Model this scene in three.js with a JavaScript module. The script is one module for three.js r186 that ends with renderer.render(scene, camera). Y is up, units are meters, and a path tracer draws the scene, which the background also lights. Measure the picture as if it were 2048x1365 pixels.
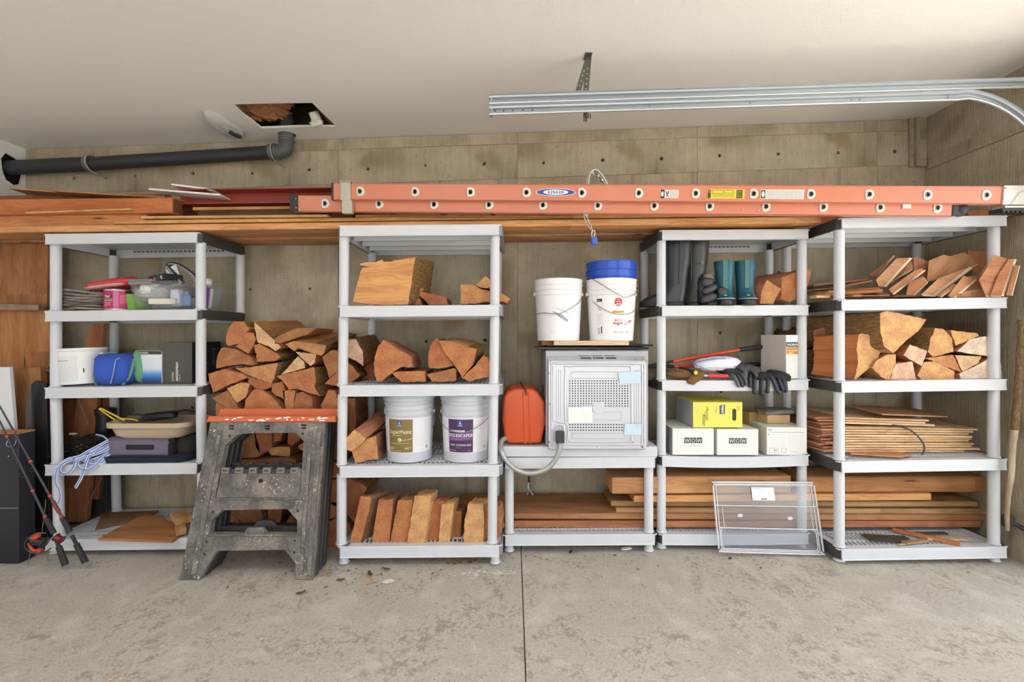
import * as THREE from 'three';
import { RoundedBoxGeometry } from 'three/addons/geometries/RoundedBoxGeometry.js';
import { mergeGeometries, mergeVertices, toCreasedNormals } from 'three/addons/utils/BufferGeometryUtils.js';
import { RectAreaLightUniformsLib } from 'three/addons/lights/RectAreaLightUniformsLib.js';
import { createNoise2D, createNoise3D } from 'simplex-noise';

// ---------------------------------------------------------------- camera, sky, lamps, exposure
const scene = new THREE.Scene();
const renderer = new THREE.WebGLRenderer({ antialias: true });
renderer.toneMapping = THREE.LinearToneMapping;
renderer.toneMappingExposure = 1.16;
renderer.shadowMap.enabled = true;
RectAreaLightUniformsLib.init();
const F = 910, HORIZON = 672, EYE = 1.27, DIST = 3.15;       // focal length in pixels, horizon row, eye height, distance to the back wall
const camera = new THREE.PerspectiveCamera(2 * Math.atan(682.5 / F) * 180 / Math.PI, 2048 / 1365, 0.05, 80);
camera.position.set(0, EYE, DIST);
camera.lookAt(0, EYE, 0);
camera.setViewOffset(2048, 1365, 0, 682.5 - HORIZON, 2048, 1365);
camera.updateProjectionMatrix();

const SKY_LEVEL = 2.6;
{ // overcast sky: even air, slightly bluer overhead, no sun disc
  const w = 64, h = 32, d = new Float32Array(w * h * 4);
  for (let y = 0; y < h; y++) for (let x = 0; x < w; x++) {
    const e = Math.sin(((y + 0.5) / h - 0.5) * Math.PI), up = Math.max(0, e);
    const c = e < 0 ? [0.42, 0.42, 0.42] : [0.93 - 0.1 * up, 0.97 - 0.05 * up, 1.03];
    d.set([c[0], c[1], c[2], 1], (y * w + x) * 4);
  }
  const sky = new THREE.DataTexture(d, w, h, THREE.RGBAFormat, THREE.FloatType);
  sky.mapping = THREE.EquirectangularReflectionMapping; sky.magFilter = THREE.LinearFilter; sky.needsUpdate = true;
  scene.background = sky; scene.backgroundIntensity = SKY_LEVEL;
}
{ // sun on the driveways outside; it comes over the back wall and reaches no opening
  const sun = new THREE.DirectionalLight(0xfffaf2, 27); sun.name = 'sun'; sun.position.set(-1.5, 16, -11); sun.target.position.set(0, 0, 0); scene.add(sun, sun.target);
  sun.castShadow = true; sun.shadow.mapSize.set(2048, 2048); Object.assign(sun.shadow.camera, { left: -14, right: 14, top: 14, bottom: -14, near: 1, far: 50 }); sun.shadow.radius = 1;
}
const LAMP_LEVEL = 3.6, LAMP_COLOUR = 0xfbf9ff;              // unseen ceiling lamps, placed to light the shelf fronts, built below
const LAMP_SPOTS = [[-2.3, 2.3], [-0.6, 2.3], [1.1, 2.3], [-2.3, 4.6], [-0.6, 4.6], [1.1, 4.6]];

// ---------------------------------------------------------------- helpers
const V = (x, y, z) => new THREE.Vector3(x, y, z);
let seed = 12345;
const rnd = () => { seed = (seed * 1664525 + 1013904223) >>> 0; return seed / 4294967296; };
const rr = (a, b) => a + (b - a) * rnd();
const n2 = createNoise2D(() => rnd()), n3 = createNoise3D(() => rnd());
const kAt = (z) => F / (DIST - z);                            // pixels per metre at depth z
const P = (px, py, z) => V((px - 1024) / kAt(z), EYE + (HORIZON - py) / kAt(z), z);
const X = (px, z) => (px - 1024) / kAt(z), Y = (py, z) => EYE + (HORIZON - py) / kAt(z);
const used = {};
const numbered = (n) => { const i = used[n] = (used[n] ?? -1) + 1; return i ? `${n}_${String(i).padStart(3, '0')}` : n; };
function tag(o, label, category, group, kind) { Object.assign(o.userData, { label, category }); if (group) o.userData.group = group; if (kind) o.userData.kind = kind; return o; }
function thing(name, label, category, pos = [0, 0, 0], group) {
  const o = new THREE.Group(); o.name = numbered(name); o.position.set(...pos); scene.add(o);
  return tag(o, label, category, group);
}
function mesh(name, geo, mat, parent = scene) {
  if (Array.isArray(geo)) geo = join(geo);
  const m = new THREE.Mesh(geo, mat); m.castShadow = m.receiveShadow = true;
  m.name = parent === scene ? numbered(name) : name; parent.add(m); return m;
}
const struct = (name, geo, mat, parent = scene) => { const m = mesh(name, geo, mat, parent); if (parent === scene) m.userData.kind = 'structure'; return m; };
function join(list) {
  return mergeGeometries(list.map((g) => { g = g.index ? g.toNonIndexed() : g; for (const k of Object.keys(g.attributes)) if (!['position', 'normal', 'uv'].includes(k)) g.deleteAttribute(k); g.clearGroups(); return g; }));
}
const at = (g, x, y, z, rx = 0, ry = 0, rz = 0) => { g.applyMatrix4(new THREE.Matrix4().makeRotationFromEuler(new THREE.Euler(rx, ry, rz)).setPosition(x, y, z)); return g; };
// uv in metres from the dominant side of each face; along = the axis that u follows
function boxUV(g, along = 'x') {
  const nn = g.attributes.normal, p = g.attributes.position, uv = new Float32Array(p.count * 2), ou = rnd() * 3, ov = rnd() * 3;
  for (let i = 0; i < p.count; i++) {
    const a = [Math.abs(nn.getX(i)), Math.abs(nn.getY(i)), Math.abs(nn.getZ(i))], q = [p.getX(i), p.getY(i), p.getZ(i)];
    const k = a.indexOf(Math.max(...a)), rest = [0, 1, 2].filter((j) => j !== k), al = 'xyz'.indexOf(along);
    if (rest[1] === al) rest.reverse();
    uv[2 * i] = q[rest[0]] + ou; uv[2 * i + 1] = q[rest[1]] + ov;
  }
  g.setAttribute('uv', new THREE.BufferAttribute(uv, 2)); return g;
}
function box(w, h, d, x = 0, y = 0, z = 0, r = 0.002, along) {
  const g = r > 0 ? new RoundedBoxGeometry(w, h, d, 1, Math.min(r, w / 2.2, h / 2.2, d / 2.2)) : new THREE.BoxGeometry(w, h, d);
  g.translate(x, y, z); return boxUV(g, along ?? (w >= h && w >= d ? 'x' : h >= d ? 'y' : 'z'));
}
const plain = (w, h, d, x, y, z, along) => box(w, h, d, x, y, z, 0, along);
const tube = (pts, r, seg = 24, rad = 8, closed = false) => new THREE.TubeGeometry(new THREE.CatmullRomCurve3(pts, closed, 'catmullrom', 0.5), seg, r, rad, closed);
const rod = (a, b, r, r2 = r, n = 10) => {
  const d = b.clone().sub(a), g = new THREE.CylinderGeometry(r2, r, d.length(), n); g.translate(0, d.length() / 2, 0);
  g.applyQuaternion(new THREE.Quaternion().setFromUnitVectors(V(0, 1, 0), d.normalize())); g.translate(a.x, a.y, a.z); return g;
};
const lathe = (prof, n = 32) => new THREE.LatheGeometry(prof.map((p) => new THREE.Vector2(p[0], p[1])), n);
const shp = (pts, holes = []) => { const s = new THREE.Shape(pts.map((p) => new THREE.Vector2(p[0], p[1]))); for (const h of holes) s.holes.push(new THREE.Path(h.map((p) => new THREE.Vector2(p[0], p[1])))); return s; };
const extr = (pts, depth, bevel = 0, holes = []) => new THREE.ExtrudeGeometry(shp(pts, holes), bevel ? { depth: depth - 2 * bevel, bevelEnabled: true, bevelThickness: bevel, bevelSize: bevel, bevelOffset: -bevel, bevelSegments: 1, curveSegments: 8 } : { depth, bevelEnabled: false, curveSegments: 8 });
const circ = (x, y, r, n = 12) => Array.from({ length: n }, (_, i) => [x + r * Math.cos(i / n * 2 * Math.PI), y + r * Math.sin(i / n * 2 * Math.PI)]);
const rrect = (w, h, r, n = 4, cx = 0, cy = 0) => { const o = []; for (const [sx, sy, a0] of [[1, 1, 0], [-1, 1, 1], [-1, -1, 2], [1, -1, 3]]) for (let i = 0; i <= n; i++) { const a = (a0 + i / n) * Math.PI / 2; o.push([cx + sx * (w / 2 - r) + r * Math.cos(a), cy + sy * (h / 2 - r) + r * Math.sin(a)]); } return o; };
// closed skin over rings of equal length, capped at both ends
function loft(rings, caps = true) {
  const n = rings[0].length, pos = [], uv = [], idx = [];
  rings.forEach((r, i) => r.concat([r[0]]).forEach((p, j) => { pos.push(p.x, p.y, p.z); uv.push(j / n, i / (rings.length - 1)); }));
  for (let i = 0; i < rings.length - 1; i++) for (let j = 0; j < n; j++) { const a = i * (n + 1) + j, b = a + n + 1; idx.push(a, a + 1, b, b, a + 1, b + 1); }
  if (caps) for (const [ri, flip] of [[0, 0], [rings.length - 1, 1]]) {
    const c = rings[ri].reduce((s, p) => s.add(p), V(0, 0, 0)).divideScalar(n), base = pos.length / 3;
    pos.push(c.x, c.y, c.z); uv.push(0.5, 0.5);
    for (let j = 0; j < n; j++) { const a = ri * (n + 1) + j; flip ? idx.push(base, a, a + 1) : idx.push(base, a + 1, a); }
  }
  const g = new THREE.BufferGeometry(); g.setAttribute('position', new THREE.Float32BufferAttribute(pos, 3)); g.setAttribute('uv', new THREE.Float32BufferAttribute(uv, 2)); g.setIndex(idx); g.computeVertexNormals(); return g;
}
// a soft lump (bag, cloth, glove finger): superellipsoid with folds
function lump(w, h, d, e = 0.6, fold = 0.06, freq = 5, nu = 28, nv = 18) {
  const s = (v) => Math.sign(v) * Math.abs(v) ** e, rings = [], o = rnd() * 50;
  for (let i = 0; i <= nv; i++) { const t = -Math.PI / 2 + Math.PI * (i + 0.02) / (nv + 0.04), ring = [];
    for (let j = 0; j < nu; j++) { const a = -j / nu * 2 * Math.PI, p = V(s(Math.cos(t)) * s(Math.cos(a)), s(Math.sin(t)), s(Math.cos(t)) * s(Math.sin(a)));
      const f = 1 + fold * n3(p.x * freq * 0.5 + o, p.y * freq * 0.5, p.z * freq * 0.5) + fold * 0.5 * n3(p.x * freq + o, p.y * freq, p.z * freq);
      ring.push(V(p.x * w / 2 * f, p.y * h / 2 * f, p.z * d / 2 * f)); } rings.push(ring); }
  return loft(rings);
}
// sweep a closed 2-D profile [[a,b],...] straight along x
function barX(profile, x0, x1) { const g = extr(profile, x1 - x0); g.rotateY(Math.PI / 2); g.translate(x0, 0, 0); return g; } // profile x -> -z, y -> y

// ---------------------------------------------------------------- textures
const texN = (w, h, fn, srgb = true) => {
  const d = new Uint8Array(w * h * 4);
  for (let y = 0; y < h; y++) for (let x = 0; x < w; x++) { const c = fn(x / w, y / h); d.set([c[0], c[1], c[2], 255].map((v) => Math.max(0, Math.min(255, v * (v === 255 ? 1 : 255)))), (y * w + x) * 4); d[(y * w + x) * 4 + 3] = 255; }
  const t = new THREE.DataTexture(d, w, h); t.wrapS = t.wrapT = THREE.RepeatWrapping; t.magFilter = THREE.LinearFilter; t.minFilter = THREE.LinearMipmapLinearFilter; t.generateMipmaps = true;
  if (srgb) t.colorSpace = THREE.SRGBColorSpace; t.needsUpdate = true; return t;
};
// noise that tiles over the unit square
const tn = (u, v, fu, fv, o = 0) => { const a = u * 2 * Math.PI, b = v * 2 * Math.PI, ru = fu / 6.2832, rv = fv / 6.2832; return 0.5 * (n3(Math.cos(a) * ru + o, Math.sin(a) * ru + o * 1.7, Math.cos(b) * rv * 1.0 + Math.sin(b) * rv * 2.3 + o * 0.3) + n3(Math.cos(b) * rv + o * 2.1, Math.sin(b) * rv - o, Math.cos(a) * ru * 1.3 + Math.sin(a) * ru * 1.9 - o)); };
const cl = (v, a = 0, b = 1) => Math.max(a, Math.min(b, v));
const ss = (a, b, v) => { const t = cl((v - a) / (b - a)); return t * t * (3 - 2 * t); };
const mulc = (c, f) => [c[0] * f, c[1] * f, c[2] * f];
const mixc = (a, b, t) => [a[0] + (b[0] - a[0]) * t, a[1] + (b[1] - a[1]) * t, a[2] + (b[2] - a[2]) * t];
const rep = (t, sx, sy) => { const c = t.clone(); c.repeat.set(sx, sy); c.needsUpdate = true; return c; };

const T = {};
T.wall = rep(texN(1024, 1024, (u, v) => { // board-formed concrete: blotches, vertical form grain, air holes
  const blot = 0.5 * n2(u * 4, v * 4 + 7) + 0.3 * n2(u * 11, v * 11) + 0.2 * n2(u * 30, v * 30);
  const grain = n2(u * 150, v * 9 + 40) * 0.5 + n2(u * 60, v * 4) * 0.5, fine = n2(u * 260, v * 260);
  const rust = ss(0.35, 0.9, n2(u * 5 + 31, v * 7 + 3)) * 0.5, pale = ss(0.2, 0.8, n2(u * 3 + 11, v * 5 + 60));
  let c = mulc([0.71, 0.665, 0.57], 1 + 0.13 * blot + 0.045 * grain + 0.05 * fine);
  c = mixc(c, [0.56, 0.49, 0.36], rust); c = mixc(c, [0.72, 0.69, 0.61], pale * 0.4);
  const hole = n2(u * 230 + 5, v * 230 + 9); if (hole > 0.9) c = mulc(c, 1 - 0.4 * ss(0.9, 0.97, hole));
  const dk = ss(0.8, 1.12, n2(u * 60 + 80, v * 80) + 0.35 * n2(u * 160, v * 200)); c = mulc(c, 1 - 0.2 * dk); const st = ss(0.45, 0.95, n2(u * 24 + 8, v * 2.5 + 90)); c = mulc(c, 1 - 0.1 * st);
  return c;
}), 1 / 2.6, 1 / 2.6);
T.wallBump = rep(texN(512, 512, (u, v) => { const g = 0.5 + 0.2 * n2(u * 120, v * 6) + 0.2 * n2(u * 9, v * 9) + 0.15 * n2(u * 150, v * 150); return [g, g, g]; }, false), 1 / 1.3, 1 / 1.3);
T.floor = rep(texN(1024, 1024, (u, v) => { // worn slab: broad pale and dark patches, sand grain, scuffs
  const b = tn(u, v, 6, 6, 3), m = tn(u, v, 22, 22, 9), f = n2(u * 210, v * 210), g = n2(u * 420, v * 420);
  const m2 = n2(u * 60 + 3, v * 60), m3 = n2(u * 120, v * 120 + 8);
  let c = mulc([0.745, 0.722, 0.675], 1 + 0.09 * b + 0.05 * m + 0.05 * f + 0.05 * g + 0.03 * m2);
  c = mixc(c, [0.545, 0.515, 0.46], 0.8 * ss(-0.2, 0.85, 0.5 * m + 0.3 * m2 + 0.3 * m3 + 0.25 * f + 0.5 * b));
  c = mixc(c, [0.84, 0.82, 0.78], 0.55 * ss(0.1, 0.9, tn(u, v, 12, 14, 21) + 0.35 * m3 + 0.2 * f));
  const sp = n2(u * 150 + 4, v * 150); if (sp > 0.82) c = mulc(c, 0.8);
  const w = n2(u * 50 + 9, v * 190); if (w > 0.86) c = mulc(c, 1.12);
  return c;
}), 1 / 2.7, 1 / 2.7);
T.floorBump = rep(texN(512, 512, (u, v) => { const g = 0.5 + 0.25 * n2(u * 60, v * 60) + 0.2 * n2(u * 180, v * 180); return [g, g, g]; }, false), 1 / 0.9, 1 / 0.9);
T.peel = rep(texN(512, 512, (u, v) => { const g = 0.5 + 0.35 * n2(u * 75, v * 75) + 0.15 * n2(u * 160, v * 160); return [g, g, g]; }, false), 1 / 0.8, 1 / 0.8);
T.wood = rep(texN(1024, 512, (u, v) => { // plain-sawn grain along u, neutral so that the material tints it
  const w = 0.06 * n2(u * 3, v * 5) + 0.02 * n2(u * 9, v * 9), r = (v + w) * 26, l = 0.5 + 0.5 * Math.sin(r * 6.283 * 0.5 + 2 * n2(u * 2, v * 3 + 8));
  const fib = n2(u * 26, v * 260), fib2 = n2(u * 60, v * 500 + 30), b = n2(u * 3 + 30, v * 4);
  let f = 0.96 - 0.075 * l * l + 0.05 * fib + 0.04 * fib2 + 0.07 * b;
  const kx = u * 5, ky = v * 4, kn = n2(Math.floor(kx) * 7.3, Math.floor(ky) * 3.1); 
  if (kn > 0.55) { const dx = (kx - Math.floor(kx) - 0.5) * 0.5, dy = ky - Math.floor(ky) - 0.5, q = Math.hypot(dx * 1.1, dy * 1.6); f *= 1 - 0.45 * ss(0.1, 0.03, q) - 0.1 * ss(0.2, 0.08, q); }
  return [f, f * (0.97 + 0.03 * b), f * (0.94 + 0.05 * b)];
}), 1 / 1.3, 1 / 0.4);
T.woodBump = rep(texN(512, 512, (u, v) => { const g = 0.5 + 0.3 * n2(u * 12, v * 150) + 0.15 * n2(u * 40, v * 260); return [g, g, g]; }, false), 1 / 0.8, 1 / 0.3);
T.end = rep(texN(512, 512, (u, v) => { // sawn end grain: arcs of rings, chain-saw scratches, short checks
  const d = Math.hypot(u - 0.5 + 0.03 * n2(u * 5, v * 5), v + 0.45), l = 0.5 + 0.5 * Math.sin(d * 190 + 3 * n2(u * 4, v * 4));
  const saw = n2((u * 0.9 + v * 0.3) * 8, (v - u * 0.25) * 120), b = n2(u * 4 + 5, v * 4), f2 = n2(u * 130, v * 130), p = n2(u * 14 + 40, v * 14);
  let f = 0.94 - 0.05 * l + 0.05 * saw + 0.05 * b + 0.035 * f2 + 0.035 * p;
  return [f, f * (0.955 + 0.045 * b), f * (0.9 + 0.08 * p)];
}), 1 / 0.4, 1 / 0.4);
T.bark = rep(texN(512, 512, (u, v) => { const r = n2(u * 7, v * 26) * 0.6 + n2(u * 22, v * 60) * 0.4, f = 0.74 + 0.2 * r + 0.08 * n2(u * 90, v * 90); return [f, f * 0.92, f * (0.78 + 0.1 * n2(u * 6, v * 6))]; }), 1 / 0.4, 1 / 0.4);
T.speck = rep(texN(1024, 1024, (u, v) => { // dusty dark plastic with paint spatter and runs
  let c = mulc([0.40, 0.385, 0.365], 1 + 0.18 * n2(u * 5, v * 5) + 0.10 * n2(u * 20, v * 20) + 0.06 * n2(u * 150, v * 150));
  c = mixc(c, [0.60, 0.56, 0.49], 0.6 * ss(0.0, 0.9, n2(u * 3 + 9, v * 3) + 0.3 * n2(u * 30, v * 30)));
  const s = n2(u * 34, v * 34) + 0.25 * n2(u * 90, v * 90), s2 = n2(u * 80 + 3, v * 70), run = n2(u * 70 + 50, v * 7);
  const area = ss(-0.3, 0.9, n2(u * 4.2 + 4, v * 4.2) + 0.3 * n2(u * 11, v * 11));
  const th = 1.06 - 0.42 * area; if (s > th) c = mixc(c, [0.8, 0.78, 0.73], ss(th, th + 0.08, s));
  if (s2 > 0.88 - 0.1 * area) c = mixc(c, [0.84, 0.83, 0.8], 0.75);
  if (run > 0.82) c = mixc(c, [0.62, 0.58, 0.5], 0.5);
  return c;
}), 1 / 0.75, 1 / 0.75);
T.cloth = rep(texN(256, 256, (u, v) => { const g = 0.5 + 0.25 * n2(u * 60, v * 60) + 0.25 * n2(u * 20, v * 20); return [g, g, g]; }, false), 6, 6);
T.scuff = rep(texN(512, 512, (u, v) => { const b = 0.965 + 0.008 * n2(u * 5, v * 5) + 0.006 * n2(u * 60, v * 60); let c = [b, b, b]; const s = n2(u * 40, v * 16) ; if (s > 0.93) c = mulc(c, 0.95); return c; }), 1 / 0.7, 1 / 0.7);

function canvasTex(w, h, draw) {
  const c = document.createElement('canvas'); c.width = w; c.height = h; const g = c.getContext('2d'); draw(g, w, h);
  const t = new THREE.CanvasTexture(c); t.colorSpace = THREE.SRGBColorSpace; t.anisotropy = 4; return t;
}

// ---------------------------------------------------------------- materials
const cache = {};
function M(color, o = {}) {
  const key = JSON.stringify([color, o.key ?? 0, o.rough, o.metal, o.map?.uuid, o.bump?.uuid, o.bs, o.clear, o.trans, o.side]);
  if (cache[key]) return cache[key];
  const m = new THREE.MeshPhysicalMaterial({ color, roughness: o.rough ?? 0.6, metalness: o.metal ?? 0 });
  if (o.map) m.map = o.map;
  if (o.bump) { m.bumpMap = o.bump; m.bumpScale = o.bs ?? 0.001; }
  if (o.clear) { m.clearcoat = o.clear; m.clearcoatRoughness = 0.25; }
  if (o.trans) { m.transmission = o.trans; m.thickness = 0; m.ior = 1.45; }
  if (o.side) m.side = o.side;
  return cache[key] = m;
}
const print = (tex, rough = 0.6) => new THREE.MeshPhysicalMaterial({ map: tex, roughness: rough });
const wood = (c, rough = 0.75) => M(c, { rough, map: T.wood, bump: T.woodBump, bs: 0.0008 });
const endGrain = (c) => M(c, { rough: 0.85, map: T.end, bump: T.woodBump, bs: 0.0006 });
const bark = (c) => M(c, { rough: 0.9, map: T.bark, bump: T.bark, bs: 0.003 });
const plastic = (c, rough = 0.42) => M(c, { rough });
const metal = (c, rough = 0.35) => M(c, { rough, metal: 1 });
// ---------------------------------------------------------------- the room
const WL = -3.37, WR = 2.86, ZB = 6.9, SLOPE = 0.0339;
const ceilY = (x) => 2.679 + SLOPE * x;
const shear = (g, x0 = 0) => { const p = g.attributes.position; for (let i = 0; i < p.count; i++) p.setY(i, p.getY(i) + SLOPE * (p.getX(i) - x0)); p.needsUpdate = true; g.computeVertexNormals(); return g; };
const concrete = M(0xffffff, { rough: 0.92, map: T.wall, bump: T.wallBump, bs: 0.004 });
const drywall = M(0xf2f0ec, { rough: 0.9, bump: T.peel, bs: 0.0015 });
const whiteWall = M(0xe9e8e6, { rough: 0.9, bump: T.peel, bs: 0.001 });
const darkVoid = M(0x2a2420, { rough: 1 });
const shiftUV = (g, du, dv) => { const u = g.attributes.uv; for (let i = 0; i < u.count; i++) u.setXY(i, u.getX(i) + du, u.getY(i) + dv); return g; };

// back wall: form panels with tie holes and open joints, on a backing
{
  const wall = new THREE.Group(); wall.name = 'wall_back'; wall.userData.kind = 'structure'; scene.add(wall);
  const backing = new THREE.BoxGeometry(WR - WL + 0.4, 3.1, 0.2); backing.translate((WL + WR) / 2, 1.5, -0.125);
  struct('wall_backing', boxUV(backing), M(0x5a5142, { rough: 1 }), wall);
  const cols = [WL, -2.447, -1.205, 0.038, 1.284, 2.53, WR], rows = [-0.12, 2.36, 2.60, 2.95], j = 0.0008;
  const joints = [0.0009, 0.0012, 0.0008, 0.0008];
  for (let c = 0; c < cols.length - 1; c++) for (let r = 0; r < rows.length - 1; r++) {
    const x0 = cols[c] + j, x1 = cols[c + 1] - j, top = r === rows.length - 2 ? 2.676 : rows[r + 1], y0 = rows[r] + joints[r] * 0.8, y1 = top - joints[r] * 0.8;
    if (y1 - y0 < 0.02) continue;
    const holes = [];
    for (let i = -9; i < 9; i++) for (const hy of [0.435, 0.84, 1.245, 1.65, 2.06, 2.465]) {
      const hx = 0.22 + 0.406 * i + rr(-0.012, 0.012), yy = hy + rr(-0.008, 0.008), q = rr(0.009, 0.0135);
      if (hx - 0.02 > x0 && hx + 0.02 < x1 && yy - 0.02 > y0 && yy + 0.02 < y1) holes.push(circ(hx, yy, q, 9));
    }
    const g = extr([[x0, y0], [x1, y0], [x1, y1], [x0, y1]], 0.022 + rr(0, 0.0016), 0.001, holes);
    g.translate(0, 0, -0.024); shear(g); shiftUV(g, rr(0.05, 0.9) - x0, rr(0.02, 0.1) - y0 + (r > 1 ? 1.2 : 0) + (r ? 0.6 : 0));
    struct('concrete_panel', g, concrete, wall);
  }
  // rough strip cast into the right corner, above the horizontal joint
  for (const [a, b, d] of [[2.745, 2.775, 0.012], [2.775, 2.80, 0.03], [2.80, 2.86, 0.016]]) { const g = box(b - a, 0.43, d, (a + b) / 2, 2.36 + 0.215 + SLOPE * 2.8 - 0.02, d / 2, 0.004); struct('concrete_panel', g, concrete, wall); }
}
// right wall: short concrete return up to the overhead-door opening, header and far pier
{
  const wall = new THREE.Group(); wall.name = 'wall_right'; wall.userData.kind = 'structure'; scene.add(wall);
  const zj = 0.80, panel = (z0, z1, y0, y1, du = 0) => { const g = extr([[-z1, y0], [-z0, y0], [-z0, y1], [-z1, y1]], 0.2, 0.0015); g.rotateY(Math.PI / 2); g.translate(WR, 0, 0); shiftUV(g, 1 + du, 0.1); struct('concrete_panel', g, concrete, wall); };
  panel(-0.2, zj, -0.1, 2.4135); panel(-0.2, zj, 2.4165, 2.9, 0.4);
  const wb = (z0, z1, y0, y1) => struct('header_board', plain(0.2, y1 - y0, z1 - z0, WR + 0.1, (y0 + y1) / 2, (z0 + z1) / 2), whiteWall, wall);
  wb(zj, 5.9, 2.30, 2.9); wb(5.9, ZB, -0.1, 2.9);
}
// left wall: painted plasterboard with a ragged hole round the drain pipe
{
  const hole = [[-0.02, 2.46], [-0.06, 2.475], [-0.12, 2.49], [-0.15, 2.44], [-0.14, 2.36], [-0.12, 2.31], [-0.07, 2.29], [-0.03, 2.31], [-0.015, 2.38]];
  const g = extr([[0.2, -0.1], [-ZB - 0.2, -0.1], [-ZB - 0.2, 2.9], [0.2, 2.9]], 0.014, 0, [hole]); g.rotateY(Math.PI / 2); g.translate(WL - 0.014, 0, 0);
  struct('wall_left', g, whiteWall);
  struct('wall_left_backing', plain(0.12, 3, ZB + 0.4, WL - 0.12, 1.4, ZB / 2), darkVoid);
}
// rear wall out of view; its open doorway is placed to light the shelf fronts
{
  const wall = new THREE.Group(); wall.name = 'wall_rear_unseen'; wall.userData.kind = 'structure'; scene.add(wall);
  const wb = (x0, x1, y0, y1) => struct('wall_board', plain(x1 - x0, y1 - y0, 0.15, (x0 + x1) / 2, (y0 + y1) / 2, ZB + 0.075), whiteWall, wall);
  wb(WL - 0.2, -2.7, -0.1, 2.9); wb(1.9, WR + 0.2, -0.1, 2.9); wb(-2.7, 1.9, 2.25, 2.9);
}
// floor: two slabs with a sawn joint between them
{
  const fl = new THREE.Group(); fl.name = 'floor'; fl.userData.kind = 'structure'; scene.add(fl);
  const mat = M(0xffffff, { rough: 0.82, map: T.floor, bump: T.floorBump, bs: 0.0015 });
  struct('floor_bed', plain(7, 0.1, 7.6, -0.25, -0.15, 3.3), M(0x3a332a, { rough: 1 }), fl);
  const slab = (pts) => { const g = extr(pts.map(([x, z]) => [x, -z]), 0.1, 0.0025); g.rotateX(-Math.PI / 2); g.translate(0, -0.1, 0); struct('floor_slab', g, mat, fl); };
  slab([[WL - 0.05, ZB + 0.2], [0.031, ZB + 0.2], [0.0535, -0.1], [WL - 0.05, -0.1]]);
  slab([[0.035, ZB + 0.2], [WR + 0.25, ZB + 0.2], [WR + 0.25, -0.1], [0.0575, -0.1]]);
}
// driveways out of view, placed to bounce light in through both openings
struct('driveway', plain(12, 0.1, 14, WR + 6.3, -0.09, 4), M(0xb9b4ab, { rough: 0.95 }));
struct('driveway_rear_unseen', plain(14, 0.1, 8, -2, -0.1, ZB + 4.3), M(0xb9b4ab, { rough: 0.95 }));

// ceiling: plasterboard with a cut-out and a small torn hole, sloping with the wall
function C(px, py) { const d = (2.679 - EYE) * F / ((HORIZON - py) - SLOPE * (px - 1024)); return [(px - 1024) * d / F, DIST - d]; } // pixel -> (x, z) on the ceiling
const CUT = [[465, 209], [545, 207], [624, 206], [650, 231], [673, 253.5], [600, 254], [523, 257], [505, 243], [486, 229]].map(([a, b]) => C(a, b));
const TORN = [[425.5, 229.5], [441, 230], [460, 240], [478, 253], [480, 262], [470, 271], [454, 265], [434, 247]].map(([a, b]) => C(a, b));
const PIPEHOLE = [[548, 270.5], [556, 268], [573, 267], [588, 270], [592, 272]].map(([a, b]) => C(a, b));
{
  const outer = [[WL - 0.1, ZB + 0.1], [WR + 0.1, ZB + 0.1], [WR + 0.1, -0.05], [WL - 0.1, -0.05]];
  const hx = -1.52, hole3 = circ(hx, -0.075, 0.058, 12);
  const g = extr(outer.map(([x, z]) => [x, -z]), 0.013, 0, [CUT.map(([x, z]) => [x, -z]), TORN.map(([x, z]) => [x, -z]), hole3]);
  g.rotateX(-Math.PI / 2); g.translate(0, 2.679, 0); shear(g);
  struct('ceiling', g, drywall);
  const deck = plain(WR - WL + 0.5, 0.05, ZB + 0.5, (WL + WR) / 2, 2.679 + 0.27, ZB / 2); shear(deck); struct('ceiling_deck', deck, wood(0x4a3324));
  for (const [x] of [[-2.02], [-1.17], [-0.7]]) struct('ceiling_joist', shear(plain(0.04, 0.22, ZB, x, 2.679 + 0.13, ZB / 2 - 0.02, 'z')), wood(0x8a5a3c));
}
{ // insulation batt in the cut-out
  const g = lump(0.44, 0.18, 0.42, 0.8, 0.2, 8, 60, 36); const [x, z] = C(512, 232);
  at(g, x - 0.06, ceilY(x) + 0.125, z - 0.01, 0, 0.1, 0.03);
  tag(mesh('insulation_batt', g, M(0xdc9a6c, { rough: 1, bump: T.cloth, bs: 0.01 })), 'lumpy tan insulation batt showing through the cut hole in the ceiling', 'insulation');
}
{ // white foil plug hanging in the torn hole, and a short white stub at the corner of the cut-out
  const [x, z] = C(452, 250), t = thing('vent_sleeve', 'crumpled white sleeve stuffed into the small torn ceiling hole', 'sleeve', [x, ceilY(x), z]);
  const a = lump(0.33, 0.10, 0.13, 0.8, 0.12, 7, 34, 18); mesh('sleeve', at(a, 0.0, -0.004, 0.015, 0, 1.57, 0), M(0xe6e6e2, { rough: 0.7, bump: T.peel, bs: 0.004 }), t);
  mesh('opening', at(lump(0.13, 0.03, 0.04, 0.8, 0.05), 0.03, -0.04, -0.03, 0.0, 1.4, 0), M(0x4a4642), t);
  const [x2, z2] = C(637, 247), s = thing('pipe_stub', 'short white pipe end poking out at the corner of the ceiling cut-out', 'pipe', [x2, ceilY(x2), z2]);
  mesh('pipe', at(lathe([[0.024, 0], [0.03, 0.0], [0.032, 0.02], [0.031, 0.08], [0.024, 0.08], [0.024, 0]], 20), 0, -0.012, 0.0, 0.5, 0, 0.2), M(0xe9e6da, { rough: 0.6 }), s);
  mesh('torn_wrap', at(lump(0.075, 0.04, 0.05, 0.7, 0.25, 8), -0.004, -0.008, 0.02, 0.2, 0, 0.3), M(0xe4e0d0, { rough: 0.8 }), s);
}
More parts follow.
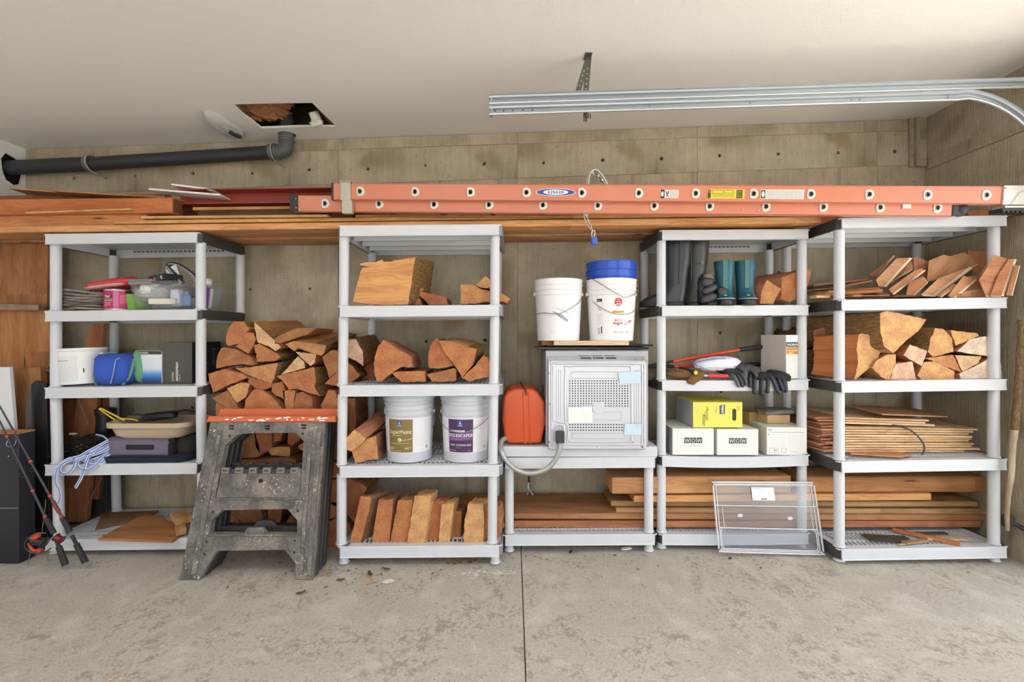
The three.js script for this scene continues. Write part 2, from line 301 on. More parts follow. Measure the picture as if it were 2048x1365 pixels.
// ceiling lamps out of view, placed to light the shelf fronts evenly
LAMP_SPOTS.forEach(([x, z], li) => {
  const y = ceilY(x) - 0.05, t = thing('unseen_ceiling_light', `unseen ceiling light with a flat glowing diffuser, placed to light the shelf fronts, ${li < 3 ? 'front' : 'rear'} row, ${['left', 'middle', 'right'][li % 3]} one`, 'light', [x, y, z], 'unseen ceiling lights above the camera');
  mesh('housing', box(1.3, 0.06, 0.4, 0, 0.01, 0, 0.01), plastic(0xf2f2f0), t);
  const m = new THREE.MeshStandardMaterial({ color: 0xffffff, emissive: LAMP_COLOUR, emissiveIntensity: 2.0 });
  mesh('diffuser', box(1.24, 0.012, 0.34, 0, -0.024, 0, 0.003), m, t);
  const l = new THREE.RectAreaLight(LAMP_COLOUR, LAMP_LEVEL, 1.24, 0.34); l.name = 'unseen_lamp_glow'; l.position.set(0, -0.034, 0); l.rotation.x = -Math.PI / 2; t.add(l);
});

// drain pipe under the ceiling
{
  const z = 0.085, t = thing('drain_pipe', 'black plastic drain pipe running below the ceiling along the concrete wall', 'pipe'), dk = M(0x34363a, { rough: 0.55 }), gr = M(0x6a6c6c, { rough: 0.6 });
  const A = P(14, 336, z), B = P(180, 328.5, z), Cc = P(545, 305, z), D = P(573, 299, z);
  mesh('pipe', join([rod(A, B, 0.047, 0.047, 24), rod(B, Cc, 0.044, 0.044, 24)]), dk, t);
  const up = V(D.x, ceilY(D.x) + 0.12, z);
  mesh('elbow', join([tube([Cc, P(556, 304, z), P(568, 300, z), V(D.x - 0.004, Y(292, z), z), V(D.x, Y(283, z), z)], 0.0475, 20, 20), rod(V(D.x, Y(284, z), z), up, 0.046, 0.046, 20)]), M(0x5a5d60, { rough: 0.5 }), t);
  for (const [a, b] of [[P(176, 328.8, z), P(181, 328.4, z)], [P(541, 305.2, z), P(546, 304.8, z)], [P(553, 304.6, z), P(556, 304.2, z)]]) mesh('collar', rod(a, b, 0.053, 0.053, 24), gr, t);
  for (const py of [279, 284]) mesh('collar', rod(V(D.x, Y(py, z), z), V(D.x, Y(py - 3, z), z), 0.051, 0.051, 20), gr, t);
  for (const px of [185, 549]) { const c = P(px, px < 300 ? 328 : 305, z); mesh('strap', join([tube([V(c.x, c.y + 0.05, 0.01), V(c.x, c.y + 0.05, z + 0.03), V(c.x, c.y, z + 0.056), V(c.x + 0.005, c.y - 0.052, z + 0.02), V(c.x + 0.02, c.y - 0.062, 0.01)], 0.006, 20, 6), rod(V(c.x + 0.02, c.y - 0.064, 0), V(c.x + 0.02, c.y - 0.064, 0.022), 0.01)]), M(0x9c9c98, { rough: 0.5 }), t); }
}
// overhead-door track: two galvanised channels, the lower bending down at the right, a hanger strap
{
  const z = 0.84, k = kAt(z), t = thing('door_track', 'pair of galvanised overhead door tracks hung below the ceiling', 'door track'), gal = M(0xb9c0c6, { rough: 0.38, metal: 0.75 });
  const prof = [[0.026, 0.026], [0.02, 0.027], [0.018, 0.024], [0.018, 0.012], [0.0, 0.012], [0.0, -0.012], [0.018, -0.012], [0.018, -0.024], [0.02, -0.027], [0.026, -0.026], [0.028, -0.02], [0.023, -0.018], [0.021, -0.009], [0.003, -0.009], [0.003, 0.009], [0.021, 0.009], [0.023, 0.018], [0.028, 0.02]];
  const sweep = (pts) => loft(pts.map((p, i) => { const a = pts[Math.max(0, i - 1)], b = pts[Math.min(pts.length - 1, i + 1)], d = b.clone().sub(a).normalize(), nrm = V(-d.y, d.x, 0); return prof.map(([pz, py]) => p.clone().addScaledVector(nrm, py).add(V(0, 0, pz))); }));
  const x0 = X(979, z), yU = (x) => Y(203, z) + (x - x0) * 0.031, yL = (x) => Y(224.5, z) + (x - x0) * 0.031;
  mesh('track_rail', toCreasedNormals(sweep([V(x0, yU(x0), z), V(1, yU(1), z), V(2.84, yU(2.84), z)]), 0.5), gal, t);
  const pts = []; for (let i = 0; i <= 6; i++) { const x = x0 + (2.24 - x0) * i / 6; pts.push(V(x, yL(x), z)); }
  for (let i = 1; i <= 14; i++) { const a = i / 14 * Math.PI / 2; pts.push(V(2.24 + 0.5 * Math.sin(a), yL(2.24) - 0.5 + 0.5 * Math.cos(a) + 0.01, z)); }
  for (const y of [1.2, 0.1]) pts.push(V(2.745, y, z));
  mesh('track_rail', toCreasedNormals(sweep(pts), 0.5), gal, t);
  mesh('end_plate', box(0.012, 0.105, 0.03, x0 + 0.01, (yU(x0) + yL(x0)) / 2, z + 0.004), gal, t);
  const slots = []; for (const px of [990, 1007, 1026, 1046, 1065]) slots.push(at(new THREE.CylinderGeometry(0.006, 0.006, 0.004, 10), X(px, z + 0.02), yL(X(px, z)) , z + 0.005, Math.PI / 2)); 
  mesh('slot', slots, M(0x5d6266), t);
  for (const px of [1085, 1100, 1300, 1500, 1702, 1718, 1895]) mesh('bolt', at(new THREE.SphereGeometry(0.006, 10, 6), X(px, z), yL(X(px, z)), z + 0.006), gal, t);
  // perforated hanger strap
  const hx = X(1166, z), g = [], dk = M(0x6b6a62, { rough: 0.5, metal: 0.6 }), yc = ceilY(hx);
  const strip = (ax, ay, bx, by, w, zz) => { const dx = bx - ax, dy = by - ay, L = Math.hypot(dx, dy), hs = []; for (let s = 0.02; s < L - 0.01; s += 0.026) hs.push(circ(s, 0, 0.0045, 8)); const e = extr([[0, -w / 2], [L, -w / 2], [L, w / 2], [0, w / 2]], 0.002, 0, hs); e.rotateZ(Math.atan2(dy, dx)); e.translate(ax, ay, zz); return e; };
  mesh('hanger_strap', join([strip(hx + 0.014, yU(hx) + 0.03, hx + 0.03, yc, 0.028, z - 0.003), strip(hx - 0.03, yU(hx) + 0.02, hx + 0.022, yc - 0.02, 0.026, z + 0.002), plain(0.035, 0.003, 0.06, hx + 0.025, yc - 0.002, z), plain(0.02, 0.12, 0.003, hx + 0.012, yL(hx) - 0.0, z - 0.004)]), dk, t);
  mesh('hanger_bolt', join([rod(V(hx + 0.02, yL(hx) - 0.024, z + 0.01), V(hx + 0.02, yL(hx) - 0.045, z + 0.01), 0.008), rod(V(hx + 0.035, yL(hx) - 0.03, z + 0.012), V(hx + 0.035, yL(hx) - 0.052, z + 0.012), 0.004)]), dk, t);
  mesh('mounting_angle', box(0.03, 0.09, 0.07, 2.845, yU(2.84) + 0.01, z - 0.01), dk, t);
}

// ---------------------------------------------------------------- shelving units
const white = M(0xd9dce0, { rough: 0.45, map: T.scuff }), capDark = M(0x3b3a38, { rough: 0.5 }), capGrey = M(0x8a8d94, { rough: 0.45 });
function unit(label, xL, xR, z0, z1, tops, o = {}) {
  const t = thing('shelving_unit', label, 'shelving unit'), w = xR - xL, d = z1 - z0, cx = (xL + xR) / 2, cz = (z0 + z1) / 2, H = 0.062, ch = 0.03, ins = o.inset ?? [0.045, 0.045];
  const cap = o.cap ?? capDark, drop = [];
  tops.forEach((Yt, i) => {
    const sag = o.sag?.[i] ?? 0, bend = (g) => { const p = g.attributes.position; for (let q = 0; q < p.count; q++) { const u = (p.getX(q) - cx) / (w / 2); p.setY(q, p.getY(q) - sag * Math.max(0, 1 - u * u) + (o.tilt ?? 0) * (p.getX(q) - cx)); } g.computeVertexNormals(); return g; };
    const lip = (z, s) => { // lip with a small flare at the foot, rounded top edge
      const pr = [[-0.006, 0.0], [-0.002, -0.0005], [0.0, -0.003], [0.001, -H + 0.006], [0.004, -H + 0.002], [0.004, -H], [-0.008, -H], [-0.006, -H + 0.006]].map(([a, b]) => [a * s, b]);
      const N = 12, rings = []; for (let q = 0; q <= N; q++) { const x = xL + ch * 0.72 + (w - ch * 1.44) * q / N; rings.push(pr.map(([a, b]) => V(x, Yt + b, z + a))); }
      const g = loft(s > 0 ? rings : rings.reverse()); return toCreasedNormals(bend(g), 0.6);
    };
    const parts = [lip(z1, 1), lip(z0, -1)];
    const seg = (g) => bend(g);
    const sx = (ww, hh, dd, x, y, z) => seg(new THREE.BoxGeometry(ww, hh, dd, 10, 1, 1).translate(x, y, z));
    const solid = o.solid?.[i];
    if (solid) parts.push(sx(w - 0.02, 0.006, d - 0.01, cx, Yt - 0.005, cz));
    else { parts.push(sx(w - 0.02, 0.006, 0.05, cx, Yt - 0.005, z1 - 0.03), sx(w - 0.02, 0.006, 0.05, cx, Yt - 0.005, z0 + 0.03)); for (const s of [-1, 1]) parts.push(sx(0.06, 0.006, d - 0.02, cx + s * (w / 2 - 0.035), Yt - 0.005, cz)); }
    const ribs = o.ribs?.[i] ?? 2;
    for (let q = 1; q <= ribs; q++) parts.push(sx(w - 0.1, solid ? 0.05 : 0.03, 0.012, cx, Yt - (solid ? 0.032 : 0.02), z1 - d * q / (ribs + 1)));
    const panel = mesh('shelf_panel', join(parts.map((g) => boxUV(g, 'x'))), white, t);
    if (!solid) { const bars = [], nb = Math.round((w - 0.12) / 0.0252); for (let q = 0; q <= nb; q++) { const x = xL + 0.06 + (w - 0.12) * q / nb; bars.push(seg(new THREE.BoxGeometry(0.0075, 0.011, d - 0.09).translate(x, Yt - 0.0075, cz))); }
      for (let q = 1; q <= 4; q++) bars.push(sx(w - 0.1, 0.009, 0.016, cx, Yt - 0.0072, z0 + d * q / 5));
      mesh('deck_grid', join(bars), white, panel); }
    else if (o.teeth?.[i]) { const tt = []; for (let q = 0; q < 22; q++) tt.push(seg(new THREE.BoxGeometry(0.014, 0.012, 0.004).translate(xL + 0.16 + q * (w - 0.32) / 21, Yt - 0.022, z0 + 0.014))); mesh('rib_tooth', join(tt), M(0x6f6d69), panel); }
    for (const s of [-1, 1]) { // dark end rails with chamfered corners
      const xe = s < 0 ? xL : xR, q = (a, b) => [xe - s * a, -(b)];
      const o1 = [q(ch, z1 - 0.0005), q(0.006, z1 - ch * 0.8), q(0.002, z1 - ch * 1.4), q(0.002, z0 + ch), q(ch, z0)], i1 = [q(ch, z0 + 0.012), q(0.016, z0 + ch + 0.006), q(0.016, z1 - ch * 1.5), q(ch, z1 - 0.014)];
      const g = extr(o1.concat(i1), H - 0.003, 0); g.rotateX(-Math.PI / 2); g.translate(0, Yt - H + 0.002 + (o.tilt ?? 0) * (xe - cx), 0);
      mesh('end_rail', toCreasedNormals(g, 0.4), s < 0 ? (o.capL ?? cap) : (o.capR ?? cap), panel);
      mesh('inner_side', plain(0.005, H - 0.008, d - 0.1, xe - s * 0.0195, Yt - H / 2 + (o.tilt ?? 0) * (xe - cx), cz), white, panel);
    }
  });
  const lz = [z0 + 0.04, z1 - 0.042], lx = [xL + ins[0], xR - ins[1]], bow = o.bow;
  for (const z of lz) for (const [xi, x] of lx.entries()) {
    for (let i = 0; i < tops.length; i++) {
      const yt = (q) => tops[q] + (o.tilt ?? 0) * (x - cx) - H, dx = (y) => bow ? bow(xi, z, y) : 0;
      if (i < tops.length - 1) { const a = yt(i + 1) + H - 0.004, b = yt(i) + 0.008; const g = rod(V(x + dx(a), a, z), V(x + dx(b), b, z), 0.0265, 0.0265, 20); const c1 = at(lathe([[0.0265, 0], [0.031, 0], [0.031, 0.006], [0.0265, 0.008]], 20), x + dx(a), a + 0.003, z); mesh('leg', [g, c1].map((q) => boxUV(q, 'y')), white, t); }
      else if (o.feet !== 0) { const a = 0, b = yt(i) + 0.01; mesh('foot', boxUV(at(lathe([[0, 0], [0.03, 0], [0.031, 0.006], [0.025, 0.012], [0.024, b], [0, b]], 18), x, a, z), 'y'), white, t); }
    }
  }
  return t;
}
const Yz = (z, ...py) => py.map((p) => Y(p, z));
const U1 = { z1: 0.528, z0: 0.06 }, U2 = { z1: 0.643, z0: 0.05 }, U3 = { z1: 0.50, z0: 0.05 }, U4 = { z1: 0.46, z0: 0.03 }, U5 = { z1: 0.622, z0: 0.05 };
U1.t = Yz(U1.z1, 466, 620.5, 774, 928.5); U1.t.push(0.098);
U2.t = Yz(U2.z1, 449.5, 611, 770, 932, 1093);
U3.t = [Y(894, U3.z1), Y(915.5, U3.z1), Y(1070, U3.z1)];
U4.t = Yz(U4.z1, 459, 611, 760, 911, 1068.5);
U5.t = Yz(U5.z1, 433, 597, 761, 921); U5.t.push(Y(1097, U5.z1));
unit('white plastic shelving unit on the left with paint, boxes and blue rope', X(83, U1.z1), X(401, U1.z1), U1.z0, U1.z1, U1.t, { solid: [1, 1], ribs: [0, 0, 2, 2, 2], teeth: [1], tilt: 0.012, inset: [0.042, 0.026], capL: capDark,
  bow: (xi, z, y) => (z > 0.3 ? (xi ? 0.014 : 0.02) : 0.02) * ss(0.95, 0.05, y) * (y < 0.95 ? 1 : 0) + 0 });
unit('white plastic shelving unit holding firewood and two paint buckets', X(672, U2.z1), X(1006, U2.z1), U2.z0, U2.z1, U2.t, { solid: [1, 1], ribs: [3, 3, 2, 2, 2], tilt: 0.008, inset: [0.03, 0.045], cap: capGrey, bow: (xi, z, y) => (z > 0.3 ? -0.016 : -0.016) * ss(1.8, 0.1, y) });
{ const t = unit('low white plastic shelving unit under the silver oven', X(1003, U3.z1), X(1317, U3.z1), U3.z0, U3.z1, U3.t.slice(1), { solid: [1, 0], ribs: [2, 2], tilt: 0.006, inset: [0.045, 0.045] }); 
  const g = box(0.905, 0.062, 0.44, X(1160, U3.z1), U3.t[0] - 0.03, 0.28, 0.006); tag(mesh('shelf_panel', boxUV(g, 'x'), white), 'loose white shelf panel laid on the low unit under the oven', 'shelf'); }
unit('white plastic shelving unit with rubber boots, gloves and boxes', X(1317, U4.z1), X(1624, U4.z1), U4.z0, U4.z1, U4.t, { solid: [1, 1], ribs: [0, 0, 2, 2, 2], teeth: [1], tilt: 0.006, sag: [0, 0, 0.004, 0.012, 0.004], inset: [0.03, 0.035] });
unit('white plastic shelving unit on the right with shingles and pale firewood', X(1676, U5.z1), X(2021, U5.z1), U5.z0, U5.z1, U5.t, { solid: [1, 1], ribs: [3, 3, 2, 2, 2], tilt: 0.016, inset: [0.036, 0.05] });
// ---------------------------------------------------------------- timber
const END = { tan: endGrain(0xcc9868), orange: endGrain(0xc3855a), light: endGrain(0xe2c29c), pink: endGrain(0xe6c6b0), red: endGrain(0xb87852), brown: endGrain(0xb07c54), white: endGrain(0xf4e6d6), gold: endGrain(0xdcb07c) };
const SIDE = { red: wood(0xb87a5a), brown: wood(0xa8764c), tan: wood(0xcf9c64), dark: wood(0x8e664a), gold: wood(0xdcae70) };
const BARK = bark(0xa88a5c), BARKD = bark(0xa88c68);
// a sawn board lying along x: pixel of its two lower front corners at depth z, thickness h, depth d
function board(name, label, col, [ax, ay], [bx, by], z, h, d, o = {}) {
  const A = P(ax, ay, z), B = P(bx, by, o.zb ?? z), L = A.distanceTo(B), r = Math.min(o.r ?? 0.003, h / 3);
  const body = box(L, h, d, L / 2, h / 2, -d / 2, r, 'x'), ends = [0, L].map((x, i) => { const g = new THREE.PlaneGeometry(d - 2 * r, h - 2 * r); g.rotateY(i ? Math.PI / 2 : -Math.PI / 2); g.translate(x + (i ? 0.0004 : -0.0004), h / 2, -d / 2); return g; });
  const g = mergeGeometries([body.toNonIndexed ? (body.index ? body.toNonIndexed() : body) : body, join(ends)].map((q) => { q.clearGroups(); return q; }), true);
  const m = mesh(name, g, [o.mat ?? wood(col, 0.7), endGrain(o.end ?? col)]); m.position.copy(A);
  const dir = B.clone().sub(A).normalize(); m.quaternion.setFromUnitVectors(V(1, 0, 0), dir); if (o.rx) m.rotateX(o.rx);
  tag(m, label, 'timber', o.group); return m;
}
{ // stack across the tops of the shelving units
  const yb = (x) => 1.903 + 0.0122 * x, zs = [0.515, 0.385, 0.255, 0.13];
  zs.forEach((z, i) => { const x0 = WL + 0.06 + i * 0.03, x1 = 1.79 - i * 0.05, k = kAt(z); const py = (x) => HORIZON - (yb(x) + [0, 0.007, 0.001, 0.008][i] - EYE) * k;
    board('plank', ['long orange plank forming the front edge of the overhead timber stack', 'second long plank under the overhead stack, behind its front plank', 'third long plank under the overhead stack, towards the wall', 'long plank under the overhead stack, right against the concrete wall'][i], [0xe2a66e, 0xd09a6c, 0xd8a478, 0xc89068][i], [1024 + x0 * k, py(x0)], [1024 + x1 * k, py(x1)], z, 0.038 - 0.004 * (i % 2), 0.114, { r: 0.005 }); });
  board('plank', 'thinner yellow-brown plank lying along the front of the overhead stack', 0xe2ae6c, [227, 448.3], [1642, 431.5], 0.49, 0.021, 0.12);
  board('beam', 'thick reddish timber beam with a square end, uppermost at the left of the overhead stack', 0xc97a48, [-110, 430.5], [345, 426], 0.505, 0.09, 0.085, { r: 0.005, end: 0x7a5030 });
  board('beam', 'reddish timber beam beneath the thick square-ended one', 0xd8975f, [-110, 456.5], [292, 451.5], 0.478, 0.07, 0.1, { r: 0.005 });
  board('timber_block', 'broad brown timber behind the square-ended beam, mostly hidden', 0x9c6440, [-40, 425], [330, 420], 0.38, 0.1, 0.3, { end: 0x7a5030 });
  board('lath', 'thin yellow strip of wood slanting in front of the thick reddish beam', 0xe6b87c, [50, 427], [262, 419.5], 0.53, 0.009, 0.025, { rx: 0 });
  board('lath', 'thin pale strip of wood on the yellow plank, left of the red channel', 0xe0b878, [282, 437.3], [655, 434], 0.5, 0.015, 0.06);
  board('lath', 'narrow weathered strip of wood just under the red channel', 0xb88a58, [385, 420.5], [600, 418], 0.46, 0.018, 0.11);
  board('timber_block', 'dark timber piece packed under the red channel', 0x5c3c28, [395, 434], [640, 431], 0.44, 0.05, 0.2);
  board('plank', 'thin board lying under the middle of the ladder', 0xb88850, [710, 434], [1147, 436.5], 0.5, 0.014, 0.14);
  board('timber_block', 'dark timber block under the left part of the ladder', 0x6a442c, [655, 437], [705, 436.5], 0.44, 0.05, 0.1);
  board('plank', 'brown board behind the right shelving unit, above it', 0xa8683c, [1936, 433], [2040, 431.5], 0.61, 0.035, 0.09);
  // thin plywood offcuts and white trim on top
  board('offcut_board', 'thin brown plywood offcut sticking out at the left end of the timber stack', 0xb9895a, [17, 378], [160, 389], 0.46, 0.008, 0.11, { r: 0.001 });
  board('offcut_board', 'longer thin plywood offcut overlapping another on the timber stack', 0xb48658, [106, 383], [352, 398], 0.49, 0.009, 0.14, { r: 0.001 });
  board('offcut_board', 'lower white trim board lying on top of the timber stack', 0xf2ece2, [297, 380], [440, 391.5], 0.46, 0.011, 0.1, { r: 0.001, mat: M(0xece8e2, { rough: 0.6 }) });
  board('offcut_board', 'upper white trim board lying on top of the timber stack', 0xf6f0e8, [342, 370.5], [424, 381], 0.44, 0.011, 0.09, { r: 0.001, mat: M(0xece8e2, { rough: 0.6 }) });
  const ch = [[0, 0], [0.09, 0], [0.09, 0.006], [0.006, 0.006], [0.006, 0.084], [0.09, 0.084], [0.09, 0.09], [0, 0.09]].map(([a, b]) => [-a, b]);
  const g = barX(ch, 0, 1.2); const m = mesh('channel_beam', g, M(0x9a3c2c, { rough: 0.5 })); m.position.copy(P(362, 417, 0.35)); m.rotation.z = 0.012; tag(m, 'dark red metal channel lying between the square-ended beam and the ladder', 'metal channel');
}
{ // lumber stored on the bottom shelves, right half
  const B = (label, col, a, b, z, h, d, o) => board('lumber_board', label, col, a, b, z, h, d, o);
  B('lowest long reddish board on the bottom shelves', 0xb5764f, [905, 1056], [1963, 1055.5], 0.40, 0.040, 0.33);
  B('second long board up, with a dusty broad top, on the bottom shelves', 0xb08058, [912, 1038], [1981, 1042], 0.405, 0.034, 0.34, { end: 0x9a6a48 });
  B('weathered board third from the bottom of the right-hand lumber stack', 0xb89468, [1232, 1029], [1969, 1030.5], 0.385, 0.037, 0.26);
  B('short grey-brown board end showing below the overhanging top beam', 0xa98658, [1222, 1013], [1700, 1014], 0.36, 0.032, 0.22);
  B('weathered board with a rounded right end in the right lumber stack', 0xb49262, [1690, 1015.5], [1958, 1015.5], 0.39, 0.036, 0.2, { r: 0.01 });
  B('clean orange board under the top beam of the lumber stack', 0xdfa466, [1268, 1005.5], [1863, 1001], 0.42, 0.041, 0.12);
  B('thick tan beam with a pale end on the lumber stack under the oven shelf', 0xc99664, [1224, 988.5], [1582, 986], 0.43, 0.099, 0.2, { end: 0xe0b078 });
  B('thick brown beam with a rounded end at the right of the lumber stack', 0xba8450, [1596, 987.5], [1980, 986.5], 0.41, 0.098, 0.2, { r: 0.018 });
  B('loose reddish board end lying on the floor under the low unit', 0xa0694a, [1098, 1098], [1184, 1098], 0.40, 0.02, 0.1);
}

// ---------------------------------------------------------------- ladder
{
  const t = thing('extension_ladder', 'long orange fibreglass extension ladder lying flat on the timber stack', 'ladder');
  const fg = M(0xd67f5c, { rough: 0.34, clear: 0.5, map: T.scuff }), alu = M(0xd8d4ca, { rough: 0.42, metal: 0.55 }), rungM = M(0xb9b6ae, { rough: 0.4, metal: 0.7 }), blk = M(0x2e2e30, { rough: 0.55 });
  const D = (cx, cy, s, n = 12) => { const o = [[cx - s * 0.62, cy - s * 0.85], [cx - s * 0.2, cy - s]]; for (let i = 0; i <= n; i++) { const a = -Math.PI / 2 + Math.PI * i / n; o.push([cx + s * 0.95 * Math.cos(a), cy + s * Math.sin(a)]); } o.push([cx - s * 0.62, cy + s * 0.85], [cx - s * 0.75, cy]); return o; };
  const yaw = 0.045, roll = 0.07;
  function section(x0, x1, yc, zc, rungPx, zoff, far, hh) { // rails are C channels with the web outwards
    const L = x1 - x0, rungs = rungPx.map((x) => x - x0), holes = rungs.map((x) => D(x, 0, 0.0135)), rail = (z, s) => {
      const web = extr([[0, -hh], [L, -hh], [L, hh], [0, hh]], 0.005, 0.001, holes); web.translate(0, 0, z + (s > 0 ? -0.005 : 0));
      const fl = [-hh + 0.0025, hh - 0.0025].map((y) => plain(L, 0.005, 0.03, L / 2, y, z - s * 0.016, 'x'));
      return [web, ...fl];
    };
    const g = new THREE.Group(); g.name = 'ladder_section'; g.position.set(x0, yc, zc); g.rotation.y = -yaw; g.rotation.x = roll; t.add(g);
    g.rotation.z = -0.0165;
    mesh('rail', join(rail(0, 1).map((q) => boxUV(q, 'x'))), fg, g); mesh('rail', join(rail(-far, -1).map((q) => boxUV(q, 'x'))), fg, g);
    for (const x of rungs) {
      const tb = extr(D(x, 0, 0.0155), far + 0.008, 0, [D(x, 0, 0.0122)]); tb.translate(0, 0, -far - 0.002); mesh('rung', tb, rungM, g);
      const ring = extr(D(x, 0, 0.0275, 14), 0.007, 0.002, [D(x, 0, 0.0145)]); ring.translate(0, 0, -0.001); mesh('rung_collar', ring, alu, g);
    }
    return g;
  }
  const zU = 0.60, zL = 0.555, up = [720, 830, 941, 1053, 1164, 1278, 1392, 1508, 1623, 1740, 1857, 1975], lo = [650, 758, 868, 978, 1086, 1196, 1309, 1420, 1533, 1648, 1762, 1877];
  const xOf = (px, z0, x0) => { let x = X(px, z0); for (let i = 0; i < 6; i++) x = X(px, z0 + (x - x0) * Math.tan(yaw)); return x; };
  const xu0 = X(666, zU), xl0 = X(582, zL), xu1 = xOf(2009, zU, xu0), xl1 = xOf(1912, zL, xl0);
  const A = section(xu0, xu1, Y(383, zU), zU, up.map((p) => xOf(p, zU, xu0)), 0, 0.42, 0.0465);
  const B = section(xl0, xl1, Y(407, zL), zL, lo.map((p) => xOf(p, zL, xl0)), 0, 0.34, 0.045);
  const LA = xu1 - xu0, LB = xl1 - xl0;
  mesh('guide_bracket', join([box(0.058, 0.1, 0.004, 0.073, 0, 0.004, 0.001), box(0.058, 0.075, 0.03, 0.08, -0.085, -0.01, 0.003), box(0.062, 0.006, 0.03, 0.073, 0.055, -0.008, 0.001)]), M(0xb8b2a4, { rough: 0.5, metal: 0.3 }), A);
  mesh('end_cap', box(0.012, 0.094, 0.034, -0.004, 0, -0.014, 0.002), blk, A);
  mesh('end_cap', [box(0.042, 0.092, 0.008, 0.02, 0, 0.001, 0.002), box(0.012, 0.092, 0.036, 0, 0, -0.014, 0.002)], blk, B);
  mesh('end_cap', [box(0.05, 0.084, 0.008, LB + 0.015, 0, 0.0, 0.003), at(new THREE.SphereGeometry(0.036, 16, 10), LB + 0.045, -0.006, -0.02)], blk, B);
  mesh('rivet', [0, 1, 2, 3].flatMap((i) => [-0.025, 0.025].map((y) => at(new THREE.SphereGeometry(0.0035, 8, 5), 0.032 + (i ? 0.04 * i + 0.03 : 0), y, 0.0055))), alu, B);
  mesh('rivet', [2.075, 2.155].flatMap((x) => [-0.02, 0.022].map((y) => at(new THREE.SphereGeometry(0.004, 8, 5), x + 0.45, y, 0.002))), alu, B);
  mesh('small_plate', box(0.045, 0.034, 0.004, xOf(1815, zL, xl0) - xl0, 0.012, 0.003, 0.002), alu, B);
  // swivel foot at the right
  const foot = mesh('foot', [extr([[0, -0.05], [0.11, -0.05], [0.125, -0.03], [0.125, 0.05], [0, 0.05]], 0.01, 0.002), box(0.2, 0.012, 0.07, 0.105, -0.062, -0.02, 0.003), box(0.12, 0.006, 0.012, 0.06, 0.034, 0.012), extr([[0.035, -0.05], [0.06, -0.05], [0.085, 0.0], [0.12, 0.02], [0.12, 0.034], [0.075, 0.012], [0.05, -0.025]], 0.014, 0.002)], alu, A); foot.position.set(LA - 0.002, 0, 0);
  mesh('foot_tread', join([box(0.2, 0.014, 0.075, 0, 0, 0, 0.002), ...[...Array(9)].map((_, i) => plain(0.011, 0.012, 0.075, -0.09 + i * 0.0225, -0.01, 0))]), blk, foot).position.set(0.09, -0.077, -0.02);
  // stickers
  const label = (w, h, px, dy, draw, par = A, z = 0.0008) => { const q = mesh('label', box(w, h, 0.0012, 0, 0, 0, 0), M(0xe8e6e0), par), f = mesh('print', new THREE.PlaneGeometry(w, h), print(canvasTex(512, Math.round(512 * h / w), draw), 0.45), q); f.position.z = 0.0008; q.position.set(xOf(px, zU, xu0) - xu0, dy, z); return q; };
  { // oval brand badge, upside down because the ladder lies flipped
    const ov = (a, b) => Array.from({ length: 40 }, (_, i) => [a * Math.cos(i / 20 * Math.PI), b * Math.sin(i / 20 * Math.PI)]);
    const g = extr(ov(0.108, 0.021), 0.0012, 0); const q = mesh('badge', g, M(0xf2f2f2, { rough: 0.4 }), A); q.position.set(xOf(1112, zU, xu0) - xu0, 0.002, 0.0004);
    const f = mesh('print', new THREE.ShapeGeometry(shp(ov(0.104, 0.0185))), print(canvasTex(1024, 182, (c, w, h) => { c.translate(w, h); c.rotate(Math.PI); c.fillStyle = '#2b45a4'; c.fillRect(0, 0, w, h); c.fillStyle = '#f4f4f4'; c.beginPath(); c.ellipse(w / 2, h / 2, w * 0.33, h * 0.38, 0, 0, 7); c.fill(); c.fillStyle = '#2a2f52'; c.font = 'bold 118px sans-serif'; c.textAlign = 'center'; c.textBaseline = 'middle'; c.save(); c.translate(w / 2, h / 2 + 4); c.scale(0.92, 1); c.fillText('WERNER', 0, 0); c.restore(); }), 0.4), q);
    const uv = f.geometry.attributes.uv, p = f.geometry.attributes.position; for (let i = 0; i < uv.count; i++) uv.setXY(i, p.getX(i) / 0.208 + 0.5, p.getY(i) / 0.037 + 0.5); f.position.z = 0.0016;
  }
  const lines = (c, x, y, w, n, dy, col = '#555', lw = 3) => { c.fillStyle = col; for (let i = 0; i < n; i++) { let q = x; while (q < x + w) { const l = 8 + rnd() * 30; c.fillRect(q, y + i * dy, Math.min(l, x + w - q), lw); q += l + 6; } } };
  label(0.098, 0.046, 1340, -0.004, (c, w, h) => { c.fillStyle = '#d8d4cc'; c.fillRect(0, 0, w, h); c.fillStyle = '#2a2622'; c.fillRect(8, 0, 110, h); c.fillStyle = '#ddd'; c.beginPath(); c.ellipse(58, h / 2, 36, 70, 0, 0, 7); c.fill(); c.strokeStyle = '#222'; c.lineWidth = 20; c.beginPath(); c.moveTo(150, 40); c.lineTo(220, h - 50); c.moveTo(230, 40); c.lineTo(170, h - 60); c.moveTo(160, 110); c.lineTo(240, 90); c.stroke(); lines(c, 270, 20, 230, 14, 15); });
  label(0.198, 0.05, 1453, -0.002, (c, w, h) => { c.fillStyle = '#d9cb35'; c.fillRect(0, 0, w, h); c.fillStyle = '#3a3423'; c.fillRect(6, 6, 44, h - 12); c.fillStyle = '#d94a2a'; c.fillRect(14, 16, 28, 36); c.strokeStyle = '#3a3420'; c.lineWidth = 5; c.strokeRect(70, 14, 150, 44); c.strokeRect(236, 14, 120, 40); lines(c, 70, 70, 300, 3, 16, '#4a4020', 5); c.fillStyle = '#2e2a1a'; c.fillRect(400, 8, 84, h - 16); lines(c, 408, 18, 68, 8, 12, '#d9cb35', 3); });
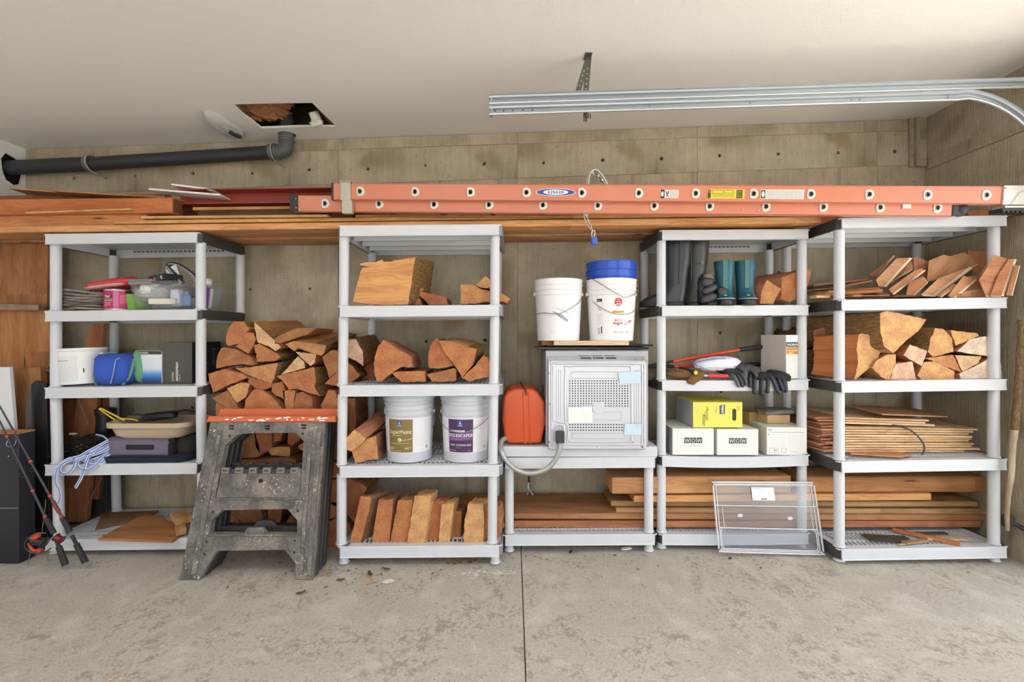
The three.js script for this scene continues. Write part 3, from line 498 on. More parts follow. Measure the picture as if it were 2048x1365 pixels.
  label(0.228, 0.05, 1566, -0.002, (c, w, h) => { c.fillStyle = '#dcd6d0'; c.fillRect(0, 0, w, h); c.fillStyle = '#2b2622'; c.fillRect(6, 8, 50, h - 16); c.fillStyle = '#e8e4de'; c.beginPath(); c.ellipse(31, h / 2, 17, 36, 0, 0, 7); c.fill(); lines(c, 72, 14, 420, 8, 12, '#777', 4); });
}
// aluminium hook loop behind the ladder, and the chain with its padlock
{
  const t = thing('metal_hook', 'curved aluminium hook loop standing up behind the ladder', 'hook'), alu = M(0xd6d4cc, { rough: 0.35, metal: 0.7 }), z = 0.3;
  for (const dz of [0, -0.06]) { const pts = [[1177, 375], [1178, 356], [1183, 343], [1192, 340], [1201, 347], [1209, 358], [1216, 372]].map(([a, b]) => P(a + dz * 60, b - dz * 40, z + dz)); mesh('loop', tube(pts, 0.0085, 30, 10), alu, t); }
  for (const [a, b] of [[1186, 346], [1197, 352], [1205, 360]]) mesh('cross_bar', rod(P(a, b, z), P(a - 3.6, b + 2.4, z - 0.06), 0.006), alu, t);
  mesh('stem', [rod(P(1177, 375, z), V(X(1177, z), 1.95, z), 0.0085), rod(P(1216, 372, z), V(X(1216, z), 1.95, z), 0.0085)], alu, t);
  const c = thing('padlock', 'blue padlock hanging on a short steel chain below the ladder', 'padlock', [0, 0, 0]), st = M(0xcfcac0, { rough: 0.3, metal: 0.8 }), zz = 0.66;
  const link = (a, b, w, tw) => { const A = P(a[0], a[1], zz), B = P(b[0], b[1], zz), L = A.distanceTo(B), g = tube(rrect(L, w, w / 2 - 0.001, 4).map(([x, y]) => V(x, y, 0)), 0.0022, 40, 6, true); g.rotateX(tw); g.rotateZ(Math.atan2(B.y - A.y, B.x - A.x)); g.translate((A.x + B.x) / 2, (A.y + B.y) / 2, zz); mesh('chain_link', g, st, c); };
  link([1167, 427], [1171.5, 434], 0.014, 1.2); link([1169.5, 431], [1176, 445], 0.015, 0.1); link([1173, 441], [1181.5, 456], 0.015, 0.5); link([1180, 453], [1184, 461], 0.012, 1.2); link([1175.5, 427], [1172, 433], 0.012, 1);
  mesh('shackle', tube([P(1184, 475, zz), P(1183.5, 466, zz), P(1186, 461, zz), P(1189.5, 464, zz), P(1188.6, 475, zz)], 0.0035, 20, 8), st, c);
  const pb = P(1188.5, 482, zz); mesh('lock_body', at(lump(0.036, 0.046, 0.028, 0.55, 0.01), pb.x, pb.y, pb.z, 0, 0, 0.05), M(0x2f55b8, { rough: 0.3, clear: 0.5 }), c);
}

// ---------------------------------------------------------------- firewood: each split piece by its own end face
// pts: outline of the near end face in pixels at depth z; len: length; drift: where the far end moves to (metres); side / bark edges
function log(label, pts, z, end, o = {}) {
  const ptsM = pts.map(([a, b]) => { const p = P(a, b, z); return [p.x, p.y]; });
  const area = THREE.ShapeUtils.area(ptsM.map((p) => new THREE.Vector2(...p))); if (area < 0) ptsM.reverse();
  const c = ptsM.reduce((s, p) => [s[0] + p[0] / ptsM.length, s[1] + p[1] / ptsM.length], [0, 0]);
  const loop = []; ptsM.forEach((p, i) => { const q = ptsM[(i + 1) % ptsM.length], L = Math.hypot(q[0] - p[0], q[1] - p[1]), n = Math.max(1, Math.min(8, Math.round(L / 0.016))); for (let s = 0; s < n; s++) { const f = s / n, j = o.flat ? (s ? 0.0004 : 0) : s ? 0.0022 : 0.0008; loop.push([p[0] + (q[0] - p[0]) * f + rr(-j, j), p[1] + (q[1] - p[1]) * f + rr(-j, j)]); } });
  const len = o.len ?? 0.3, [dx, dy] = o.drift ?? [rr(-0.02, 0.02), rr(-0.012, 0.012)], tp = o.taper ?? 0.94, rings = [], nr = 5, off = rnd() * 40;
  for (let i = 0; i <= nr; i++) { const f = i / nr, ring = loop.map(([x, y], j) => { const s = (1 - (1 - tp) * f) * (i === 0 && !o.flat ? 0.992 : 1), w = (f > 0.02 && !o.flat ? 0.007 : 0) * n3(x * 22 + off, y * 22, f * 2.2); const rx = x - c[0], ry = y - c[1], rl = Math.hypot(rx, ry) || 1; return V(rx * s + rx / rl * w + dx * f, ry * s + ry / rl * w + dy * f, -len * f + (i === 0 ? 0 : 0)); }); rings.push(ring); }
  if (!o.flat) rings.splice(1, 0, rings[0].map((p) => V(p.x * 1.012, p.y * 1.012, -0.0025)));
  const n = loop.length, pos = [], uv = [], nrm = [], ou = rnd() * 3, ov = rnd() * 3, sidePos = [], sideUV = [], barkPos = [], barkUV = [];
  const isBark = (j) => { if (!o.bark) return false; const p = loop[j], a = Math.atan2(p[1] - c[1], p[0] - c[0]) * 180 / Math.PI; return o.bark.some(([a0, a1]) => a >= a0 && a <= a1); };
  let per = 0;
  for (let j = 0; j < n; j++) { const a = rings[0][j], b = rings[0][(j + 1) % n], dl = a.distanceTo(b), bk = isBark(j), pp = bk ? barkPos : sidePos, uu = bk ? barkUV : sideUV;
    for (let i = 0; i < rings.length - 1; i++) { const q = [rings[i][j], rings[i][(j + 1) % n], rings[i + 1][j], rings[i + 1][(j + 1) % n]]; 
      for (const k of [0, 2, 1, 1, 2, 3]) { pp.push(q[k].x, q[k].y, q[k].z); uu.push(-q[k].z + ou, per + (k & 1 ? dl : 0) + ov); } }
    per += dl; }
  const tris = THREE.ShapeUtils.triangulateShape(loop.map((p) => new THREE.Vector2(...p)), []), capPos = [], capUV = [], ca = o.face ? 1 : Math.cos(off), sa = o.face ? 0 : Math.sin(off);
  for (const [ring, flip] of [[rings[0], 0], [rings[rings.length - 1], 1]]) for (const t of tris) for (const k of flip ? [t[2], t[1], t[0]] : t) { const p = ring[k]; capPos.push(p.x, p.y, p.z); capUV.push((p.x * ca - p.y * sa) + 0.2 + ou * 0.1, p.x * sa + p.y * ca + 0.2 + ov * 0.1); }
  const mk = (p, u, smooth) => { let g = new THREE.BufferGeometry(); g.setAttribute('position', new THREE.Float32BufferAttribute(p, 3)); g.setAttribute('uv', new THREE.Float32BufferAttribute(u, 2)); g.computeVertexNormals(); return smooth ? toCreasedNormals(g, 0.7) : g; };
  const geos = [mk(capPos, capUV, false)], mats = [o.face ?? END[end]];
  if (sidePos.length) { geos.push(mk(sidePos, sideUV, true)); mats.push(o.side ? (SIDE[o.side] ?? o.side) : SIDE.brown); }
  if (barkPos.length) { geos.push(mk(barkPos, barkUV, true)); mats.push(o.barkMat ?? BARK); }
  const g = mergeGeometries(geos, true), m = mesh('firewood_log', g, mats); m.position.set(c[0], c[1], z);
  return tag(m, label, 'firewood', o.group);
}
{
  const G = { group: 'firewood stacked between the left shelving units' }, z = 0.445, L = (label, pts, end, o = {}) => log(label, pts, Math.min(0.46, o.z ?? z), end, { len: 0.34, drift: [0.0, 0.0], ...G, ...o });
  L('large orange split log at the top left corner of the pile, beside the black box', [[467.7, 643], [488, 644], [497.5, 658], [495, 661.6], [477, 688], [456, 692.4], [452, 688], [452.7, 669.5], [457, 655.5]], 'orange', { drift: [0.05, 0], side: 'tan', bark: [[20, 170]] });
  L('small orange log tucked under the pale triangular one at the pile top', [[494, 665], [508, 666], [512.5, 679], [505.5, 695], [496, 708], [474, 694], [477, 687]], 'orange', { side: 'dark' });
  L('pale triangular log end standing upright at the top of the pile', [[507, 643.6], [549.4, 681], [549.4, 688], [557, 688.4], [563, 696], [551, 703], [537, 693], [515, 685.4]], 'light', { z: 0.5, drift: [0.09, 0.03], side: 'brown', bark: [[-20, 80]] });
  L('broad brown half-round log on the left side, below the topmost orange one', [[442, 697], [449, 695], [474, 700], [497, 714], [509, 728.5], [504.6, 732], [488, 729], [456, 732.4], [432.5, 738], [432.5, 723], [435, 712]], 'brown', { side: 'red' });
  L('bright orange log with a notched left edge, below the pale triangular end', [[508, 690], [518, 688], [548.5, 704], [562, 714], [549.4, 723], [513.4, 724], [513, 707], [510, 705.6]], 'orange', { drift: [0.08, 0.01], side: 'brown', bark: [[-60, 40]] });
  L('knotty tan wedge log with a ragged right side in the middle of the pile', [[470, 736.7], [506, 734], [544, 727.5], [556, 726], [549, 757], [543, 767.5], [492, 750]], 'tan', { drift: [0.08, 0.02], side: 'dark', bark: [[-70, 40]], barkMat: BARKD });
  L('blocky orange log sticking out furthest to the left of the pile', [[415.4, 748], [449, 738.5], [486, 749], [495, 756], [453, 772], [425.5, 786]], 'orange', { z: 0.5, side: 'red' });
  L('slim orange sliver log below the knotty tan wedge', [[493, 752.5], [544, 768], [542, 774.5], [527, 780], [509, 776], [495, 763], [498, 760.4]], 'red', { side: 'red' });
  L('yellowish log with splintered lower edge, near the left of the pile', [[453.6, 777], [482, 765], [500, 768], [491.4, 795], [475, 806], [472, 805]], 'gold', { drift: [0.05, 0.02], side: 'red' });
  L('brown log with a pointed left tip, just above the orange sawhorse', [[424, 797], [453.6, 782], [473, 808], [481, 823], [467, 824], [437, 806.6]], 'brown', { side: 'brown' });
  L('large orange triangular log directly above the sawhorse top', [[509, 778], [527, 781.5], [545, 795], [565, 817.6], [569.6, 830], [495, 830], [488, 817.6], [490, 801]], 'orange', { z: 0.5, bark: [[100, 180]], side: 'dark' });
  L('red-brown log showing under the pointed brown log, at the far left', [[432, 806], [466, 824], [470, 850], [431, 850]], 'red', { side: 'red' });
  L('dull brown log wedged between the sliver log and the wide cracked log', [[544, 769], [563.5, 763], [568, 773], [570, 800], [551, 792], [543, 783]], 'brown', { side: 'brown' });
  L('wide cracked orange log with rough bark on its right, in the pile', [[552.7, 753.4], [590, 744], [628, 734.5], [631.4, 755], [632, 762], [629, 773], [640, 793], [592, 778], [578, 780.6], [564, 762]], 'orange', { z: 0.505, drift: [0.07, 0.0], side: 'dark', bark: [[-60, 60]] });
  L('light triangular log end left of the other pale wedge in the pile', [[596, 713], [608.6, 724], [610, 736.7], [562, 750]], 'light', { side: 'dark', drift: [0.04, 0] });
  L('light wedge log with its wide edge up, under the long top log', [[591, 704], [632, 708.6], [630, 726], [621, 733]], 'light', { side: 'red', drift: [0.05, 0] });
  L('long orange-tan log lying across the top right of the pile', [[570, 688.5], [587, 683], [653, 691], [649, 705], [643, 712], [619, 705], [596, 696], [589, 703], [571, 690]], 'tan', { z: 0.5, len: 0.36, drift: [0.06, 0.07], side: 'tan', bark: [[-80, 20]] });
  L('thin slab log slanting along the very top of the pile', [[549.7, 677], [561, 670], [593, 656.7], [632, 656.7], [615, 669], [560, 687.5], [550.5, 686.6]], 'brown', { z: 0.47, side: 'red', len: 0.3 });
  L('tall rounded brown log at the right of the pile, beside the shelf leg', [[644.6, 714], [663, 700.6], [674.5, 703], [690, 712], [690, 738], [674.5, 744.6], [658, 757], [654, 741], [647, 723.5]], 'brown', { z: 0.46, side: 'red' });
  L('orange log with a pointed left tip, low beside the shelf leg', [[649, 768], [674, 744], [692, 722], [704, 732], [720, 752], [703, 765], [676, 774]], 'orange', { z: 0.47, side: 'dark', bark: [[-10, 40]] });
  L('orange squarish log with a dark right side, above the sawhorse', [[592, 788], [605, 784], [624, 795], [626, 826], [584, 830]], 'brown', { drift: [0.06, 0.0], side: 'red' });
  L('narrow upright log left of the squarish one above the sawhorse', [[564.6, 781.5], [590, 780.6], [587, 808], [584, 830], [572.5, 830], [569, 799]], 'tan', { side: 'red' });
  L('orange log with a corner at its left, low beside the shelf leg', [[641, 811], [657, 780], [670, 781.5], [673.6, 796.5], [690, 815], [672, 836], [645, 832]], 'orange', { side: 'red' });
  // seen through and beside the sawhorses
  const zb = 0.42, Q = (label, pts, end, o = {}) => L(label, pts, end, { z: zb, len: 0.3, ...o });
  Q('shadowed orange log at the left of the upper sawhorse opening', [[474, 891], [502, 868.5], [511, 867], [522, 910.5], [515, 915.6], [474, 917.7], [466, 911.5], [465, 899]], 'brown', { side: 'red' });
  Q('large shadowed orange log in the middle of the upper sawhorse opening', [[500, 845], [543, 845], [543, 868], [544, 893], [536.6, 903], [521, 908], [511, 894], [509, 866]], 'red', { side: 'red' });
  Q('shadowed log end right of the large one in the upper sawhorse opening', [[545, 846], [572, 846], [561, 882], [548, 884]], 'red', { side: 'dark' });
  Q('angular reddish log at the upper right of the sawhorse opening', [[575.6, 848], [606, 852], [599, 880], [584, 892], [575.6, 888]], 'red', { side: 'red' });
  Q('squared tan log low in the upper sawhorse opening', [[544, 895], [577.6, 894], [581, 901], [579, 913.6], [541, 910.5], [536.6, 903]], 'tan', { side: 'brown' });
  Q('orange log peeping in at the right edge of the upper sawhorse opening', [[596, 892], [612, 884], [634, 890], [634, 906], [614, 906], [598, 899]], 'orange', { side: 'red' });
  Q('long flat log lying behind the hinged sawhorse tray', [[455, 921], [520, 920], [574, 915], [592, 920], [592, 960], [455, 966]], 'brown', { side: 'brown' });
  Q('hidden brown log behind the left sawhorse leg', [[434, 853], [468, 853], [472, 885], [462, 900], [436, 900]], 'red');
  Q('brown log mostly hidden behind the sawhorse tray', [[440, 968], [585, 963], [590, 1006], [530, 1005], [440, 1008]], 'brown');
  Q('reddish log at the left of the lower sawhorse opening', [[440, 1026], [471, 1033], [480, 1045.6], [476, 1065], [440, 1068]], 'red', { side: 'red' });
  Q('rounded shadowed log in the middle of the lower sawhorse opening', [[455, 1011], [518, 1007], [526, 1035], [520, 1052], [497, 1054], [480, 1042], [464, 1028]], 'brown', { side: 'red' });
  Q('upright reddish log right of centre in the lower sawhorse opening', [[533.6, 1009], [565, 1009], [559, 1062], [543, 1062], [536.6, 1037]], 'red', { side: 'dark' });
  Q('small triangular log at the right of the lower sawhorse opening', [[583, 1030], [591, 1042], [594, 1064], [559, 1064]], 'brown', { side: 'brown' });
  Q('low log at the foot of the pile under the sawhorse, left', [[436, 1070], [520, 1066], [522, 1097], [436, 1098]], 'brown'); Q('low log at the foot of the pile under the sawhorse, right', [[524, 1066], [640, 1066], [642, 1097], [524, 1098]], 'brown');
  Q('reddish log between the sawhorse and the shelf leg, level with the orange cap', [[636, 840], [690, 838], [690, 880], [640, 880]], 'red'); Q('reddish log between the sawhorse and the shelf leg, second down', [[636, 884], [688, 882], [692, 920], [640, 922]], 'brown', { side: 'red' });
  Q('reddish log between the sawhorse and the shelf leg, third down', [[638, 925], [695, 922], [698, 956], [640, 958]], 'red');
  Q('big grooved reddish log beside the shelf leg, above the lowest ones', [[645, 962], [700, 958], [722, 968], [734, 976], [724, 1002], [707, 1045], [690, 1024], [648, 1000]], 'red', { z: 0.42, side: 'brown', bark: [[0, 90]] });
  Q('small orange log between the sawhorse and the shelf leg, near the floor', [[640, 1004], [684, 1006], [684, 1030], [650, 1048], [640, 1040]], 'orange'); Q('dark reddish log on the floor beside the shelf leg', [[640, 1046], [688, 1030], [703, 1060], [698, 1098], [640, 1098]], 'red', { side: 'dark' });
  Q('tall dark orange log standing behind the shelf leg, above the yellowish pair', [[692, 797], [710, 797], [712, 850], [702, 905], [690, 905]], 'red', { z: 0.36 });
}
{
  const G = { group: 'firewood on the second shelving unit' }, z = 0.6, L = (label, pts, end, o = {}) => log(label, pts, o.z ?? z, end, { len: 0.32, drift: [0, 0], ...G, ...o });
  L('pinkish wedge log with pale bark on top, just right of the left shelf leg', [[688, 680], [712, 679], [726, 704.5], [726.6, 733.5], [712.5, 722], [688, 711.5]], 'pink', { z: 0.5, drift: [0.02, 0.03], bark: [[-20, 140]], side: 'brown' });
  L('dark red log lying at the back beside the rear shelf leg', [[721, 741], [746, 722], [750, 762], [722, 762]], 'red', { z: 0.3, len: 0.2 });
  L('large orange wedge log standing on the shelf left of the grooved small log', [[766, 681], [822, 714], [825, 735], [803, 734.5], [772, 754.6], [764, 763], [754, 764], [749.5, 751], [747, 727], [752, 706], [757, 692]], 'orange', { len: 0.28, side: 'red', bark: [[120, 180], [-180, -120]] });
  L('small grooved log with chisel marks lying flat on the shelf', [[784.6, 747.5], [791, 744], [850, 743], [851.5, 764], [803, 765], [790, 754]], 'orange', { side: 'red' });
  L('dark reddish log leaning behind the big slanted log', [[873.4, 676], [877, 683], [908.6, 732], [875, 738], [858.5, 737], [856, 730], [856.7, 708], [862, 689]], 'red', { z: 0.585, side: 'red', bark: [[90, 170]] });
  L('big slanted orange log with a weathered right edge', [[877, 682], [901.5, 683.7], [954, 699.6], [945.5, 730], [924, 756], [914, 738], [889, 705]], 'orange', { z: 0.605, drift: [0.04, 0.02], bark: [[-60, 40]], side: 'tan' });
  L('rounded orange log leaning at the right end of the shelf', [[967.4, 711], [976, 716], [986, 736.5], [986, 753], [961, 757.6], [939, 763.7], [923.5, 756.7], [945.5, 737]], 'orange', { side: 'red', bark: [[-20, 70]] });
  L('low flat log under the dark reddish one', [[853, 749.6], [910, 737], [913, 742], [911, 763], [864, 764.6]], 'brown', { side: 'brown' });
  // upper shelf
  const y2 = 606;
  L('wide smooth split slab with a torn top edge on the upper shelf', [[704.5, 605], [711, 579], [720, 545], [724, 537], [741, 534], [720, 531], [720.5, 527], [731, 525], [752, 525], [764, 519], [768, 524], [796, 520.5], [824.5, 516], [831, 514], [824, 562], [816.5, 610], [766.5, 611]], 'tan', { face: wood(0xdda468), z: 0.61, len: 0.24, drift: [0.085, 0.02], bark: [[-75, 75]], side: 'red', taper: 0.9 });
  L('dark red log lying behind the wide slab, topmost of the two beside it', [[834, 585], [841, 583.5], [866, 588], [893, 596], [896, 610], [857, 610]], 'red', { z: 0.5, side: 'red', len: 0.25 });
  L('small reddish log next to the slab on the upper shelf', [[818, 593], [831, 593], [841, 601], [842, 610], [817, 610]], 'red', { z: 0.52, len: 0.25 });
  L('reddish sliver resting on the small log beside the slab', [[822, 574], [846, 576], [849, 581], [832, 590], [820, 592]], 'red', { z: 0.5, len: 0.22 });
  L('tan squared log at the right of the upper shelf, left of the leg', [[920.6, 569], [948, 571], [961, 578], [976, 582], [986, 583], [990, 601], [945, 608], [921, 608]], 'tan', { z: 0.56, side: 'gold', bark: [[150, 180], [-180, -150]] });
  L('small ridged log perched on the tan squared one', [[971.6, 552], [987.5, 569], [977, 576], [963, 576], [952, 571]], 'gold', { z: 0.52, len: 0.2, side: 'tan' });
  L('ragged log poking out past the right side of the upper shelf', [[979, 576], [990, 571], [1008, 590], [1021, 598], [1014, 606], [1004, 603], [992, 609], [980, 606]], 'tan', { z: 0.5, len: 0.2, side: 'red' });
  // beside the paint buckets
  L('yellowish five-sided log leaning on another, left of the paint buckets', [[687.6, 881], [708.7, 860], [732, 877], [726, 886], [704, 903.7], [685, 899]], 'gold', { z: 0.605, len: 0.24, drift: [0.06, 0.06], side: 'red', bark: [[100, 180]] });
  L('tan log with a pointed foot standing left of the paint buckets', [[733, 879], [752, 872], [757, 919], [735.6, 921], [711, 928], [704, 902.5], [726, 887]], 'tan', { z: 0.59, drift: [0.0, 0.0], len: 0.25, side: 'dark' });
}
{ // pieces standing in a row on the bottom shelf, seen on their long side: thickness runs into the shelf
  const G = { group: 'split wood standing on the bottom shelf' }, L = (label, pts, end, o = {}) => log(label, pts, o.z ?? 0.58, end, { len: 0.11, drift: [0.02, 0], taper: 0.97, ...G, ...o });
  L('slim leaning orange split, leftmost of the row on the bottom shelf', [[698.5, 1092], [721, 993.5], [741, 994], [743, 1000], [721, 1090]], 'orange', { side: 'dark', drift: [0.06, 0] });
  L('second leaning orange split of the bottom-shelf row', [[743, 1091], [757.5, 1000.5], [785, 1000], [786, 1003], [778, 1090]], 'orange', { side: 'brown' });
  L('third orange split of the row, left of the weathered one', [[779, 1090], [796.5, 1001], [825, 1001], [826, 1003], [814, 1090]], 'orange', { side: 'brown' });
  L('tall weathered yellowish split with a dark crack across it', [[815, 1085], [823, 1030], [829, 993], [862, 992], [863, 994], [857, 1045], [847, 1092], [839, 1093]], 'gold', { z: 0.6, side: 'gold' });
  L('dark orange split between the two yellowish ones', [[848, 1088], [858, 1046], [866, 1004], [889, 1003], [877, 1091]], 'red', { z: 0.56, side: 'red' });
  L('narrow yellowish split with a bark-flecked face', [[877, 1092], [884, 1010], [906, 1009], [907, 1014], [898, 1092]], 'gold', { side: 'gold' });
  L('short brown split standing behind the narrow yellowish one', [[901, 1088], [907, 1022], [923, 1023], [921, 1088]], 'brown', { z: 0.53, side: 'dark' });
  L('chunky gnarled split with a knot hole, right of the row', [[927, 1088], [929, 1040], [934, 1024], [935, 1012], [937, 1008], [965, 1010], [968, 1040], [966, 1088], [955, 1092]], 'gold', { z: 0.6, side: 'tan', drift: [0.03, 0] });
  L('orange split at the right end of the row, behind the shelf leg', [[962, 1010], [1000, 1014], [1003, 1050], [1002, 1066], [994, 1084], [966, 1088]], 'orange', { z: 0.55 });
}
{ // right-hand unit
  const G = { group: 'pale firewood on the right shelving unit' }, z = 0.57, L = (label, pts, end, o = {}) => log(label, pts, o.z ?? z, end, { len: 0.34, drift: [-0.02, 0], ...G, ...o });
  L('big quartered log with a wide orange split face, left end of the shelf', [[1717, 670], [1724, 667], [1741, 671], [1751, 677], [1764, 691], [1763, 700], [1752, 726], [1711, 760], [1708, 760], [1716, 727], [1713, 699]], 'gold', { z: 0.55, len: 0.16, drift: [-0.15, -0.005], side: wood(0xbd7440), taper: 0.86 });
  L('large bark-sided log with a cracked end, topmost on the shelf', [[1760, 626], [1773, 622], [1800.5, 627], [1853, 639.5], [1836, 664], [1811, 683], [1787, 707], [1768, 694], [1762.6, 672], [1760, 664]], 'gold', { z: 0.6, len: 0.32, drift: [-0.2, -0.01], bark: [[100, 180], [-180, -110]], barkMat: BARKD, side: 'tan' });
  L('tan log under the large bark-sided one, cracked across', [[1752, 722.5], [1776, 708.5], [1792, 709.6], [1792, 727], [1778, 761], [1762, 755], [1744, 736.6]], 'gold', { side: 'brown' });
  L('pale pinkish squared log end in the middle, upper of the two pinkish ones', [[1819.5, 689.6], [1854.7, 702], [1844, 733], [1807, 711]], 'pink', { side: 'red' });
  L('pale pinkish squared log end at the bottom middle', [[1790, 729], [1825, 723.5], [1833, 759], [1780, 760]], 'pink', { side: 'red' });
  L('tan rounded log with bark on its left, right of centre', [[1860, 680], [1871, 656], [1887, 658.5], [1903.5, 677], [1907.6, 704.5], [1865.6, 714], [1856, 704.5]], 'gold', { drift: [-0.09, 0.02], bark: [[110, 180], [-180, -140]], barkMat: BARKD });
  L('small tan triangular log above the white-ended one', [[1901, 661], [1955, 666.6], [1958, 672], [1911.6, 692]], 'gold', { side: 'red', drift: [-0.05, 0] });
  L('log with a chalk-white end facing out, upper right', [[1914, 703], [1941.5, 677.5], [1971, 673], [1994, 680], [1990, 704.5], [1979, 714]], 'white', { side: 'red' });
  L('thin pinkish wedge log under the tan rounded one', [[1852, 716.7], [1906, 710], [1922.5, 745], [1887, 731.6]], 'tan', { side: 'red' });
  L('greyish tan wedge between the two white-ended logs', [[1910, 711], [1963, 712.7], [1957.7, 726], [1925, 744]], 'light', { side: 'red' });
  L('log with a chalk-white end, lower right corner of the shelf', [[1993, 708.6], [2001, 718], [2004, 756], [1922, 759], [1918, 748], [1952, 731.6]], 'white', { side: 'red' });
  L('golden log at the bottom, right of the pinkish square one', [[1834, 752], [1849, 725], [1871, 723.5], [1909, 742.5], [1909, 759], [1847, 761.5]], 'gold', { side: 'brown' });
  L('dark bark-covered log at the back left of the shelf, upper', [[1628, 660], [1660, 652], [1700, 655], [1700, 690], [1640, 695], [1626, 680]], 'brown', { z: 0.36, drift: [-0.05, 0], side: BARKD, bark: [[-180, 180]], barkMat: BARKD });
  L('dark bark-covered log at the back left of the shelf, lower', [[1626, 700], [1690, 696], [1700, 740], [1690, 758], [1630, 756]], 'brown', { z: 0.34, drift: [-0.03, 0], bark: [[-180, 180]], barkMat: BARKD });
  const G2 = { group: 'logs beside the green boots' };
  log('small tan wedge log standing right of the green boots', [[1534, 560], [1562, 578], [1546, 608], [1520, 608], [1523, 585]], 0.42, 'tan', { ...G2, len: 0.2, drift: [-0.045, 0.01], side: 'red' });
  log('large quarter-round log with a dark bark rim, right end of the boot shelf', [[1563.5, 554.7], [1580, 549], [1612, 538], [1622, 540], [1618, 565.5], [1604, 592.6], [1580, 605], [1562, 599]], 0.40, 'orange', { ...G2, len: 0.28, drift: [-0.14, -0.005], side: 'red', bark: [[-80, 60]], barkMat: BARKD });
}
// ---------------------------------------------------------------- builders for the things on the shelves
const scribble = (c, x, y, w, n, dy, col = '#777', lw = 2, word = 16) => { c.fillStyle = col; for (let i = 0; i < n; i++) { let q = x; const end = x + w * (i === n - 1 ? 0.6 : 1); while (q < end) { const l = 4 + rnd() * word; c.fillRect(q, y + i * dy, Math.min(l, end - q), lw); q += l + 4; } } };
const text = (c, s, x, y, px, col, o = {}) => { c.save(); c.translate(x, y); if (o.rot) c.rotate(o.rot); c.scale(o.sx ?? 1, 1); c.font = `${o.weight ?? 'bold'} ${px}px ${o.font ?? 'sans-serif'}`; c.textAlign = o.align ?? 'center'; c.textBaseline = 'middle'; c.fillStyle = col; c.fillText(s, 0, 0); c.restore(); };
function carton(name, label, cat, [w, h, d], pos, ry, col, prints = {}, o = {}) {
  const t = thing(name, label, cat, pos, o.group); t.rotation.y = ry;
  mesh('carton', box(w, h, d, 0, h / 2, -d / 2, o.r ?? 0.003), M(col, { rough: 0.7 }), t);
  const place = { front: [w, h, [0, h / 2, 0.0006], [0, 0, 0]], left: [d, h, [-w / 2 - 0.0006, h / 2, -d / 2], [0, -Math.PI / 2, 0]], right: [d, h, [w / 2 + 0.0006, h / 2, -d / 2], [0, Math.PI / 2, 0]], top: [w, d, [0, h + 0.0006, -d / 2], [-Math.PI / 2, 0, 0]] };
  for (const [k, draw] of Object.entries(prints)) { const [pw, ph, pp, rot] = place[k], W = Math.min(1024, Math.max(256, Math.round(pw * 2600))), q = mesh(k === 'top' ? 'top_flap' : 'printed_face', new THREE.PlaneGeometry(pw - 0.003, ph - 0.003), print(canvasTex(W, Math.round(W * ph / pw), draw), o.rough ?? 0.55), t); q.position.set(...pp); q.rotation.set(...rot); }
  return t;
}
function bucket(name, label, r0, r1, h, pos, col, ribs, o = {}) {
  const t = thing(name, label, 'bucket', pos), pr = [[0, 0.004], [r0 - 0.006, 0.004], [r0, 0.0], [r0 + 0.002, 0.004]], rad = (y) => r0 + (r1 - r0) * y / h;
  const rim = ribs.map((f) => f * h).sort((a, b) => a - b); let y = 0.01; pr.push([rad(y), y]);
  for (const ry of rim) { pr.push([rad(ry) , ry - 0.002], [rad(ry) + 0.006, ry], [rad(ry) + 0.006, ry + 0.004], [rad(ry) + 0.001, ry + 0.006]); }
  pr.push([r1, h - 0.006], [r1 + 0.003, h - 0.004], [r1 + 0.003, h], [r1 - 0.003, h], [r1 - 0.004, h - 0.02], [r0 - 0.004, 0.008], [0, 0.008]);
  mesh('body', toCreasedNormals(lathe(pr, 48), 0.6), M(col, { rough: o.rough ?? 0.38 }), t);
  if (o.wrap) { const [a0, a1, y0, y1, draw, W] = o.wrap, n = 32, pos2 = [], uv = [], idx = []; for (let i = 0; i <= n; i++) for (const [v, yy] of [[0, y0], [1, y1]]) { const a = a0 + (a1 - a0) * i / n, R = rad(yy) + 0.0012; pos2.push(R * Math.sin(a), yy, R * Math.cos(a)); uv.push(i / n, v); }
    for (let i = 0; i < n; i++) { const q = 2 * i; idx.push(q, q + 2, q + 1, q + 1, q + 2, q + 3); }
    const g = new THREE.BufferGeometry(); g.setAttribute('position', new THREE.Float32BufferAttribute(pos2, 3)); g.setAttribute('uv', new THREE.Float32BufferAttribute(uv, 2)); g.setIndex(idx); g.computeVertexNormals();
    const m = print(canvasTex(W, Math.round(W * (y1 - y0) / ((a1 - a0) * (r0 + r1) / 2)), draw), 0.45); m.side = THREE.DoubleSide; mesh('printed_label', g, m, t); }
  if (o.bail) { const [ear, pts, rr0] = o.bail; const wire = M(0x9a9a98, { rough: 0.35, metal: 0.8 }); for (const s of [-1, 1]) mesh('handle_ear', at(lathe([[0, 0], [0.014, 0], [0.012, 0.012], [0, 0.014]], 14), s * (rad(ear) - 0.002), ear, 0.0, 0, 0, -s * Math.PI / 2), M(col, { rough: 0.4 }), t); mesh('wire_handle', tube(pts.map((p) => V(...p)), 0.0022, 48, 6), wire, t); }
  return t;
}
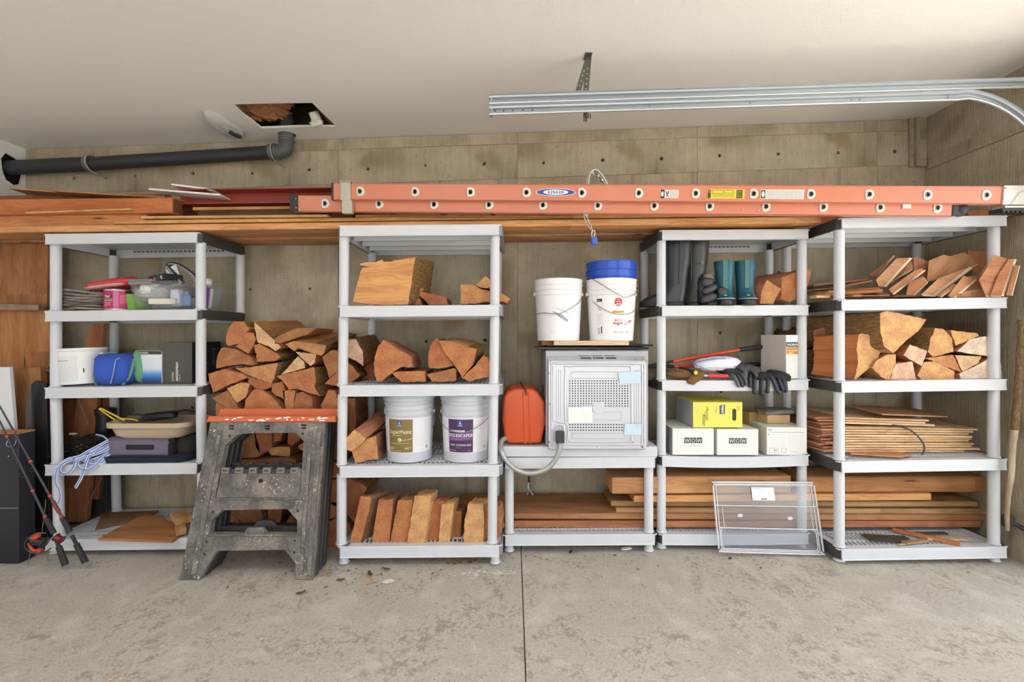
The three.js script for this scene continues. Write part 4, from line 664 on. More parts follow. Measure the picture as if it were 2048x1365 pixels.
function hose(pts, r, amp, n, mat, name, parent) {
  const cv = new THREE.CatmullRomCurve3(pts, false, 'catmullrom', 0.5), fr = cv.computeFrenetFrames(n, false), rings = [];
  for (let i = 0; i <= n; i++) { const p = cv.getPointAt(i / n), R = r + amp * (i % 2 ? 1 : -1), ring = []; for (let j = 0; j < 12; j++) { const a = j / 12 * 2 * Math.PI; ring.push(p.clone().addScaledVector(fr.normals[i], R * Math.cos(a)).addScaledVector(fr.binormals[i], R * Math.sin(a))); } rings.push(ring.reverse()); }
  return mesh(name, loft(rings), mat, parent);
}
const lumpAt = (name, w, h, d, p, mat, parent, o = {}) => mesh(name, at(lump(w, h, d, o.e ?? 0.6, o.fold ?? 0.06, o.freq ?? 5, o.nu ?? 28, o.nv ?? 16), p.x, p.y, p.z, o.rx ?? 0, o.ry ?? 0, o.rz ?? 0), mat, parent);
const cloth = (c) => M(c, { rough: 0.95, bump: T.cloth, bs: 0.002 });
const polyAt = (pts, z, dz, bev = 0.001) => { const g = extr(pts.map(([a, b]) => { const p = P(a, b, z); return [p.x, p.y]; }), dz, bev); g.translate(0, 0, z - dz); return boxUV(g, 'y'); };

// ---------------------------------------------------------------- left unit, second shelf
{
  const ys = U1.t[1] + 0.002, yAt = (x) => ys + 0.012 * (x - X(242, U1.z1));
  { const c = V(X(182, 0.36), yAt(-2.55), 0.36), t = thing('cable_coil', 'loose coil of grey and brown flat cable on the left unit', 'cable', [c.x, c.y, c.z]);
    const turn = (n, r, y0, y1, w, j) => { const pts = []; for (let i = 0; i <= n * 14; i++) { const f = i / (n * 14), a = f * n * 2 * Math.PI; pts.push(V((r + rr(-j, j)) * Math.cos(a) + 0.01 * n2(f * 9, r), y0 + (y1 - y0) * f + w * 0.4 * Math.sin(a + f * 5) + rr(-0.003, 0.003), (r * 0.62 + rr(-j, j)) * Math.sin(a))); } return pts; };
    mesh('cable', tube(turn(8, 0.16, 0.02, 0.13, 0.035, 0.014), 0.0068, 300, 6), M(0x8c857c, { rough: 0.6 }), t); mesh('cable', tube(turn(4, 0.16, 0.016, 0.075, 0.03, 0.014), 0.005, 200, 6), M(0x5a5048, { rough: 0.6 }), t);
    mesh('cable', tube(turn(2, 0.14, 0.008, 0.03, 0.012, 0.01), 0.007, 120, 6), M(0xb0a184, { rough: 0.7 }), t);
    mesh('cable', tube([V(0.03, 0.1, 0.06), V(0.06, 0.15, 0.03), V(0.1, 0.165, 0.0), V(0.14, 0.13, -0.03)], 0.005, 30, 6), M(0x5a5550, { rough: 0.6 }), t); }
  { const p = P(233, 571, 0.40), t = thing('plastic_pouch', 'crumpled red plastic pouch lying over the magenta can', 'pouch', [p.x, p.y, p.z]);
    lumpAt('pouch', 0.32, 0.058, 0.16, V(0, 0.004, 0), M(0xc93a3c, { rough: 0.3, clear: 0.4 }), t, { rz: 0.14, fold: 0.12, freq: 6, e: 0.7 });
    lumpAt('clear_fold', 0.26, 0.022, 0.12, V(-0.02, -0.012, 0.03), M(0xd9a49c, { rough: 0.35 }), t, { rz: 0.12, fold: 0.1, freq: 8, e: 0.7 }); }
  { const x = X(232, 0.44), t = thing('paint_can', 'small magenta paint can in front of the red pouch', 'can', [x, yAt(x), 0.42]), r = 0.0695, h = 0.125;
    mesh('can', toCreasedNormals(lathe([[0, 0], [r, 0], [r + 0.001, 0.004], [r - 0.001, 0.008], [r - 0.001, h - 0.008], [r + 0.001, h - 0.004], [r, h], [r - 0.008, h], [r - 0.009, h - 0.006], [0, h - 0.006]], 40), 0.5), metal(0xd0d0d0, 0.3), t);
    const g = new THREE.CylinderGeometry(r, r, h - 0.02, 40, 1, true, Math.PI / 2, Math.PI * 2); g.translate(0, h / 2, 0);
    mesh('printed_label', g, print(canvasTex(1024, 256, (c, w, hh) => { c.fillStyle = '#b5245c'; c.fillRect(0, 0, w, hh); for (const o of [0, 512]) { c.fillStyle = '#c86c98'; c.fillRect(o + 310, 0, 60, hh); c.fillStyle = '#5c1a3c'; c.fillRect(o + 170, 60, 130, 70); text(c, 'fter', o + 232, 80, 46, '#fff'); c.fillStyle = '#7c9a3c'; c.fillRect(o + 170, 108, 130, 14); c.fillStyle = '#f0c8c0'; c.fillRect(o + 170, 134, 130, 8); scribble(c, o + 180, 165, 100, 4, 17, '#f0d0dc', 5); scribble(c, o + 385, 60, 90, 8, 17, '#e8bcd0', 4); } }), 0.4), t); }
  { const x = X(276, 0.34), t = thing('plastic_tub', 'bright green plastic tub between the magenta can and the clear bin', 'tub', [x, yAt(x), 0.36]);
    mesh('tub', lathe([[0, 0], [0.075, 0], [0.08, 0.004], [0.088, 0.104], [0.083, 0.104], [0.076, 0.008], [0, 0.008]], 32), plastic(0x6aa32c), t); mesh('dark_lid', lathe([[0, 0.1], [0.09, 0.1], [0.09, 0.112], [0, 0.114]], 32), plastic(0x2a2a22), t); }
  { // clear storage bin with its contents
    const nx = X(362, 0.49), t = thing('storage_bin', 'clear plastic storage bin full of odds and ends', 'storage bin', [nx - 0.155, yAt(nx) + 0.002, 0.29]); t.rotation.y = -0.13;
    const clearP = new THREE.MeshPhysicalMaterial({ color: 0xfafcff, roughness: 0.08, transmission: 0.95, thickness: 0, ior: 1.45 }), w = 0.345, d = 0.38, h = 0.165;
    const ring = (s, y, ww = w, dd = d) => rrect(ww * s, dd * s, 0.03, 5).map(([a, b]) => V(a, y, -b));
    mesh('bin', loft([ring(0.2, 0.003), ring(0.84, 0.001), ring(0.86, 0.01), ring(0.99, h - 0.012), ring(1.0, h - 0.01), ring(1.05, h - 0.01), ring(1.05, h), ring(0.99, h), ring(0.98, h - 0.012), ring(0.85, 0.012), ring(0.2, 0.006)]), clearP, t);
    mesh('lid_clip', [box(0.16, 0.012, 0.03, -0.06, h + 0.004, d / 2 + 0.008, 0.004), box(0.15, 0.02, 0.008, -0.06, h - 0.012, d / 2 + 0.018, 0.003)], plastic(0x84847e), t);
    const base = t.position, put = (name, label, cat, g, mat, px, py, z, ry = 0, rz = 0, rx = 0) => { const p = P(px, py, z), q = mesh(name, at(g, p.x, p.y, p.z, rx, ry, rz), mat); return tag(q, label, cat); };
    put('bundle', 'grey crumpled bag inside the clear bin, left half', 'bag', lump(0.2, 0.1, 0.2, 0.7, 0.15, 7), M(0xb8b2aa, { rough: 0.5 }), 318, 588, 0.36);
    put('bundle', 'white crumpled wrapper behind the front wall of the clear bin', 'wrapper', lump(0.1, 0.07, 0.1, 0.7, 0.2, 8), M(0xe6e2de, { rough: 0.4 }), 304, 579, 0.42);
    put('bar', 'cream coloured flat block at the bottom of the clear bin', 'block', box(0.16, 0.035, 0.08, 0, 0, 0, 0.006), M(0xe2dcc8), 333, 604, 0.43);
    put('bundle', 'white and blue packet standing at the near corner of the clear bin', 'packet', lump(0.06, 0.1, 0.06, 0.5, 0.1, 8), M(0xd8d6dc, { rough: 0.4 }), 355, 596, 0.42);
    put('bottle', 'small light blue bottle in the clear bin beside the shelf leg', 'bottle', lathe([[0, 0], [0.022, 0], [0.024, 0.01], [0.024, 0.06], [0.012, 0.075], [0.012, 0.09], [0, 0.09]], 20), plastic(0x86a8d0), 374, 613, 0.4);
    put('bundle', 'dark grey lump lying in the clear bin near the shelf leg', 'bundle', lump(0.12, 0.07, 0.12, 0.7, 0.12, 7), M(0x6c645c, { rough: 0.8 }), 372, 585, 0.34);
    put('small_box', 'purple carton standing in the right end of the clear bin', 'box', box(0.07, 0.135, 0.03, 0, 0, 0, 0.002), M(0x77479a, { rough: 0.5 }), 404, 596, 0.31, -0.2, -0.13);
    put('small_box', 'pale card standing beside the purple carton in the bin', 'card', box(0.045, 0.12, 0.004, 0, 0, 0, 0.001), M(0xe0d2d8), 418, 597, 0.29, -0.2, -0.16);
    const cr = put('tissue', 'crumpled white paper sticking out of the right end of the bin', 'paper', lump(0.07, 0.05, 0.06, 0.7, 0.3, 9), M(0xeeeeee, { rough: 0.8 }), 410, 565, 0.3); void cr;
    carton('product_box', 'black and pink patterned box lying on top of the clear bin', 'box', [0.145, 0.04, 0.11], [X(318, 0.42), Y(566, 0.42) + 0.004, 0.44], -0.35, 0x2a2628, { front: (c, W, H) => { c.fillStyle = '#26262a'; c.fillRect(0, 0, W, H); c.fillStyle = '#d8486c'; for (let i = 0; i < 5; i++) c.fillRect(20 + i * 34, 18 + (i % 3) * 14, 30, H * 0.45); c.fillStyle = '#2c4a4c'; c.fillRect(W * 0.55, 0, W * 0.18, H); c.fillStyle = '#e8e4dc'; c.fillRect(W * 0.76, H * 0.25, 40, 30); c.fillRect(W * 0.8, H * 0.6, 34, 20); }, top: (c, W, H) => { c.fillStyle = '#3a3234'; c.fillRect(0, 0, W, H); } }).rotation.z = 0.12;
    put('document', 'white sheet of paper leaning behind the black hose', 'paper', polyAtLocal([[0, 0], [0.07, -0.01], [0.035, 0.1], [-0.03, 0.07]], 0.002), M(0xdfe0e0), 341, 562, 0.36);
    const hz = 0.33, H = thing('vacuum_hose', 'black and grey striped flexible hose arching out of the clear bin', 'hose'), hp = [[366, 566], [352, 552], [340, 538], [336, 531], [346, 528], [360, 532], [375, 541], [388, 552], [394, 566]].map(([a, b], i) => P(a, b, hz + 0.05 - i * 0.012));
    hose(hp, 0.0125, 0.0012, 90, M(0x3c3e44, { rough: 0.45 }), 'hose', H); mesh('stripe', tube(hp.map((p) => p.clone().add(V(0.002, -0.002, 0.0125))), 0.003, 60, 6), M(0xc8c8c8), H);
    mesh('stripe', tube(hp.map((p) => p.clone().add(V(-0.006, -0.008, 0.009))), 0.003, 60, 6), M(0xb8b8b8), H); void base; }
}
function polyAtLocal(pts, dz) { const g = extr(pts, dz, 0); return g; }
// left unit, third shelf
{
  const ys = U1.t[2] + 0.003;
  { const t = bucket('pail', 'white plastic pail with fine printed text, tipped slightly, left on the unit', 0.106, 0.12, 0.212, [X(160, 0.41), ys + 0.004, 0.39], 0xeeeeec, [0.93], { wrap: [-1.3, 1.3, 0.012, 0.19, (c, w, h) => { c.fillStyle = '#eeeeec'; c.fillRect(0, 0, w, h); c.fillStyle = '#e2e2e2'; c.fillRect(w * 0.12, h * 0.12, w * 0.6, h * 0.86); scribble(c, w * 0.14, h * 0.3, w * 0.22, 10, h * 0.06, '#8a8a8a', 3); c.fillStyle = '#444'; c.fillRect(w * 0.36, h * 0.27, w * 0.22, 6); c.fillRect(w * 0.13, h * 0.66, w * 0.2, 5); scribble(c, w * 0.38, h * 0.5, w * 0.34, 11, h * 0.042, '#a8a8ae', 2); c.fillStyle = '#333'; c.fillRect(w * 0.8, h * 0.55, 16, h * 0.14); scribble(c, w * 0.74, h * 0.3, w * 0.14, 6, h * 0.05, '#b0b0b0', 2); }, 768], bail: [0.17, [[-0.12, 0.17, 0], [-0.15, 0.14, 0.03], [-0.155, 0.115, 0.05], [-0.13, 0.09, 0.085], [-0.1, 0.085, 0.1]]] }); t.rotation.z = 0.045; }
  { const p = P(231, 746, 0.43), t = thing('fabric_bag', 'blue fabric bag with green edging and light piping', 'bag', [p.x, ys, 0.42]), bl = cloth(0x3c60c6), h = 0.185;
    lumpAt('body', 0.205, h, 0.13, V(0.002, h / 2, 0), bl, t, { e: 0.45, fold: 0.04, freq: 5, nu: 48, nv: 24 });
    const gr = cloth(0x86c79a); mesh('edging', tube([V(-0.105, 0.0, 0.02), V(-0.098, 0.06, 0.04), V(-0.082, 0.13, 0.04), V(-0.06, 0.18, 0.02), V(0, 0.188, 0.0)], 0.008, 30, 8), gr, t); mesh('edging', tube([V(0.07, 0.0, 0.04), V(0.1, 0.05, 0.03), V(0.108, 0.1, 0.02), V(0.1, 0.15, 0.0)], 0.008, 30, 8), gr, t);
    lumpAt('side_panel', 0.05, 0.2, 0.1, V(0.1, 0.105, -0.05), gr, t, { fold: 0.03, rz: 0.1, e: 0.8 });
    mesh('piping', tube([V(0.02, 0.01, 0.066), V(0.04, 0.06, 0.073), V(0.048, 0.11, 0.072), V(0.05, 0.145, 0.066), V(0.06, 0.158, 0.06), V(0.078, 0.152, 0.05)], 0.0034, 40, 6), cloth(0xb8ccf0), t); }
  carton('router_box', 'white and blue product box with a dark header, next to the blue bag', 'box', [0.172, 0.199, 0.2], [X(295.5, 0.385), ys, 0.385], 0, 0xd8d8d6, { front: (c, w, h) => { const g = c.createLinearGradient(0, 0, 0, h); g.addColorStop(0, '#e8ecee'); g.addColorStop(0.55, '#e2e8ee'); g.addColorStop(0.72, '#5c9ed6'); g.addColorStop(0.86, '#2f62ae'); g.addColorStop(1, '#3a4356'); c.fillStyle = g; c.fillRect(0, 0, w, h); c.fillStyle = '#44443f'; c.fillRect(0, 0, w, h * 0.105); text(c, 'NIGHTHAWK', w * 0.31, h * 0.055, h * 0.062, '#f2f2f2', { sx: 0.95 }); scribble(c, w * 0.06, h * 0.14, w * 0.5, 1, 10, '#777', 4); scribble(c, w * 0.06, h * 0.2, w * 0.66, 8, h * 0.055, '#b4b8bc', 3); c.fillStyle = '#e8e8e8'; c.fillRect(w * 0.13, h * 0.94, 6, 14); c.fillRect(w * 0.26, h * 0.95, 10, 10); } });
  carton('spray_box', 'tall dark box with white sideways lettering beside the shelf leg', 'box', [0.187, 0.252, 0.27], [X(353.5, 0.38), ys, 0.38], 0, 0x57544c, { front: (c, w, h) => { c.fillStyle = '#55524a'; c.fillRect(0, 0, w, h); text(c, 'DATARIA', w * 0.37, h * 0.945, h * 0.052, '#e8e4da', { rot: -Math.PI / 2, align: 'left', weight: 'bold' }); text(c, 'MAXXSPRAY', w * 0.51, h * 0.945, h * 0.079, '#fafafa', { rot: -Math.PI / 2, align: 'left', sx: 1.02 }); text(c, '1000 PT', w * 0.605, h * 0.945, h * 0.045, '#c8b46a', { rot: -Math.PI / 2, align: 'left' }); },
    right: (c, w, h) => { c.fillStyle = '#1d1c1c'; c.fillRect(0, 0, w, h); text(c, 'XSPRAY', w * 0.28, h * 0.08, h * 0.06, '#eee'); scribble(c, w * 0.3, h * 0.28, w * 0.2, 3, h * 0.07, '#ccc', 4); c.strokeStyle = '#cfcfcf'; c.lineWidth = 4; c.strokeRect(w * 0.28, h * 0.52, w * 0.25, h * 0.22); scribble(c, w * 0.33, h * 0.57, w * 0.14, 4, h * 0.04, '#ddd', 4); c.fillStyle = '#4c4c58'; c.fillRect(w * 0.7, h * 0.2, w * 0.09, h * 0.42); c.fillStyle = '#aaa'; c.fillRect(w * 0.64, h * 0.18, w * 0.2, 6); c.fillRect(w * 0.66, h * 0.5, w * 0.16, 4); } });
}
// left unit, fourth shelf
{
  const ys = U1.t[3] + 0.003, z = 0.42;
  { const p = P(160, 900, 0.40), t = thing('cargo_net', 'heap of black knotted netting behind the blue rope', 'net', [p.x, ys, 0.36]), dk = M(0x1e1a17, { rough: 0.9 });
    lumpAt('netting', 0.34, 0.13, 0.2, V(0, 0.055, -0.03), M(0x2c241d, { rough: 1, bump: T.cloth, bs: 0.02 }), t, { fold: 0.2, freq: 8, e: 0.9, rz: 0.2 });
    const gs = [], ks = []; for (let i = 0; i < 46; i++) { const x = rr(-0.17, 0.16), top = 0.04 + 0.07 * (x + 0.17) / 0.33, a = rr(0, 6.28), q = V(x, rr(0.008, top), rr(0.0, 0.09)); gs.push(tube([q, q.clone().add(V(0.02 * Math.cos(a), 0.014 * Math.sin(a), 0.014)), q.clone().add(V(0.045 * Math.cos(a), 0.018 * Math.sin(a + 1), 0))], 0.0028, 8, 5)); if (i % 2) ks.push(at(new THREE.SphereGeometry(0.0055, 7, 5), q.x + 0.01, q.y + 0.006, q.z + 0.02)); }
    mesh('net_cord', join(gs), dk, t).userData.kind = 'stuff'; mesh('knot', join(ks), M(0x4a4038, { rough: 0.9 }), t).userData.kind = 'stuff';
    mesh('white_tag', box(0.035, 0.008, 0.02, -0.08, 0.135, 0.0, 0.001), M(0xddd6cc), t); }
  { const t = thing('rope', 'tangled blue and white rope hanging over the shelf edge', 'rope'), A = M(0xd4dcf0, { rough: 0.7 }), Bm = M(0x6a83c4, { rough: 0.7 });
    const strands = [ [[223, 884, .46], [214, 882, .46], [199, 890, .48], [174, 903, .5], [158, 912, .51], [133, 919, .53], [116, 934, .548], [111, 952, .556], [112, 967, .553], [119, 980, .55], [120, 995, .55], [115, 1006, .55]],
      [[222, 893, .45], [196, 906, .5], [166, 914, .53], [151, 922, .548], [146, 934, .552], [134, 946, .553], [123, 945, .552], [119, 936, .55], [126, 926, .545], [140, 920, .53], [160, 911, .5]],
      [[205, 892, .47], [183, 905, .5], [173, 920, .54], [168, 937, .552], [161, 956, .553], [150, 975, .552]],
      [[224, 900, .44], [205, 915, .5], [188, 932, .548], [172, 939, .552], [159, 934, .55], [154, 925, .54], [166, 912, .5], [190, 900, .47]],
      [[222, 908, .46], [206, 921, .51], [196, 927, .53], [212, 922, .5], [224, 916, .47]], [[220, 887, .45], [200, 898, .47], [178, 911, .49], [165, 921, .51], [180, 923, .51], [204, 911, .48], [222, 897, .45]],
      [[224, 904, .44], [200, 913, .48], [176, 924, .52], [186, 928, .53], [210, 917, .49], [223, 911, .46]], [[192, 870, .36], [204, 872, .38], [213, 878, .41], [220, 885, .43]] ];
    strands.forEach((s, i) => { const pts = s.map(([a, b, zz]) => P(a, b, zz)); mesh('strand', tube(pts, 0.0042, 60, 7), i === 7 ? A : i % 2 ? A : A, t); mesh('strand', tube(pts.map((p) => p.clone().add(V(0.004, -0.004, 0.0025))), 0.0038, 60, 7), Bm, t); if (i < 7) mesh('strand', tube(pts.map((p) => p.clone().add(V(0.0075, -0.0075, 0.001))), 0.0034, 60, 7), A, t); }); }
  { const x = X(290, z), t = thing('tool_bag', 'grey-purple fabric tool bag with a black handle patch', 'bag', [x, ys + 0.016, 0.36]), h = 0.125, w = 0.385;
    lumpAt('body', w, h, 0.22, V(0, h / 2, 0), cloth(0x766e80), t, { e: 0.22, fold: 0.025, freq: 5, nu: 60, nv: 26 });
    mesh('handle_patch', box(0.165, 0.03, 0.008, 0.01, 0.063, 0.109, 0.003), cloth(0x2e2b2e), t); mesh('bottom_trim', box(w - 0.02, 0.014, 0.2, 0, 0.01, 0.008, 0.005), cloth(0x2a2a52), t);
    lumpAt('end_pocket', 0.04, h * 0.95, 0.19, V(w / 2 - 0.006, h / 2 - 0.002, 0.012), cloth(0x221f22), t, { e: 0.35 }); }
  { const x = X(310, z), t = thing('folded_cloth', 'dark navy folded cloth lying under the grey tool bag', 'cloth', [x, ys, 0.36]); lumpAt('cloth', 0.52, 0.036, 0.26, V(-0.01, 0.013, 0.02), cloth(0x232d40), t, { e: 0.25, fold: 0.03 }); }
  { const x = X(378, 0.4), t = thing('pouch', 'black padded pouch between the tool bag and the shelf leg', 'pouch', [x, ys + 0.016, 0.37]); lumpAt('pouch', 0.12, 0.12, 0.2, V(0.005, 0.06, -0.02), cloth(0x2a2826), t, { e: 0.5 }); }
  { const x = X(308, 0.42), y0 = Y(875, 0.42), t = thing('basin', 'shallow beige plastic basin resting on the tool bag', 'basin', [x, y0, 0.36]), be = M(0xc0ab92, { rough: 0.55 }), w = 0.49, d = 0.3, h = 0.1;
    const ring = (s, y, e = 0) => rrect(w * s + e, d * s + e, Math.min(0.07, d * s * 0.3), 6).map(([a, b]) => V(a, y, -b));
    mesh('basin', loft([ring(0.3, 0.0), ring(0.68, 0.0), ring(0.78, 0.012), ring(0.86, h - 0.034), ring(0.88, h - 0.032), ring(0.99, h - 0.032), ring(1, h - 0.028), ring(1, h - 0.003), ring(0.985, h), ring(0.96, h - 0.004), ring(0.85, 0.02), ring(0.7, 0.008), ring(0.3, 0.008)]), be, t); }
  { const t = thing('power_tool', 'black corded tool lying in the beige basin', 'tool'), bk = M(0x22201f, { rough: 0.5 }); const q = P(305, 834, 0.36);
    lumpAt('body', 0.2, 0.045, 0.07, V(q.x + 0.05, q.y + 0.005, q.z), bk, t, { e: 0.5, rz: 0.1 }); mesh('cord', tube([[250, 836], [262, 830], [280, 832], [300, 829], [330, 826], [345, 832], [358, 823], [375, 821], [388, 824]].map(([a, b]) => P(a, b, 0.33)), 0.006, 60, 7), bk, t); lumpAt('head', 0.1, 0.03, 0.05, V(q.x - 0.1, q.y - 0.0, q.z), M(0x5a554e), t); }
  { const t = thing('yellow_strap', 'folded bright yellow strap sticking out of the beige basin', 'strap'), ye = M(0xe8c426, { rough: 0.45 }); const s = (a) => mesh('strap', tube(a.map(([x, y, zz]) => P(x, y, zz)), 0.0052, 30, 8), ye, t); s([[231, 841, .38], [215, 830, .40], [200, 819, .42], [199, 817, .42], [206, 819, .42], [225, 829, .41], [249, 842, .40]]); s([[244, 838, .40], [262, 839, .40], [276, 842, .39]]); }
  { const x = X(222, 0.2), t = thing('jar', 'black jar standing behind the beige basin by the rear leg', 'jar', [X(206, 0.22), ys, 0.2]); void x; mesh('jar', lathe([[0, 0], [0.05, 0], [0.052, 0.01], [0.05, 0.22], [0.056, 0.225], [0.056, 0.26], [0.03, 0.27], [0, 0.27]], 24), plastic(0x1f2020), t); }
}
// left unit, bottom shelf
{
  const ys = U1.t[4], fl = (a, b, y = ys + 0.004) => { const d = F * (EYE - y) / (b - HORIZON); return [(a - 1024) * d / F, DIST - d]; };
  const flat = (name, label, cat, pts, y, h, col) => { const g = extr(pts.map(([x, z]) => [x, -z]), h, 0.0015); g.rotateX(-Math.PI / 2); g.translate(0, y, 0); return tag(mesh(name, boxUV(g, 'x'), wood(col)), label, cat); };
  flat('hardboard_sheet', 'flat brown sheet of board lying on the bottom shelf of the left unit', 'board', [fl(196, 1081), fl(345, 1086), fl(373, 1066), fl(331, 1040), fl(291, 1029)], ys + 0.003, 0.012, 0xb98150);
  flat('cardboard_sheet', 'grey-brown sheet at the back of the left bottom shelf', 'board', [fl(190, 1060), fl(205, 1026), fl(318, 1022), fl(300, 1034)], ys + 0.001, 0.006, 0x8a6b4c);
  const blk = (label, px, py, y, w, h, d, ry) => { const d0 = F * (EYE - y) / (py - HORIZON), g = box(w, h, d, 0, h / 2, 0, 0.003); const m = mesh('wood_block', g, wood(0xc79a64)); m.position.set((px - 1024) * d0 / F, y, DIST - d0); m.rotation.y = ry; tag(m, label, 'wood block'); };
  blk('short wooden block lying on the brown board, lower of the two', 361, 1062, ys + 0.016, 0.16, 0.036, 0.05, -0.9); blk('short wooden block crossing on top of the other one', 362, 1042, ys + 0.053, 0.15, 0.042, 0.08, -0.72);
}
// things behind and left of the left unit
{
  const slab = (name, label, cat, pts, z, dz, mat) => tag(mesh(name, polyAt(pts, z, dz), mat), label, cat);
  slab('plywood_sheet', 'upper brown plywood sheet standing at the far left against the wall', 'plywood', [[-52, 488], [96, 488], [93, 620], [-52, 620]], 0.22, 0.02, wood(0xb07c4e));
  slab('ledger_strip', 'grey-brown wooden strip across the plywood at the far left', 'timber', [[-50, 607], [76, 610], [76, 621], [-50, 620]], 0.29, 0.04, wood(0x9c8a72));
  slab('plywood_sheet', 'lower orange-brown plywood sheet at the far left, below the strip', 'plywood', [[-52, 620], [97, 620], [104, 990], [-52, 990]], 0.25, 0.02, wood(0xbb8452));
  slab('short_plank', 'brown plank end standing in front of the lower plywood sheet', 'timber', [[31, 745], [59, 737], [80, 735], [88, 905], [34, 905]], 0.36, 0.04, wood(0xa87848));
  slab('short_plank', 'brown plank showing behind the white pail', 'timber', [[62, 706], [128, 703], [132, 790], [64, 790]], 0.28, 0.02, wood(0xa06a40));
  slab('white_board', 'white laminated panel leaning at the far left edge', 'panel', [[-60, 735], [18, 735], [30, 876], [-60, 876]], 0.46, 0.02, M(0xe2e4e6, { rough: 0.4 }));
  slab('black_sheet', 'tall black panel leaning between the dark cabinet and the left unit', 'panel', [[61, 770], [70, 762], [92, 768], [100, 1113], [46, 1113]], 0.44, 0.02, M(0x242222, { rough: 0.45 }));
  slab('black_sheet', 'grey-edged black panel just left of the tall black one', 'panel', [[52, 800], [62, 768], [66, 1100], [40, 1120]], 0.475, 0.014, M(0x4a4846, { rough: 0.5 }));
  slab('leaning_plank', 'orange-brown plank leaning against the wall behind the left unit', 'timber', [[116, 1045], [172, 1045], [190, 850], [208, 648], [181, 648], [140, 800]], 0.17, 0.03, wood(0xb0754a));
  slab('leaning_plank', 'darker brown plank leaning just right of the orange-brown one', 'timber', [[165, 1000], [196, 1000], [226, 786], [190, 786]], 0.125, 0.03, wood(0x8e5236));
  slab('leaning_plank', 'narrow dark plank leaning at the left of the orange-brown one', 'timber', [[100, 1040], [116, 1040], [150, 780], [128, 780]], 0.19, 0.03, wood(0x74482e));
  slab('black_sheet', 'black panel standing low behind the leaning planks', 'panel', [[150, 1040], [224, 1020], [228, 880], [180, 880]], 0.1, 0.012, M(0x2b2a28, { rough: 0.6 }));
  for (const [a, b, l] of [[[157, 800], [176, 850], 'thin grey wire hanging over the leaning plank'], [[203, 957], [168, 1022], 'thin grey rod leaning across the low black panel']]) tag(mesh('thin_rod', rod(P(a[0], a[1], 0.215), P(b[0], b[1], 0.215), 0.003), M(0x8a8680, { rough: 0.4, metal: 0.5 })), l, 'rod');
  const t = thing('dark_cabinet', 'dark navy cabinet panel with a brown top edge at the far left', 'cabinet', [0, 0, 0]), bx = X(36, 0.62);
  mesh('body', box(0.6, 0.722, 0.09, bx - 0.3, 0.361, 0.572, 0.004), M(0x25252f, { rough: 0.45 }), t); mesh('top_edge', box(0.6, 0.008, 0.092, bx - 0.3, 0.726, 0.572, 0.001), wood(0xb88a58), t);
  mesh('seam', box(0.6, 0.004, 0.003, bx - 0.3, 0.31, 0.618, 0.001), M(0x8a8a90), t); mesh('hinge', [tube([V(bx - 0.05, 0.7, 0.62), V(bx - 0.055, 0.67, 0.628), V(bx - 0.04, 0.655, 0.63), V(bx - 0.015, 0.66, 0.625), V(bx - 0.008, 0.69, 0.62)], 0.003, 20, 6), at(new THREE.SphereGeometry(0.006, 8, 6), bx - 0.05, 0.6, 0.62)], metal(0x9a9aa0), t);
}
